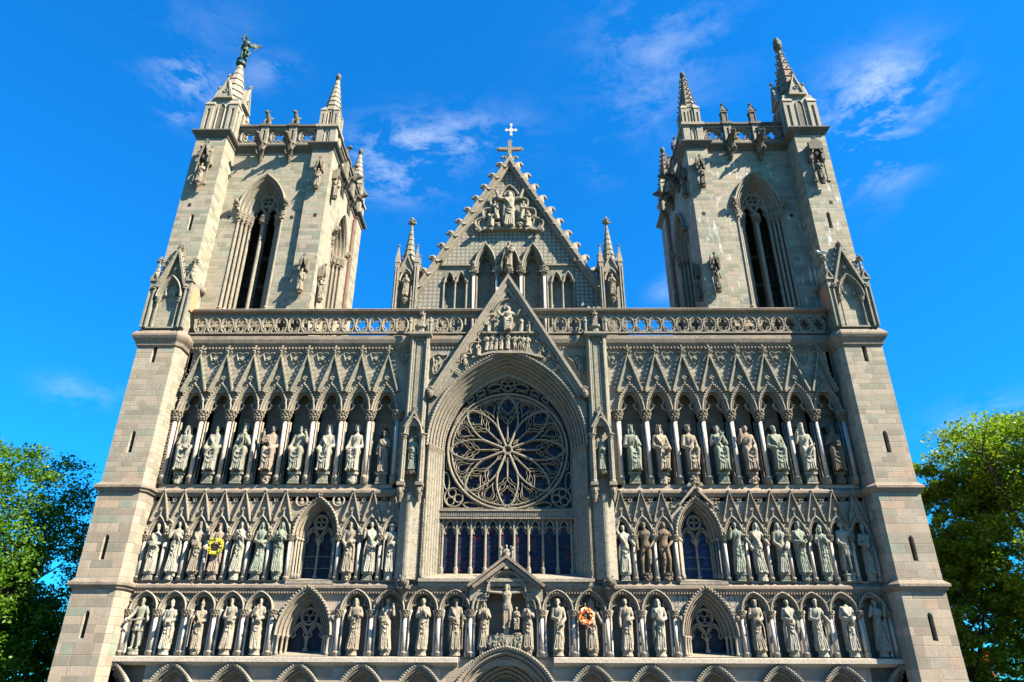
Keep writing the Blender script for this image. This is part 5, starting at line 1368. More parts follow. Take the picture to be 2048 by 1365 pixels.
# --- gable side pinnacles
def oct_spire(m, x, y, z0, z1, r0, bands=7, n=8, r1=.05, ang=PI/8):
    for k in range(bands):
        a,b = k/bands,(k+1)/bands; ra_,rb_ = r0+(r1-r0)*a, r0+(r1-r0)*b
        m.lathe(x,y,[(ra_,z0+(z1-z0)*a),(rb_*1.0+.0,z0+(z1-z0)*b-.03),(rb_*1.09+.015,z0+(z1-z0)*b-.02),(rb_*1.09+.015,z0+(z1-z0)*b+.02),(rb_,z0+(z1-z0)*b+.03)],n,ang)
def gable_pinnacle(s_):
    m = mk(s_); x0,y0 = -6.58,2.75; h = .62
    for dx in (-h,h):
        for dy in (-h,h):
            m.box(x0+dx-.14,x0+dx+.14,y0+dy-.14,y0+dy+.14,19.0,24.7)
            m.lathe(x0+dx,y0+dy,[(.24,24.6),(.22,24.75),(.03,25.9)],4,PI/4); finial(m,x0+dx,y0+dy,25.85,.22)
    m.box(x0-.3,x0+.3,y0-.3,y0+.3,19.0,24.2)
    m.box(x0-h,x0+h,y0-h+.02,y0+h-.02,19.0,20.9); m.box(x0-h+.0,x0+h,y0-h+.05,y0+h-.05,23.9,24.8)
    for dy in (-h-.05,):
        m.archiv(x0,23.3,.47,.95,[(0,y0+dy+.15),(0,y0+dy),(-.06,y0+dy-.02),(-.12,y0+dy+.1)],7)
        for sx in (-1,1): m.prism_y([(x0+sx*.56,23.9),(x0+sx*.47,23.85),(x0,25.05),(x0,25.3)] if sx>0 else [(x0,25.3),(x0,25.05),(x0+sx*.47,23.85),(x0+sx*.56,23.9)],y0+dy-.06,y0+dy+.1)
        m.add([(x0-.5,y0+dy+.05,23.95),(x0+.5,y0+dy+.05,23.95),(x0,y0+dy+.05,25.2)],[(0,1,2)])
    for sx in (-1,1):
        X0 = x0+sx*(h+.08)
        m.add([(X0,y0-.5,23.95),(X0,y0+.5,23.95),(X0,y0,25.2)],[(0,1,2)]); m.box(min(X0,X0-sx*.3),max(X0,X0-sx*.3),y0-.5,y0+.5,23.6,23.95)
    oct_spire(m,x0,y0,24.6,28.1,.50,8); finial(m,x0,y0,28.0,.62)
    for k in range(2): leaf_cluster(m,(x0,y0,28.2+.35*k),.2-.06*k,k,8)
    g = pmesh(m,'gable_pinnacle',M['carved_grey'])
    m = mk(s_)
    for dx in (-h,h):
        for w_ in (-.07,.07): m.lathe(x0+dx+w_,y0-h-.15,[(.03,20.7),(.03,24.3)],5)
    pmesh(m,'corner_rolls',M['carved'],g)
both(gable_pinnacle)
# leafy volutes between pinnacle and gable
for s_ in (-1,1):
    m = mk(s_); m.tube(cr([(-6.0,2.9,23.2),(-5.75,2.9,23.9),(-5.4,2.9,24.15),(-5.5,2.9,23.8)],3),[.12,.13,.14,.13,.12,.11,.1,.09,.08,.07],6); pmesh(m,'crocket',M['carved'],cop)
# ------------------------------------------------------------------ towers
def spire_gablet(m, x, y, z, w_, h, dep, s_=1):        # little gable with face towards -y (m.M turns it)
    m.add([(x-w_,y,z),(x+w_,y,z),(x,y,z+h)],[(0,1,2)])
    for sx in (-1,1):
        m.prism_y([(x+sx*w_*1.12,z-.04),(x+sx*(w_-.1),z-.04),(x,z+h-.22),(x,z+h+.05)] if sx>0 else [(x,z+h+.05),(x,z+h-.22),(x+sx*(w_-.1),z-.04),(x+sx*w_*1.12,z-.04)],y-.08,y+.05)
        a = (x+sx*w_,z); m.add([(a[0],y,a[1]),(x,y,z+h),(x,y+dep,z+h),(a[0],y+dep*.3,a[1])],[(0,1,2,3)])
    m.box(x-w_*1.15,x+w_*1.15,y-.12,y+.1,z-.16,z-.02)
    m.ring2(x,z+h*.32,w_*.28,y-.06,w_*.07,.08,10)
    finial(m,x,y,z+h,.34)
def tower(s_):
    side = 'ashlar' if s_ < 0 else 'ashlar_streaked'
    CX = -16.65; ZC = 28.65
    m = mk(s_)
    # front wall with belfry opening; the inner pier stands proud
    m.panel_arch(-19.5,-13.8,18.5,34.2,1.9,CX,ZC,1.55,2.95,20.4,12)
    m.add([(-13.8,1.9,18.5),(-13.8,1.6,18.5),(-13.8,1.6,34.2),(-13.8,1.9,34.2)],[(0,1,2,3)])
    m.rect(-13.8,-12.35,18.5,34.2,1.6)
    # inner side (faces the gable): local u = y, depth = -x
    S = Matrix(((0,-1,0,-12.6),(1,0,0,0),(0,0,1,0),(0,0,0,1))) 
    base = m.M
    T = (S3 @ S) if s_ > 0 else S
    m.M = T
    m.panel_arch(3.1,9.6,18.5,34.2,0,6.35,ZC,1.55,2.95,20.4,12)
    m.rect(1.6,3.1,18.5,34.2,-.25); m.rect(9.6,11.2,18.5,34.2,-.25)
    m.add([(3.1,-.25,18.5),(3.1,0,18.5),(3.1,0,34.2),(3.1,-.25,34.2)],[(0,1,2,3)]); m.add([(9.6,0,18.5),(9.6,-.25,18.5),(9.6,-.25,34.2),(9.6,0,34.2)],[(0,1,2,3)])
    m.M = base
    m.add([(-21.3,3.0,18.5),(-21.3,11.2,18.5),(-21.3,11.2,34.2),(-21.3,3.0,34.2)],[(0,1,2,3)])
    m.rect(-21.3,-12.35,18.5,34.2,11.2)
    m.add([(-21.3,1.9,34.15),(-12.35,1.6,34.15),(-12.35,11.2,34.15),(-21.3,11.2,34.15)],[(0,1,2,3)])
    # outer buttresses
    for y0,y1 in ((.34,3.1),(9.0,11.8)):
        if y0 < 1:
            m.panel_arch(-21.45,-19.38,18.8,34.0,.34,-20.38,27.08,.12,.18,26.0); m.archiv(-20.38,27.08,.12,.18,[(0,.34),(-.02,.4),(-.02,.8)],5,26.0); m.rect(-20.52,-20.24,25.9,27.3,.8)
        m.prism_z([(-21.45,y0+(.02 if y0<1 else 0)),(-19.38,y0+(.02 if y0<1 else 0)),(-19.38,y1),(-21.45,y1)],18.8,34.0) if y0 > 1 else m.add([(x,y,z) for z in (18.8,34.0) for x,y in ((-21.45,y1),(-21.45,y0),(-19.38,y0),(-19.38,y1))],[(0,1,5,4),(2,3,7,6)])
    # interior faces
    m.prism_z([(-21.2,2.9),(-12.7,2.9),(-12.7,2.95),(-21.2,2.95)],18.5,20.35)
    tw = pmesh(m,'tower',M[side])
    # putlog holes
    m = mk(s_)
    for x,z,y in ((-18.79,28.15,1.89),(-14.56,28.15,1.89),(-12.9,28.1,1.59),(-20.75,27.99,.335)): m.box(x-.11,x+.11,y-.004,y+.3,z-.13,z+.13)
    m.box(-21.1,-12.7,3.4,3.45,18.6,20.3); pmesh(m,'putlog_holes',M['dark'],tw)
    # dark floors, bell frame inside
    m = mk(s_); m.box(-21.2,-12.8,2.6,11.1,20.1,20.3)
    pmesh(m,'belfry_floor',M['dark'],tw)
    m = mk(s_)
    for z in (22.5,24.6,26.9): m.box(-20.5,-13.2,5.2,5.45,z,z+.22); m.box(-14.6,-14.35,3.4,10.5,z+.3,z+.5)
    for x in (-18.4,-16.4,-14.4): m.box(x,x+.22,5.5,5.7,20.3,32)
    m.rod((-18.3,5.6,21),(-16.3,5.6,24),.08); m.rod((-16.2,5.6,24),(-14.4,5.6,21),.08)
    pmesh(m,'bell_frame',M['timber'],tw)
    m = mk(s_); m.lathe(-16.6,6.8,[(.9,24.6),(.85,24.75),(.62,25.3),(.5,26.0),(.3,26.3),(.1,26.35)],18); pmesh(m,'bell',M['copper'],tw,smooth=True)
    def belfry(Tm, cx, y0):
        m = MB(); m.M = Tm
        m.archiv(cx,ZC,1.62,3.05,[(0,y0),(0,y0-.24),(-.06,y0-.30),(-.14,y0-.2)]+[(r-.14,y) for r,y in orders(.62,.95,4,y0-.12)],14)
        wa = pmesh(m,'belfry_window',M['carved'],tw)
        m = MB(); m.M = Tm; cp = MB(); cp.M = Tm
        for sx in (-1,1):
            for k in range(4):
                x = cx+sx*(1.46-.19*k); y = y0+.02+.23*k
                m.lathe(x,y,[(.13,20.4),(.13,21.15),(.16,21.2),(.085,21.35),(.085,27.75)],10)
                cp.lathe(x,y,[(.09,27.7),(.11,27.75),(.2,28.4),(.24,28.5),(.24,28.64),(.1,28.64)],8); leaf_cluster(cp,(x,y-.06,28.05),.19,k,8); leaf_cluster(cp,(x+sx*.03,y-.05,28.35),.2,k+4,8)
                m.box(x-sx*.03,x+sx*.12,y+.08,y+.28,20.4,28.6)
            leaf_cluster(cp,(cx+sx*1.66,y0-.3,29.0),.24,3,12); cp.blob((cx+sx*1.66,y0-.42,29.2),(.16,.18,.2),8,6)
        m.lathe(cx,y0+.62,[(.16,20.4),(.16,21.2),(.2,21.25),(.12,21.4),(.12,27.75)],12)
        m.box(cx-.10,cx+.10,y0+.7,y0+1.1,20.4,28.6)
        cp.lathe(cx,y0+.66,[(.12,27.7),(.16,27.8),(.26,28.4),(.32,28.5),(.32,28.64),(.1,28.64)],10)
        for k in range(7): leaf_cluster(cp,(cx+.2*math.cos(PI+PI*k/6),y0+.6+.2*math.sin(PI+PI*k/6),28.1+.2*(k%2)),.14,k,6)
        pmesh(m,'belfry_shafts',M['carved'],wa,smooth=False); pmesh(cp,'belfry_capitals',M['leafwork'],wa)
        m = MB(); m.M = Tm; yt = y0+.62
        for sx in (-1,1):
            m.line2(arch_pts(cx+sx*.44,ZC,*arch_rc(.42,.95),8),yt,.07,.3)
            m.line2(cr([(cx+sx*.44-.40,ZC),(cx+sx*.44-.18,ZC+.15),(cx+sx*.44-.28,ZC+.4),(cx+sx*.44,ZC+.78),(cx+sx*.44+.28,ZC+.4),(cx+sx*.44+.18,ZC+.15),(cx+sx*.44+.40,ZC)],4),yt+.06,.04,.2)
            m.blob((cx+sx*.44-.17,yt+.1,ZC+.15),.06,6,4); m.blob((cx+sx*.44+.17,yt+.1,ZC+.15),.06,6,4)
        m.line2(arch_pts(cx,ZC,*arch_rc(.86,2.15),12),yt-.04,.09,.36)
        m.ring2(cx,ZC+1.32,.46,yt-.02,.09,.34,24)
        for k in range(4): a = PI/4+PI/2*k; m.ring2(cx+.23*math.cos(a),ZC+1.32+.23*math.sin(a),.19,yt+.05,.04,.22,14)
        pmesh(m,'tracery',M['carved'],wa)
    belfry(S3 if s_ > 0 else None, CX, 1.9)
    belfry(T, 6.35, 0.0)
    # great cornice and parapet string
    CP = [(0,33.66),(.06,33.72),(.10,33.85),(.28,34.02),(.34,34.12),(.34,34.2),(0,34.34)]
    m = mk(s_); m.plan_sweep([(-21.45,3.1),(-21.45,.34),(-19.38,.34),(-19.38,1.9),(-13.8,1.9),(-13.8,1.6),(-12.35,1.6),(-12.35,3.1),(-12.6,3.1),(-12.6,9.6),(-12.35,9.6),(-12.35,11.2),(-13.5,11.2)],CP)
    m.plan_sweep([(-21.45,11.8),(-21.45,9.0),(-21.3,9.0),(-21.3,3.1),(-21.45,3.1)],CP)
    pmesh(m,'cornice',M['dark_carved'],tw)
    # openwork parapet
    def parapet(Tm, us, posts, y0):
        m = MB(); m.M = Tm
        m.box(us[0],us[1],y0+.02,y0+.36,34.3,34.44); m.box(us[0],us[1],y0-.0,y0+.4,35.62,35.78)
        pp = pmesh(m,'parapet',M['carved'],tw)
        m = MB(); m.M = Tm; 
        m.box(us[0],us[1],y0-.12,y0+.46,35.84,36.0); m.box(us[0],us[1],y0-.05,y0+.42,35.76,35.84)
        for p_ in posts: m.box(p_-.36,p_+.36,y0-.2,y0+.46,35.82,36.03)
        pmesh(m,'parapet_rail',M['dark_carved'],pp)
        bounds = [us[0]]+[p_ for p_ in posts]+[us[1]]
        for p_ in posts:
            m = MB(); m.M = Tm
            m.box(p_-.26,p_-.08,y0-.1,y0+.36,34.3,35.82); m.box(p_+.08,p_+.26,y0-.1,y0+.36,34.3,35.82); m.box(p_-.1,p_+.1,y0+.05,y0+.3,34.3,35.82); m.box(p_-.1,p_+.1,y0-.09,y0+.1,35.5,35.82)
            pmesh(m,'parapet_post',M['carved'],pp)
        for a,b in zip(bounds[:-1],bounds[1:]):
            a += .26 if a != us[0] else 0; b -= .26 if b != us[1] else 0
            c = (a+b)/2; r = min(.60,(b-a)/2-.05)
            m = MB(); m.M = Tm; cz = 35.04
            m.ring2(c,cz,r,y0+.08,.085,.24,28); m.ring2(c,cz,r-.16,y0+.14,.03,.14,24)
            for k in range(4):
                an = PI/2*k if s_ > 0 else PI/4+PI/2*k
                m.line2([(c+(r-.1)*.42*math.cos(an)+(r-.1)*.44*math.cos(an+t),cz+(r-.1)*.42*math.sin(an)+(r-.1)*.44*math.sin(an+t)) for t in [-1.95+3.9*q/8 for q in range(9)]],y0+.14,.05,.18)
            # solid corner plates between the ring and the square
            for sx in (-1,1):
                for sz in (-1,1):
                    X = c+sx*(b-a)/2; Z = cz+sz*.60
                    P = [(X,Z)]+[(c+sx*(r+.03)*math.cos(t),cz+sz*(r+.03)*math.sin(t)) for t in [PI/2*q/5 for q in range(6)]]
                    q_ = P if sx*sz > 0 else P[::-1]; m.prism_y(q_,y0+.16,y0+.30); m.ring2(c+sx*((b-a)/2-.13),cz+sz*.47,.07,y0+.1,.03,.1,10)
            pmesh(m,'quatrefoil_panel',M['carved'],pp)
        return pp
    Tf = S3 if s_ > 0 else None
    parapet(Tf,(-19.45,-13.62),(-17.45,-15.43),1.62)
    parapet(T,(3.15,9.55),(5.3,7.45),-.22)
    # gargoyles
    def gargoyle(Tm, u, y0):
        m = MB(); m.M = Tm
        m.lathe(u,y0-.12,[(.05,32.75),(.15,32.95),(.2,33.15),(.16,33.25),(.24,33.3)],8)
        m.tube([(u,y0-.15,33.3),(u,y0-.34,33.62),(u,y0-.62,34.0),(u,y0-.95,34.22),(u,y0-1.25,34.30)],[.20,.25,.23,.19,.15],8)
        m.blob((u,y0-1.25,34.36),(.18,.24,.17),8,6); m.blob((u,y0-1.46,34.30),(.10,.12,.08),6,4)
        for sx in (-1,1):
            m.blob((u+sx*.12,y0-1.2,34.53),(.05,.06,.10),6,4); m.tube([(u+sx*.2,y0-.45,33.8),(u+sx*.28,y0-.6,33.5),(u+sx*.18,y0-.42,33.25)],[.11,.09,.07],6)
            m.tube([(u+sx*.18,y0-.8,34.1),(u+sx*.24,y0-1.0,33.85),(u+sx*.18,y0-1.12,33.98)],[.08,.06,.05],6)
            m.tube([(u+sx*.2,y0-.4,33.9),(u+sx*.36,y0-.3,34.1)],[.12,.03],6)
        m.box(u-.2,u+.2,y0-1.0,y0-.3,34.36,34.44) if s_ > 0 else None
        leaf_cluster(m,(u,y0-.2,33.05),.16,3,8)
        pmesh(m,'gargoyle',M['dark_carved'],tw)
    for u in (-17.45,-15.43): gargoyle(Tf,u,1.9)
    for u in (5.3,7.45): gargoyle(T,u,0)
    # beasts / turrets standing on the posts
    def topper(Tm, u, y0):
        m = MB(); m.M = Tm
        if s_ < 0:
            m.box(u-.2,u+.2,y0-.1,y0+.3,36.03,36.12)
            m.tube([(u,y0+.2,36.15),(u,y0+.14,36.55),(u,y0-.02,36.9),(u-.06,y0-.14,37.12)],[.22,.22,.17,.13],8); m.blob((u-.08,y0-.22,37.18),(.15,.2,.16),8,6); m.blob((u-.12,y0-.4,37.1),(.07,.1,.06),6,4)
            for sx in (-1,1): m.tube([(u+sx*.12,y0+.0,36.8),(u+sx*.18,y0-.14,36.45),(u+sx*.16,y0-.16,36.14)],[.09,.07,.07],6); m.blob((u+sx*.09,y0-.15,37.34),.05,6,4); m.tube([(u+sx*.1,y0+.2,36.9),(u+sx*.22,y0+.32,37.15)],[.13,.03],6)
            pmesh(m,'stone_beast',M['dark_carved'],tw)
        else:
            m.box(u-.17,u+.17,y0-.05,y0+.29,36.03,37.15); m.box(u-.24,u+.24,y0-.12,y0+.36,37.1,37.2)
            for k in range(4):
                a = PI/2*k+PI/4; m.rod((u+.24*math.cos(a),y0+.12+.24*math.sin(a),36.03),(u+.24*math.cos(a),y0+.12+.24*math.sin(a),37.15),.045,n=6); leaf_cluster(m,(u+.27*math.cos(a),y0+.12+.27*math.sin(a),37.25),.08,k,5)
            m.lathe(u,y0+.12,[(.26,37.2),(.03,38.0)],4,PI/4); finial(m,u,y0+.12,37.85,.3)
            for sx in (-1,1): m.tube([(u+sx*.3,y0-.12,37.2),(u,y0-.12,37.65)],.04,5)
            pmesh(m,'parapet_turret',M['dark_carved'],tw)
    for u in (-17.45,-15.43): topper(Tf,u,1.75)
    for u in (5.3,7.45): topper(T,u,-.05)
    # big outer pinnacle
    def pinnacle(x, y, hw, z0, ze, zs, zt, pw, spmat, orn, knob=True):
        m = mk(s_)
        core = hw-.12
        m.box(x-core,x+core,y-core,y+core,z0,ze+.6*(hw))
        for sx in (-1,1):
            for sy in (-1,1):
                X,Y = x+sx*(hw-pw/2),y+sy*(hw-pw/2); q = pw/2
                # hollow slit on the post faces: two leaves with a sunk strip
                for e in (-1,1):
                    for f in (-1,1): m.box(X+e*q*.66-q*.34,X+e*q*.66+q*.34,Y+f*q*.66-q*.34,Y+f*q*.66+q*.34,z0,ze)
                m.box(X-q*.6,X+q*.6,Y-q*.6,Y+q*.6,z0,ze); m.box(X-q*.99,X+q*.99,Y-q*.985,Y+q*.985,ze-.35,ze); m.box(X-q*.99,X+q*.99,Y-q*.985,Y+q*.985,z0,z0+.12)
                m.box(X-q*1.15,X+q*1.15,Y-q*1.15,Y+q*1.15,ze,ze+.1)
                m.add([(X-q*1.15,Y-q*1.15,ze+.1),(X+q*1.15,Y-q*1.15,ze+.1),(X+q*1.15,Y+q*1.15,ze+.1),(X-q*1.15,Y+q*1.15,ze+.1),(x+sx*hw*.52,y+sy*hw*.52,ze+hw*1.15)],[(0,1,4),(1,2,4),(2,3,4),(3,0,4)])
                if orn: finial(m,X-sx*q*.9,Y-sy*q*.9,ze+hw*.72,.26)
        pin = pmesh(m,'corner_pinnacle',M['spire'] ,tw)
        m = mk(s_); base = m.M
        for k in range(4):
            Rm = Matrix.Translation((x,y,0)) @ Matrix.Rotation(PI/2*k,4,'Z')
            m.M = (base @ Rm) if base is not None else Rm
            gw = hw-pw*.95
            m.archiv(0,ze-.35,gw*.5,gw*.9,[(0,-core-.005),(-.05,-core+.0),(-.05,-core+.0)],5,z0+.1) if False else None
            m.line2([( -gw*.42,z0+.15)]+arch_pts(0,ze-.25,*arch_rc(gw*.42,gw*.75),6)+[(gw*.42,z0+.15)],-core-.07,.045,.1)
            spire_gablet(m,0,-hw+.02,zs+.02,gw*.92,(hw*1.6),hw*.8) if knob else None
        m.M = base
        pmesh(m,'gablets',M['spire'],pin)
        m = mk(s_)
        for k in range(4):
            Rm = Matrix.Translation((x,y,0)) @ Matrix.Rotation(PI/2*k,4,'Z'); m.M = (base @ Rm) if base is not None else Rm
            gw = hw-pw*.95; m.fill_arch(0,ze-.25,gw*.36,gw*.7,-core-.012,z0+.15,6)
        m.M = base
        pmesh(m,'blind_lancet_shade',M['dark_carved'],pin)  # flat dark fill, painted-in shade so the lancets look recessed
        m = mk(s_); oct_spire(m,x,y,zs-.1,zt,hw*(.90 if knob else .97),7,8,.14)
        if orn:
            for k in range(8):
                a = PI/8+PI/4*k
                for q in range(7):
                    t = (q+.4)/7; r = hw*(.90 if knob else .97)*(1-t)+.14*t; z = zs+(zt-zs)*t; m.blob((x+(r+.07)*math.cos(a),y+(r+.07)*math.sin(a),z),(.085,.085,.07),5,3)
        pmesh(m,'spire',M[spmat],pin)
        return pin
    orn = s_ > 0
    if s_ < 0: p = pinnacle(-20.4,1.72,1.16,34.3,37.0,37.75,42.3,.62,'spire',False)
    else: p = pinnacle(-20.4,1.72,1.16,34.3,37.0,37.75,43.3,.62,'spire_brown',True)
    if s_ > 0:
        m = mk(s_); m.lathe(-20.4,1.72,[(.14,43.2),(.3,43.4),(.2,43.5),(.32,43.75),(.30,44.2),(.16,44.6),(.03,44.75)],10)
        for k in range(24): a = k*2.4; z = 43.6+.04*k; r=.31-.007*k; m.blob((-20.4+r*math.cos(a),1.72+r*math.sin(a),z),.07,5,3)
        pmesh(m,'pinecone_finial',M['dark_carved'],p)
    # inner and rear pinnacles: two stages, the rail wraps round between them
    for x,y,b in ((-13.02,2.28,0),(-13.02,10.5,1),(-20.6,10.6,1)):
        m = mk(s_)
        for sx in (-1,1):
            for sy in (-1,1): m.box(x+sx*.47-.22,x+sx*.47+.22,y+sy*.47-.22,y+sy*.47+.22,34.3,35.84)
        m.box(x-.6,x+.6,y-.6,y+.6,34.3,35.84); m.box(x-.82,x+.82,y-.82,y+.82,35.80,36.02); m.line2([(x-.14,34.5),(x-.14,35.3),(x,35.55),(x+.14,35.3),(x+.14,34.5)],y-.66,.035,.07)
        pmesh(m,'pinnacle_base',M['spire'],tw)
        p = pinnacle(x,y,.66,36.02,37.45,37.75,41.1,.40,'spire' if s_<0 else 'spire_brown',orn,False)
        m = mk(s_); m.lathe(x,y,[(.12,41.0),(.2,41.15),(.12,41.2),(.2,41.35),(.2,41.55),(.10,41.75),(.02,41.8)],10); pmesh(m,'knob_finial',M['dark_carved'],p)
    # gabled niche on the buttress front at parapet level
    m = mk(s_); bx_ = -20.42
    m.box(-21.62,-19.2,.1,.4,18.86,18.95)
    for x in (-21.5,-19.33):
        m.box(x-.17,x-.09,.0,.34,18.9,22.0); m.box(x+.09,x+.17,.0,.34,18.9,22.0); m.box(x-.1,x+.1,.08,.34,18.9,22.0); m.box(x-.165,x+.165,.01,.34,21.5,22.0); m.box(x-.24,x+.24,-.08,.36,22.0,22.12)
        for q in range(4): m.lathe(x,.14,[(.22-.04*q,22.12+.32*q),(.17-.04*q,22.42+.32*q),(.2-.04*q,22.44+.32*q)],6) 
        for sx in (-1,1): m.prism_y([(x+sx*.24,22.12),(x+sx*.16,22.12),(x,22.55),(x,22.68)] if sx>0 else [(x,22.68),(x,22.55),(x+sx*.16,22.12),(x+sx*.24,22.12)],-.1,.1)
        finial(m,x,.14,23.3,.5)
    m.archiv(bx_,20.95,.78,1.5,[(0,.34),(0,-.02),(-.06,-.08),(-.12,-.0)]+[(r-.12,y) for r,y in orders(.2,.3,3,.0)],10)
    for sx in (-1,1): m.line2(cr([(bx_+sx*.5,20.95),(bx_+sx*.28,21.15),(bx_+sx*.34,21.5),(bx_+sx*.15,21.95),(bx_,22.1)],4),.18,.05,.14); m.blob((bx_+sx*.28,.18,21.14),.09,8,6)
    for sx in (-1,1):
        m.prism_y([(bx_+sx*.92,21.7),(bx_+sx*.80,21.65),(bx_,24.05),(bx_,24.4)] if sx>0 else [(bx_,24.4),(bx_,24.05),(bx_+sx*.80,21.65),(bx_+sx*.92,21.7)],-.1,.34)
        for k in range(7): t=(k+.5)/7; crocket(m,bx_+sx*.92*(1-t),.05,21.75+2.6*t,sx*.94,.33,.17)
        leaf_cluster(m,(bx_+sx*.92,.0,21.6),.17,3,9)
        m.lathe(bx_+sx*.62,.18,[(.09,18.9),(.09,19.1),(.055,19.15),(.055,20.6)],8); leaf_cluster(m,(bx_+sx*.64,.15,20.75),.16,2,9); m.lathe(bx_+sx*.64,.2,[(.08,20.55),(.2,20.88),(.22,20.95)],8)
    m.rod((bx_,.2,22.4),(bx_,.1,23.0),.04); leaf_cluster(m,(bx_,.12,22.9),.13,2,8); finial(m,bx_,.1,24.3,.5); leaf_cluster(m,(bx_,.1,24.5),.16,2,8)
    m.add([(bx_-.8,.3,22.0),(bx_+.8,.3,22.0),(bx_,.3,24.2)],[(0,1,2)])
    pmesh(m,'buttress_gablet',M['carved_grey'],tw)
    # carved heads on the walls and orange brick patch by the stair
    m = mk(s_); leaf_cluster(m,(-19.3,1.75,31.5),.17,3,9) if s_ < 0 else None; m.blob((-19.28,1.7,22.3),(.2,.22,.24),8,6); pmesh(m,'head_corbel',M['leafwork'],tw)
    m = mk(s_); m.box(-19.37,-19.30,.6,1.4,20.4,22.0); m.box(-19.2,-18.3,1.82,1.895,20.4,22.1) if False else None; pmesh(m,'brick_patch',M['orange_stone'],tw)
    # downpipe on the inner side
    m = MB(); m.M = T; m.tube([(9.3,-.12,33.4),(9.3,-.12,27.0),(9.3,-.12,19.0)],.07,8); m.tube([(9.3,-.12,33.4),(9.3,-.3,33.7)],.07,8); pmesh(m,'downpipe',M['pipe'],tw)
    # lightning rod cable on the pier
    m = mk(s_)
    # canopies on the tower walls
    def canopy(Tm, u, y0, z1, z0, big):
        m = MB(); m.M = Tm; k = 1.25 if big else .85
        if big:
            for sx in (-1,1):
                m.box(u+sx*.38-.11,u+sx*.38+.11,y0-.5,y0-.02,z1-1.75,z1-.9); m.lathe(u+sx*.38,y0-.4,[(.14,z1-.9),(.02,z1-.4)],6); finial(m,u+sx*.38,y0-.4,z1-.5,.2)
                m.lathe(u+sx*.38,y0-.35,[(.05,z0+.3),(.05,z1-2.0),(.14,z1-1.75)],8); leaf_cluster(m,(u+sx*.38,y0-.35,z1-1.85),.14,2,8); leaf_cluster(m,(u+sx*.4,y0-.3,z0+.25),.17,4,9)
                m.prism_y([(u+sx*.36,z1-1.3),(u+sx*.26,z1-1.3),(u,z1-.35),(u,z1-.1)] if sx>0 else [(u,z1-.1),(u,z1-.35),(u+sx*.26,z1-1.3),(u+sx*.36,z1-1.3)],y0-.6,y0-.05)
                for q in range(4): t=(q+.5)/4; crocket(m,u+sx*.36*(1-t),y0-.5,z1-1.3+1.15*t,sx*.95,.3,.09)
            leaf_cluster(m,(u,y0-.35,z1-1.3),.22,6,12); finial(m,u,y0-.5,z1-.2,.35); leaf_cluster(m,(u,y0-.3,z0+.15),.22,9,12)
            if s_ > 0: m.prism_y([(u-.45,z1-1.0),(u+.45,z1-1.0),(u+.45,z1-.5),(u,z1+.05),(u-.45,z1-.5)],y0-.62,y0-.02)
        else:
            for sx in (-1,1):
                m.box(u+sx*.24-.06,u+sx*.24+.06,y0-.36,y0-.02,z1-1.05,z1-.35); m.lathe(u+sx*.24,y0-.3,[(.09,z1-.35),(.02,z1-.05)],6)
                m.prism_y([(u+sx*.2,z1-.75),(u+sx*.13,z1-.75),(u,z1-.2),(u,z1)] if sx>0 else [(u,z1),(u,z1-.2),(u+sx*.13,z1-.75),(u+sx*.2,z1-.75)],y0-.42,y0-.05); leaf_cluster(m,(u+sx*.24,y0-.3,z1-1.05),.08,2,6)
            leaf_cluster(m,(u,y0-.2,z1-.9),.13,6,10); finial(m,u,y0-.36,z1-.08,.22)
        pmesh(m,'canopy',M['leafwork'] if s_<0 else M['dark_carved'],tw)
    canopy(Tf,-20.36,.34,32.95,29.2,True)
    canopy(Tf,-13.05,1.6,32.7,29.9,False); canopy(Tf,-13.05,1.6,24.7,21.7,False)
    canopy(T,2.45,-.25,32.7,29.9,False); canopy(T,2.45,-.25,24.7,21.7,False)
    return tw
both(tower)
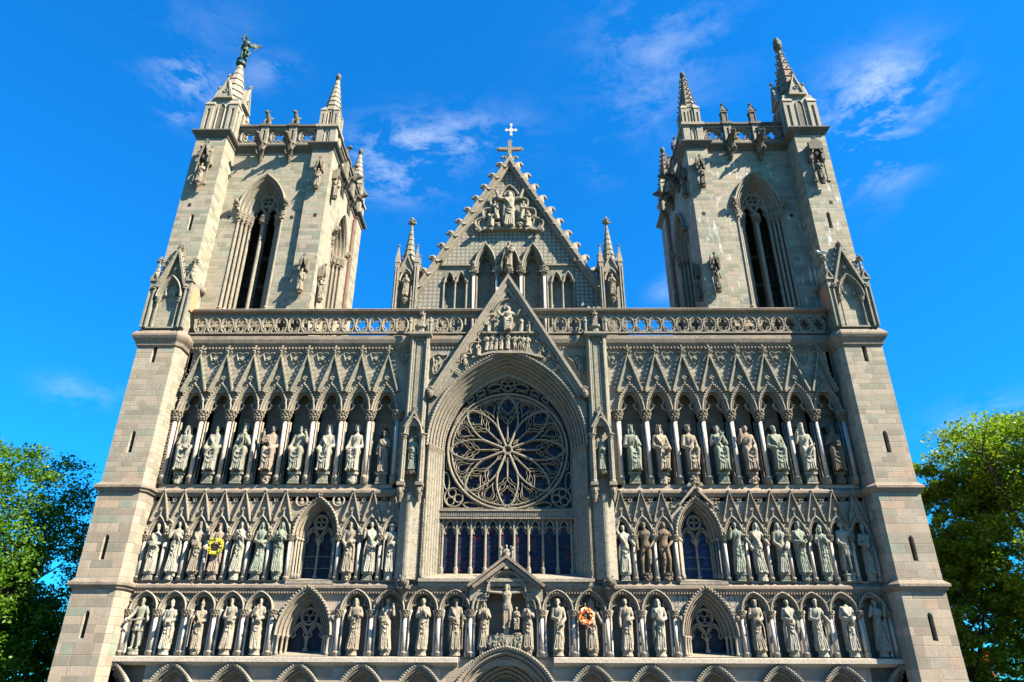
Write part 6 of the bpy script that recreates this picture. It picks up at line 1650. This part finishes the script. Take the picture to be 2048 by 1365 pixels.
# ------------------------------------------------------------------ statues (every one a thing of its own)
G3 = 'seated statues in the upper gallery'; G2 = 'standing statues in the middle gallery'; G1 = 'standing statues in the lower gallery'
ORD = ['leftmost','second from left','third from left','fourth from left','fifth from left','sixth from left','seventh from left','eighth from left','ninth from left','tenth from left']
def sp(arms, head='bare', beard=1, hair='short', **k): return dict(arms=arms, head=head, beard=beard, hair=hair, **k)
U = [  # x, spec, stone, items, look
 (-18.12, sp(('belly','lap'),'hood',2,'long',turn=.5), 'grey', [('lamb',1)], 'pale seated statue with hood and very long beard'),
 (-16.48, sp(('knee','lap'),'bare',2,'',turn=.1), 'grey', [('scroll',0)], 'seated bald statue with long beard and hands in lap'),
 (-14.88, sp(('lap','chin'),'tall',1,'curly',turn=-.4), 'grey', [('sword',1)], 'seated bearded statue in cap, hand clasping a strap at chest'),
 (-13.28, sp(('raise','lap'),'bare',0,'curly'), 'pink', [('wheel',0)], 'pinkish seated beardless statue holding a round harp'),
 (-11.7, sp(('knee','raise'),'bare',1,'',turn=.2), 'grey', [], 'seated statue with short beard and one hand raised'),
 (-10.1, sp(('knee','belly'),'crown',1,'long',turn=.1), 'pale', [('harp',1)], 'crowned seated statue with a cloak over one shoulder'),
 (-8.5, sp(('knee','lap'),'crown',0,'curly',turn=.2), 'pale', [('sword',0)], 'crowned pale seated statue with sword between its knees'),
 (-6.92, sp(('down','chest'),'crown',0,'short',seated=False,turn=-.3), 'tan', [('sword',0)], 'brownish crowned statue half in shadow, hand on chest'),
 (6.98, sp(('belly','chest'),'crown',1,'long',turn=.3), 'green', [('sword_up',-1)], 'greenish crowned statue holding an upright sword'),
 (8.58, sp(('knee','knee'),'crown',1,'long',turn=-.2), 'tan', [('tower',0)], 'tan crowned seated statue with both hands on its knees'),
 (10.2, sp(('knee','lap'),'crown',0,'curly',turn=.4), 'tan', [('orb',1)], 'tan crowned seated statue with an orb in its lap'),
 (11.82, sp(('chest','chin'),'bare',1,'curly',turn=-.4), 'green', [('scroll',0)], 'green seated statue with head turned and hand at chin'),
 (13.42, sp(('raise','lap'),'bare',0,'short',turn=-.3), 'pink', [('tablet',-1)], 'pinkish seated beardless statue raising a slim tablet'),
 (15.0, sp(('knee','belly'),'bare',1,'short',turn=.2), 'green', [('book',1)], 'green seated bearded statue holding a small book'),
 (16.58, sp(('raise','lap'),'tall',2,'long',turn=.2), 'pale', [('scroll',1)], 'pale seated statue with flowing beard, tall cap and raised fist'),
 (18.2, sp(('chin','belly'),'bare',1,'long',turn=-.2), 'brown', [('tower',1)], 'shaded brown seated statue against the right buttress'),
]
PK = ['block','lumps']
for i,(x,s_,st,its,look) in enumerate(U):
    s_ = dict(s_); seat = s_.pop('seated', True); s_['seated'] = seat; s_['seed'] = i+1
    H = 2.72 if seat else 2.42
    if s_['head'] == 'crown': H *= .985
    side = 'left of' if x < 0 else 'right of'
    statue('seated_statue' if seat else 'standing_statue', look+', upper gallery', 'statue', x, 1.52 if seat else 1.6, 9.92, H, s_, st, its, ('block' if i%3 else 'lumps',.33,.64), G3, rot=[.25,.12,.05,.0,-.05,-.1,-.1,-.15,.15,.1,.1,.05,0,0,-.1,-.15][i])
Md = [
 (-18.53, sp(('belly','belly'),'mitre',0,''), 'pale', [('book',0)], 'pale mitred bishop statue cradling a book'),
 (-17.42, sp(('raise','chest'),'bare',0,'short'), 'pale', [('palm',-1)], 'pale tonsured statue shouldering a palm branch'),
 (-16.3, sp(('belly','down'),'tall',0,'long',sway=1), 'tan', [('book',-1)], 'tan statue of a woman with a gathered gown and flat cap'),
 (-15.23, sp(('raise','belly'),'crown',1,'long'), 'pink', [('axe',-1)], 'crowned pinkish statue behind the yellow wreath'),
 (-14.1, sp(('pray','chest'),'bare',0,'long',sway=1), 'pale', [], 'pale slender statue of a woman with hands at her breast'),
 (-12.98, sp(('belly','belly'),'hood',0,'',sway=1), 'green', [], 'green veiled statue with folded arms'),
 (-11.9, sp(('chest','pray'),'hood',0,'',sway=-1), 'green', [], 'green veiled statue next to the left middle window, hands crossed'),
 (-8.27, sp(('low','belly'),'bare',2,'long'), 'tan', [], 'brown bearded statue in a heavily folded cloak'),
 (-7.17, sp(('raise','low'),'bare',0,'curly',sway=1), 'pale', [], 'pale young statue with one hand lifted to its breast'),
 (-6.08, sp(('staff','belly'),'hat',1,'long'), 'pale', [('staff',-1)], 'pale pilgrim statue with hat and staff by the left pilaster'),
 (6.12, sp(('up','out'),'bare',0,'short',sway=1), 'pale', [], 'pale statue with an arm bent over its head'),
 (7.22, sp(('down','low'),'bare',1,'curly',nude=True,sway=1), 'brown', [], 'brown nude male statue standing on a serpent block'),
 (8.3, sp(('chest','low'),'bare',0,'long',nude=True,sway=-1), 'brown', [], 'brown nude female statue with hand at her breast beside the window'),
 (12.02, sp(('raise','out'),'bare',0,'short',sway=1), 'green', [], 'green statue with raised right hand, right of the window'),
 (13.15, sp(('down','out'),'hood',0,'long',sway=-1), 'pale', [('orb',-1)], 'pale veiled statue of a woman holding a ball'),
 (14.25, sp(('low','low'),'hood',0,'',sway=1), 'grey', [], 'grey veiled statue with hands joined low'),
 (15.37, sp(('belly','belly'),'veil_cap',0,'long',sway=-1), 'green', [('lamb',0)], 'greenish statue of a woman carrying a bundle'),
 (16.48, sp(('staff','chest'),'mitre',1,''), 'green', [('crozier',-1)], 'green mitred bishop statue with a crozier'),
 (17.6, sp(('low','down'),'bare',0,'curly',tunic=True,sway=1), 'pale', [('sword',-1)], 'pale youth statue in a short tunic with sword'),
 (18.72, sp(('belly','low'),'mitre',1,''), 'grey', [('book',-1)], 'shaded mitred bishop statue beside the right buttress'),
]
for i,(x,s_,st,its,look) in enumerate(Md):
    s_ = dict(s_); s_['seed'] = 20+i
    H = {'mitre':2.42,'tall':2.5,'crown':2.5,'hat':2.5,'hood':2.58}.get(s_['head'],2.64)
    if s_['arms'][0] == 'up': H = 2.45
    statue('standing_statue', look+', middle gallery', 'statue', x, 1.46, 4.88, H, s_, st, its, (['block','lumps','lumps','block','plain'][i%5],.27,.38), G2, rot=-.05 if x>0 else .1)
Lw = [
 (-18.46, sp(('out','out'),'bare',1,'short',tunic=True), 'grey', [('sword_across',0)], 'grey soldier statue in short tunic gripping a sword crosswise'),
 (-16.95, sp(('belly','belly'),'mitre',0,''), 'pale', [('head',0)], 'pale mitred bishop statue carrying a round severed head'),
 (-15.4, sp(('staff','belly'),'cone',1,'short'), 'tan', [('staff',-1)], 'tan statue under a tall pointed hat with staff'),
 (-13.93, sp(('belly','belly'),'bare',1,'curly',sway=1), 'cream', [('book',1)], 'cream bearded statue clasping a book in a swagged cloak'),
 (-12.42, sp(('chin','belly'),'bare',2,'short',sway=-1), 'cream', [], 'cream statue stroking its long beard, left of the lower window'),
 (-7.62, sp(('belly','chest'),'bare',1,'long',sway=1), 'tan', [('book',1)], 'tan long haired statue looking down, right of the left lower window'),
 (-5.97, sp(('belly','raise'),'bare',1,'short',sway=-1), 'cream', [('book',-1)], 'cream statue with bunched cloak below the left beast corbel'),
 (-4.2, sp(('chest','pray'),'bare',0,'curly',sway=1), 'cream', [], 'cream curly headed statue with both hands at its chest'),
 (-2.52, sp(('belly','down'),'bare',2,'short'), 'tan', [('axe',1)], 'tan bearded statue with an axe, left of the crucifixion'),
 (2.58, sp(('belly','low'),'bare',1,'curly',sway=1), 'cream', [('scroll',0)], 'cream curly haired statue with hands folded, right of the crucifixion'),
 (4.28, sp(('staff','out'),'hat',1,'long'), 'tan', [('staff',-1)], 'tan pilgrim statue in a brimmed hat behind the red wreath'),
 (5.98, sp(('down','belly'),'bare',0,'short',sway=1), 'cream', [], 'cream statue with one arm slung in its cloak'),
 (7.62, sp(('chest','belly'),'bare',1,'long',sway=1), 'pale', [('tablet',-1)], 'pale bearded statue holding a tablet, left of the right lower window'),
 (12.52, sp(('chest','belly'),'bare',1,'curly',sway=-1), 'tan', [('sword_up',-1)], 'tan curly headed statue holding a sword upright against its shoulder'),
 (14.1, sp(('belly','down'),'bare',0,'short',sway=1), 'pale', [('book',1)], 'pale short haired statue with a cloak hitched at the waist'),
 (15.55, sp(('belly','out'),'veil_cap',1,'short',sway=-1), 'pale', [('scroll',-1)], 'pale bearded statue in a round cap holding up cloth'),
 (17.05, sp(('belly','belly'),'bare',0,'',headless=True), 'pale', [('head',0)], 'pale headless statue holding its own bearded head'),
 (18.5, sp(('raise','raise'),'bare',0,'short'), 'grey', [], 'shaded statue raising both hands beside the right buttress'),
]
for i,(x,s_,st,its,look) in enumerate(Lw):
    s_ = dict(s_); s_['seed'] = 50+i
    H = {'mitre':2.22,'cone':2.18,'hat':2.32}.get(s_['head'],2.42)
    if s_.get('headless'): H = 2.5
    statue('standing_statue', look+', lower gallery', 'statue', x, 1.46, 1.36, H, s_, st, its, (['plain','plain','lumps','plain'][i%4],.27,.26), G1, rot=-.05 if x>0 else .1)
# the crucifixion
statue('mourning_statue','tan veiled mourning statue with clasped hands, left of the crucified figure','statue',-1.15,1.5,1.42,2.2,sp(('pray','pray'),'hood',0,'',seed=71,sway=1),'tan',(),('lumps',.26,.3),'mourners beside the cross',rot=.15)
statue('mourning_statue','tan bearded mourning statue with folded hands, right of the crucified figure','statue',1.12,1.5,1.42,2.25,sp(('pray','pray'),'bare',1,'long',seed=72),'tan',(),('lumps',.26,.3),'mourners beside the cross',rot=-.15)
cx_ = thing('crucifix','stone crucifix with a nude figure in loincloth over the central portal','crucifix',(.02,1.35,2.3))
m = MB(); m.box(-.13,.13,.10,.22,-.5,2.62); m.box(-1.02,1.02,.098,.218,1.98,2.22); m.tube([(-.1,.0,-.1),(.1,.0,-.1)],.06,6); m.build('cross',M['st_cream'],cx_)
me,_,_,_ = figure(2.1,arms=('cross','cross'),seed=73,nude=True,beard=1,hair='long',sway=.6,turn=-.35); link('body',me,M['st_tan'],cx_,(0,-.12,.32)).rotation_euler = (0,0,0)
m = MB(); loft(m,[(0,-.11,1.20,.20,.15,.06),(0,-.12,1.34,.215,.165,.05),(0,-.12,1.46,.2,.15,.03)],20,7,2); m.tube([(.2,-.15,1.42),(.26,-.15,1.15),(.22,-.14,1.0)],[.06,.06,.03],6); m.build('loincloth',M['st_cream'],cx_)
lst = statue('kneeling_group_statue','small winged pair of carved figures perched right of the crucified figure','statue',.52,1.35,2.35,1.05,sp(('pray','chest'),'bare',0,'curly',seed=74,seated=True),'tan',(),('corbel',.22,.2))
# pilaster niche statues, angels on the pilasters, gable statues
for s_,st,look,spc in ((-1,'green','greenish statue in the niche of the left pilaster, holding folded cloth',sp(('belly','down'),'bare',0,'short',seed=80)),(1,'green','greenish bishop like statue in the niche of the right pilaster',sp(('raise','belly'),'crown',1,'short',seed=81))):
    statue('niche_statue',look,'statue',s_*5.2,1.12,10.45,1.98,spc,st,(),('corbel',.34,.12,'leafwork'),'statues in the pilaster niches')
for s_ in (-1,1):
    r = statue('angel_statue','small winged angel statue on top of the '+('left' if s_<0 else 'right')+' pilaster in front of the balustrade','statue',s_*5.2,1.08,19.42,1.35,sp(('chest','belly'),'bare',0,'curly',seed=82+s_),'tan',(),None,'angels on the pilasters')
    for sx in (-1,1):
        m = MB(); m.tube(cr([(sx*.1,.14,.95),(sx*.3,.16,1.4),(sx*.38,.16,1.1),(sx*.2,.15,.5)],3),[.05,.08,.10,.11,.11,.10,.08,.06,.04,.03],6); m.build('wing',M['st_tan'],r)
    statue('niche_statue','robed statue standing in the open '+('left' if s_<0 else 'right')+' pinnacle beside the upper gable','statue',s_*6.58,2.1,21.9,1.6,sp(('belly','chest'),'bare',1,'long',seed=86+s_),'tan',(),('corbel',.2,.25),'statues in the gable pinnacles')
r = statue('mother_and_child_statue','crowned stone mother holding a child on a bracket between the gable arches','statue',0,2.45,24.3,1.9,sp(('belly','belly'),'crown',0,'long',seed=90,sway=1),'tan',(),('corbel',.3,.25))
m = MB(); m.blob((.2,-.2,1.75),.1,8,6); m.lathe(.18,-.18,[(.1,1.3),(.12,1.5),(.08,1.66)],8); m.tube([(.2,-.26,1.6),(.05,-.3,1.5)],.035,6); m.build('child',M['st_tan'],r)
# tower bracket statues
def bracket(x,y,z,H,st,look,spc,rot=0,ped=True):
    statue('bracket_statue',look,'statue',x,y,z,H,spc,st,(),('corbel',.19,.12,'leafwork'),'small statues on tower brackets',rot=rot)
for s_,st,nm in ((-1,'tan','left'),(1,'dark_carved','right')):
    bracket(s_*20.36,.0,29.45,1.6,st,f'statue under a large gabled canopy high on the outer buttress of the {nm} tower',sp(('belly','chest'),'bare',1,'short',seed=93+s_))
    bracket(s_*13.05,1.34,30.15,1.55,st,f'small statue under the upper canopy on the inner pier of the {nm} tower',sp(('belly','low'),'bare',0,'long',seed=96+s_))
    bracket(s_*13.05,1.34,22.0,1.6,st,f'small statue under the lower canopy on the inner pier of the {nm} tower',sp(('pray','down'),'bare',1,'short',seed=99+s_))
    bracket(s_*12.1,2.45,30.15,1.55,st,f'small statue on the gable facing side of the {nm} tower, upper bracket',sp(('belly','belly'),'bare',1,'long',seed=103+s_),s_*-PI/2*-1 if False else (PI/2 if s_<0 else -PI/2))
    bracket(s_*12.1,2.45,22.0,1.6,st,f'small statue on the gable facing side of the {nm} tower, lower bracket',sp(('chest','down'),'bare',0,'short',seed=107+s_),PI/2 if s_<0 else -PI/2)
# green bronze archangel on the left tower spire
r = thing('archangel_statue','green bronze winged archangel with a lance on the left tower spire','statue',(-20.42,1.72,42.3))
me,hd,HH,_ = figure(2.25,arms=('up','belly'),seed=120,tunic=True,beard=0,hair='curly',sway=1,turn=.4)
b = link('body',me,M['copper'],r,(0,0,.62)); b.rotation_euler = (0,0,.3)
m = MB()
for q in range(7): m.tube([(.12,.22,1.72-.03*q),(.6,.34,2.0-.05*q),(1.18-.1*q,.4,2.12-.13*q)],[.07,.085,.03],6)
m.build('wing',M['copper'],b)
m = MB(); m.tube(cr([(-.1,.3,1.75),(-.3,.6,2.0),(-.4,.9,1.9),(-.25,.6,1.4)],3),[.08,.1,.1,.1,.1,.09,.08,.06,.05,.04],6); m.build('wing',M['copper'],b)
m = MB(); h = hd[-1]; m.rod((h.x-.25,h.y-.1,.3),(h.x+.28,h.y-.05,h.z+1.15),.028,.012,6); m.build('lance',M['copper'],b)
m = MB(); m.lathe(0,0,[(.22,-.25),(.36,-.12),(.38,.06),(.22,.1),(.22,.2)],14); m.tube([(.27*math.cos(k*.7),.27*math.sin(k*.7),.16+.035*k) for k in range(13)],[.10]*12+[.04],6); m.tube([(.2,-.2,.55),(.5,-.3,.6),(.6,-.25,.85),(.42,-.3,.98)],[.12,.11,.09,.1],6)
m.build('dragon_base',M['copper'],r)
# wreaths
def wreath(name,label,x,y,z,rad,cols,seed):
    r = thing(name,label,'wreath',(x,y,z)); rn = random.Random(seed)
    ms = [MB() for _ in cols]
    for k in range(260):
        a = rn.uniform(0,2*PI); q = rad+rn.gauss(0,.05); w_ = MB()
        ms[rn.randrange(len(cols))].blob((q*math.cos(a),rn.gauss(0,.04),q*math.sin(a)),(rn.uniform(.025,.05),.03,rn.uniform(.025,.05)),6,4)
    for k in range(40):
        a = rn.uniform(0,2*PI); ms[-1].tube([(rad*math.cos(a),0,rad*math.sin(a)),((rad+.12)*math.cos(a+.12),-.02,(rad+.12)*math.sin(a+.12))],[.03,.008],4)
    for mm,(nm,mt) in zip(ms,cols): mm.build(nm,mt,r)
    t = MB(); t.tube([(rad*math.cos(a),.02,rad*math.sin(a)) for a in [2*PI*k/20 for k in range(20)]],.045,6,closed=True); t.build('hoop',M['leaf_l'],r)
bd = thing('gull','white and grey gull perched on the carved finial left of the right tower gablet','bird',(19.33,.14,23.86))
m = MB(); m.tube([(-.22,0,.16),(-.05,0,.17),(.12,0,.14),(.3,0,.1)],[.05,.11,.09,.03],8); m.blob((-.27,0,.26),.07,8,6); m.tube([(-.2,0,.16),(-.27,0,.26)],[.07,.06],8); m.rod((-.04,.03,0),(-.04,.03,.1),.012,n=5); m.rod((-.04,-.03,0),(-.04,-.03,.1),.012,n=5)
o = m.build('body',simple('white_feathers',(.7,.7,.68)),bd,True)
m = MB(); m.tube([(-.33,0,.26),(-.41,0,.235)],[.02,.006],6); m.build('beak',simple('yellow_beak',(.6,.4,.05)),bd)
for sy in (-1,1):
    m = MB(); m.tube([(-.1,sy*.09,.2),(.1,sy*.1,.2),(.36,sy*.05,.13)],[.05,.06,.01],6); m.build('wing',simple('grey_feathers',(.25,.26,.28)),bd)
wreath('flower_wreath','yellow flower wreath hanging on a crowned statue, middle gallery left',-15.15,1.05,6.5,.35,[('yellow_flowers',simple('yellow_petals',(.75,.55,.03))),('amber_flowers',simple('amber_petals',(.55,.42,.03))),('leaves',simple('wreath_leaves',(.10,.14,.02)))],1)
wreath('flower_wreath','red and orange flower wreath on the hatted pilgrim statue, lower gallery',3.98,1.04,3.17,.30,[('red_flowers',simple('red_petals',(.72,.04,.02))),('orange_flowers',simple('orange_petals',(.85,.25,.02))),('cream_flowers',simple('cream_petals',(.8,.6,.35)))],2)
# ------------------------------------------------------------------ trees
def tree(name, label, x, y, H, Rx, Rz, zc, seed, mat, nclump=330, leaves=135, ls=.17, gaps=.25, group=None, Ry=None):
    rn = random.Random(seed); rg_ = np.random.default_rng(seed)
    Ry = Ry or Rx
    r = thing(name, label, 'tree', (x,y,GND), group)
    t = MB(); tips = []
    def grow(p, d, L, rad, dep):
        n = 5; P = [p]; D = d.copy()
        for k in range(n):
            D = (D + Vector((rn.gauss(0,.13),rn.gauss(0,.13),rn.gauss(0,.06)+.05))).normalized(); P.append(P[-1]+D*L/n)
        t.tube(P, [rad*(1-.55*k/n) for k in range(n+1)], 7 if dep < 2 else 5)
        if dep >= 3: tips.append(P[-1]); return
        for k in range(rn.randint(3,4) if dep else 7):
            q = P[rn.randint(2,n)] if dep else P[min(n,2+k%4)]
            a = rn.uniform(0,2*PI); el = rn.uniform(.35,1.0)
            nd = (Vector((math.cos(a)*math.cos(el),math.sin(a)*math.cos(el),math.sin(el)))+D*.35).normalized()
            grow(q, nd, L*rn.uniform(.52,.72), rad*.45, dep+1)
    grow(Vector((0,0,0)), Vector((0,0,1)), (zc-GND)*.8, H*.024, 0)
    t.build('trunk', M['bark'], r)
    # leaf clumps: on limb ends and spread over lobes of the crown
    C_ = []
    lob = [(rn.uniform(0,2*PI), rn.uniform(-.9,1.2), rn.uniform(.72,1.08)) for _ in range(26)]
    dirs = [(Vector((math.cos(a)*math.cos(e)*Rx,math.sin(a)*math.cos(e)*Ry,math.sin(e)*Rz)),q) for a,e,q in lob]
    while len(C_) < nclump:
        u = Vector((rn.gauss(0,1),rn.gauss(0,1),rn.gauss(0,1))).normalized()
        v = Vector((u.x*Rx,u.y*Ry,u.z*Rz))
        # lobed outline
        best = max((v.normalized().dot(d.normalized())**6)*q for d,q in dirs)
        if rn.random() < gaps and best < .55: continue
        rr = (.55+.45*best)*(rn.uniform(.45,1.0)**.5)
        C_.append((v*rr, rn.uniform(.55,1.15)*Rx*.15))
    for tp in tips:
        C_.append((tp-Vector((0,0,zc-GND)), Rx*.13))
    cen = np.array([tuple(c) for c,_ in C_]); rad = np.array([q for _,q in C_])
    n = len(C_)*leaves
    idx = np.repeat(np.arange(len(C_)), leaves)
    off = rg_.normal(0,1,(n,3)); off /= np.linalg.norm(off,axis=1)[:,None]; off *= (rg_.random(n)**.45)[:,None]*rad[idx][:,None]; off[:,2] *= .62
    P = cen[idx]+off+np.array([0,0,zc-GND])
    nrm = rg_.normal(0,1,(n,3))+np.array([0,0,1.1]); nrm /= np.linalg.norm(nrm,axis=1)[:,None]
    a = rg_.normal(0,1,(n,3)); a -= nrm*(a*nrm).sum(1)[:,None]; a /= np.linalg.norm(a,axis=1)[:,None]; b = np.cross(nrm,a)
    s_ = ls*(.6+.8*rg_.random(n))[:,None]
    V = np.stack([P-a*s_*.55, P+b*s_*.38-nrm*s_*.1, P+a*s_*.6, P-b*s_*.38-nrm*s_*.1],1).reshape(-1,3)
    me = bpy.data.meshes.new('crown'); me.vertices.add(4*n); me.vertices.foreach_set('co', V.astype('f').ravel())
    me.loops.add(4*n); me.loops.foreach_set('vertex_index', np.arange(4*n,dtype='i')); me.polygons.add(n)
    me.polygons.foreach_set('loop_start', np.arange(0,4*n,4,dtype='i')); me.polygons.foreach_set('loop_total', np.full(n,4,'i')); me.update()
    at = me.attributes.new('tint','FLOAT','FACE'); at.data.foreach_set('value', rg_.random(n).astype('f'))
    link('crown', me, M[mat], r)
    return r
tree('maple_tree','green leafy maple tree left of the cathedral, its top against the sky',-28.9,3.2,15,6.3,7.9,6.3,3,'leaf_l',400,105,.15,.62)
tree('broadleaf_tree','lower dark green tree at the left edge behind the maple',-34.5,8,12,7.0,6.0,2.6,8,'leaf_l',420,140,.19,.1)
tree('broadleaf_tree','low bushy green tree close to the left buttress, filling the bottom left corner',-30.5,7.0,9,7.0,5.5,.8,21,'leaf_l',380,130,.19,.1)
tree('broadleaf_tree','tall yellow green tree at the far right edge behind the cathedral',37.4,11,20,9.4,9.9,9.8,5,'leaf_r',800,140,.2,.2)
tree('broadleaf_tree','smaller green tree tucked beside the right buttress',30.4,14.0,14,4.4,9.6,6.2,11,'leaf_r',430,140,.19,.2)
tree('orange_leaved_tree','small orange leaved tree at the bottom right corner',34.5,22.0,5,2.4,2.2,1.6,14,'leaf_o',70,110,.16,.2)
# ground, far lawn
m = MB(); m.add([(-400,-300,GND),(400,-300,GND),(400,500,GND),(-400,500,GND)],[(0,1,2,3)]); m.build('ground',M['grass'],kind='structure')
m = MB(); m.add([(-30,-60,GND+.004),(30,-60,GND+.004),(30,1.4,GND+.004),(-30,1.4,GND+.004)],[(0,1,2,3)]); m.build('paved_square',M['paving'],kind='structure')
for nm in ('ground','paved_square'): bpy.data.objects[nm]['label'] = {'ground':'grass lawn around the cathedral','paved_square':'paved square in front of the cathedral'}[nm]

# ------------------------------------------------------------------ light, sky, camera
AZ, EL = R(63), R(42)          # azimuth from the facade normal towards the right
sd = Vector((math.sin(AZ)*math.cos(EL), -math.cos(AZ)*math.cos(EL), math.sin(EL)))     # towards the sun
sun = bpy.data.lights.new('sun','SUN'); sun.energy = 5.0; sun.angle = R(.5); sun.color = (1.0,.90,.74)
so = bpy.data.objects.new('sun',sun); COL.objects.link(so); so.rotation_euler = (-sd).to_track_quat('-Z','Y').to_euler()
W = bpy.data.worlds.new('World'); sc.world = W; W.use_nodes = True
t = NT(W.node_tree); bg = W.node_tree.nodes['Background']
sky = t.node('ShaderNodeTexSky', sky_type='NISHITA'); sky.sun_disc = False; sky.sun_elevation = EL
sky.sun_rotation = math.atan2(sd.x, sd.y); sky.air_density = 1.0; sky.dust_density = .3; sky.ozone_density = 3.0
hs = t.node('ShaderNodeHueSaturation'); hs.inputs['Saturation'].default_value = 1.25; hs.inputs['Value'].default_value = 1.0
t.l.new(sky.outputs[0], hs.inputs['Color'])
ga = t.node('ShaderNodeGamma'); ga.inputs[1].default_value = .75; t.l.new(hs.outputs[0], ga.inputs[0])
tint = t.mix(1.0, ga.outputs[0], (.10,1.16,1.98), blend='MULTIPLY')
tc = t.node('ShaderNodeTexCoord'); g_ = tc.outputs['Generated']
CAM = dict(f=1391.62, pit=R(26.4445), yaw=-R(.72369), roll=-R(.22166), cx=.7162)
def pixdir(u, v):
    a = u-1024; b = 682.5-v; cr_,sr = math.cos(CAM['roll']),math.sin(CAM['roll'])
    X = (a*cr_+b*sr)/CAM['f']; Y = (-a*sr+b*cr_)/CAM['f']; cp,sp_ = math.cos(CAM['pit']),math.sin(CAM['pit'])
    y = cp-Y*sp_; z = sp_+Y*cp; c,s_ = math.cos(CAM['yaw']),math.sin(CAM['yaw'])
    return Vector((X*c+y*s_, -X*s_+y*c, z)).normalized()
CLOUDS = [ # centre direction, end direction, width, strength
 ((325,140),(430,180),.026,.85),((330,205),(385,235),.018,.45),((480,160),(575,135),.02,.35),
 ((705,310),(965,275),.035,.8),((720,350),(880,340),.035,.7),((690,275),(820,255),.022,.35),
 ((1670,235),(1835,165),.045,1.0),((1690,250),(1760,330),.055,1.0),((1690,200),(1800,250),.04,.55),((1740,330),(1830,340),.045,.3),
 ((1215,160),(1420,20),.08,.26),((1230,230),(1330,130),.06,.25),((1180,330),(1240,310),.03,.2),((95,775),(185,800),.018,.3),((150,785),(240,790),.015,.2),
 ((1880,860),(2048,815),.022,.28),((1310,600),(1345,560),.02,.2),((500,80),(330,0),.08,.08)]
mask = None
for (a,b,wd,st) in CLOUDS:
    A,B = pixdir(*a),pixdir(*b); Mi = (A+B)/2; ax = (B-A); L = ax.length; ax.normalize(); Mi.normalize(); pr = Mi.cross(ax).normalized()
    def dot(v_, off):
        n = t.node('ShaderNodeVectorMath', operation='DOT_PRODUCT'); t.l.new(g_, n.inputs[0]); n.inputs[1].default_value = tuple(v_); return n.outputs['Value']
    nrm = t.node('ShaderNodeVectorMath', operation='NORMALIZE')
    da = t.m('DIVIDE', t.m('SUBTRACT', dot(ax,0), Mi.dot(ax)), L*.62); dp = t.m('DIVIDE', dot(pr,0), wd)
    e = t.m('MULTIPLY', t.m('EXPONENT', t.m('MULTIPLY', t.m('ADD', t.m('MULTIPLY',da,da), t.m('MULTIPLY',dp,dp)), -1.0)), st)
    fr = t.m('GREATER_THAN', dot(Mi,0), 0.0); e = t.m('MULTIPLY', e, fr)
    mask = e if mask is None else t.m('MAXIMUM', mask, e)
mp = t.node('ShaderNodeMapping'); mp.inputs['Rotation'].default_value = (.3,.5,.2); mp.inputs['Scale'].default_value = (1,1.0,2.2); t.l.new(g_, mp.inputs[0])
nz = t.node('ShaderNodeTexNoise'); nz.inputs['Scale'].default_value = 10; nz.inputs['Detail'].default_value = 9; nz.inputs['Roughness'].default_value = .68; nz.inputs['Distortion'].default_value = .3; t.l.new(mp.outputs[0], nz.inputs['Vector'])
cl = t.m('MULTIPLY', mask, t.mr(nz.outputs['Fac'], .44, .74, 0, 1.15), clamp=True)
col = t.mix(cl, tint, (4.6,5.2,6.0))
t.l.new(col, bg.inputs[0]); bg.inputs[1].default_value = .048
cam = bpy.data.cameras.new('camera'); co = bpy.data.objects.new('camera',cam); COL.objects.link(co); sc.camera = co
cam.sensor_width = 36; cam.sensor_fit = 'HORIZONTAL'; cam.lens = CAM['f']/2048*36; cam.clip_end = 2000; cam.clip_start = .1
cp,sp_ = math.cos(CAM['pit']),math.sin(CAM['pit']); c,s_ = math.cos(CAM['yaw']),math.sin(CAM['yaw']); cr_,sr = math.cos(CAM['roll']),math.sin(CAM['roll'])
def tow(x,y,z): return Vector((x*c+y*s_, -x*s_+y*c, z))
right = tow(1,0,0); fwd = tow(0,cp,sp_); upv = tow(0,-sp_,cp)
rx = right*cr_ - upv*sr; ux = right*sr + upv*cr_
rx,ux = right*cr_-upv*sr, right*sr+upv*cr_
Mx = Matrix((rx,ux,-fwd)).transposed().to_4x4(); Mx.translation = Vector((CAM['cx'],-36,0)); co.matrix_world = Mx
sc.view_settings.view_transform = 'Standard'; sc.view_settings.look = 'None'; sc.view_settings.exposure = 2.15; sc.view_settings.gamma = 1.0
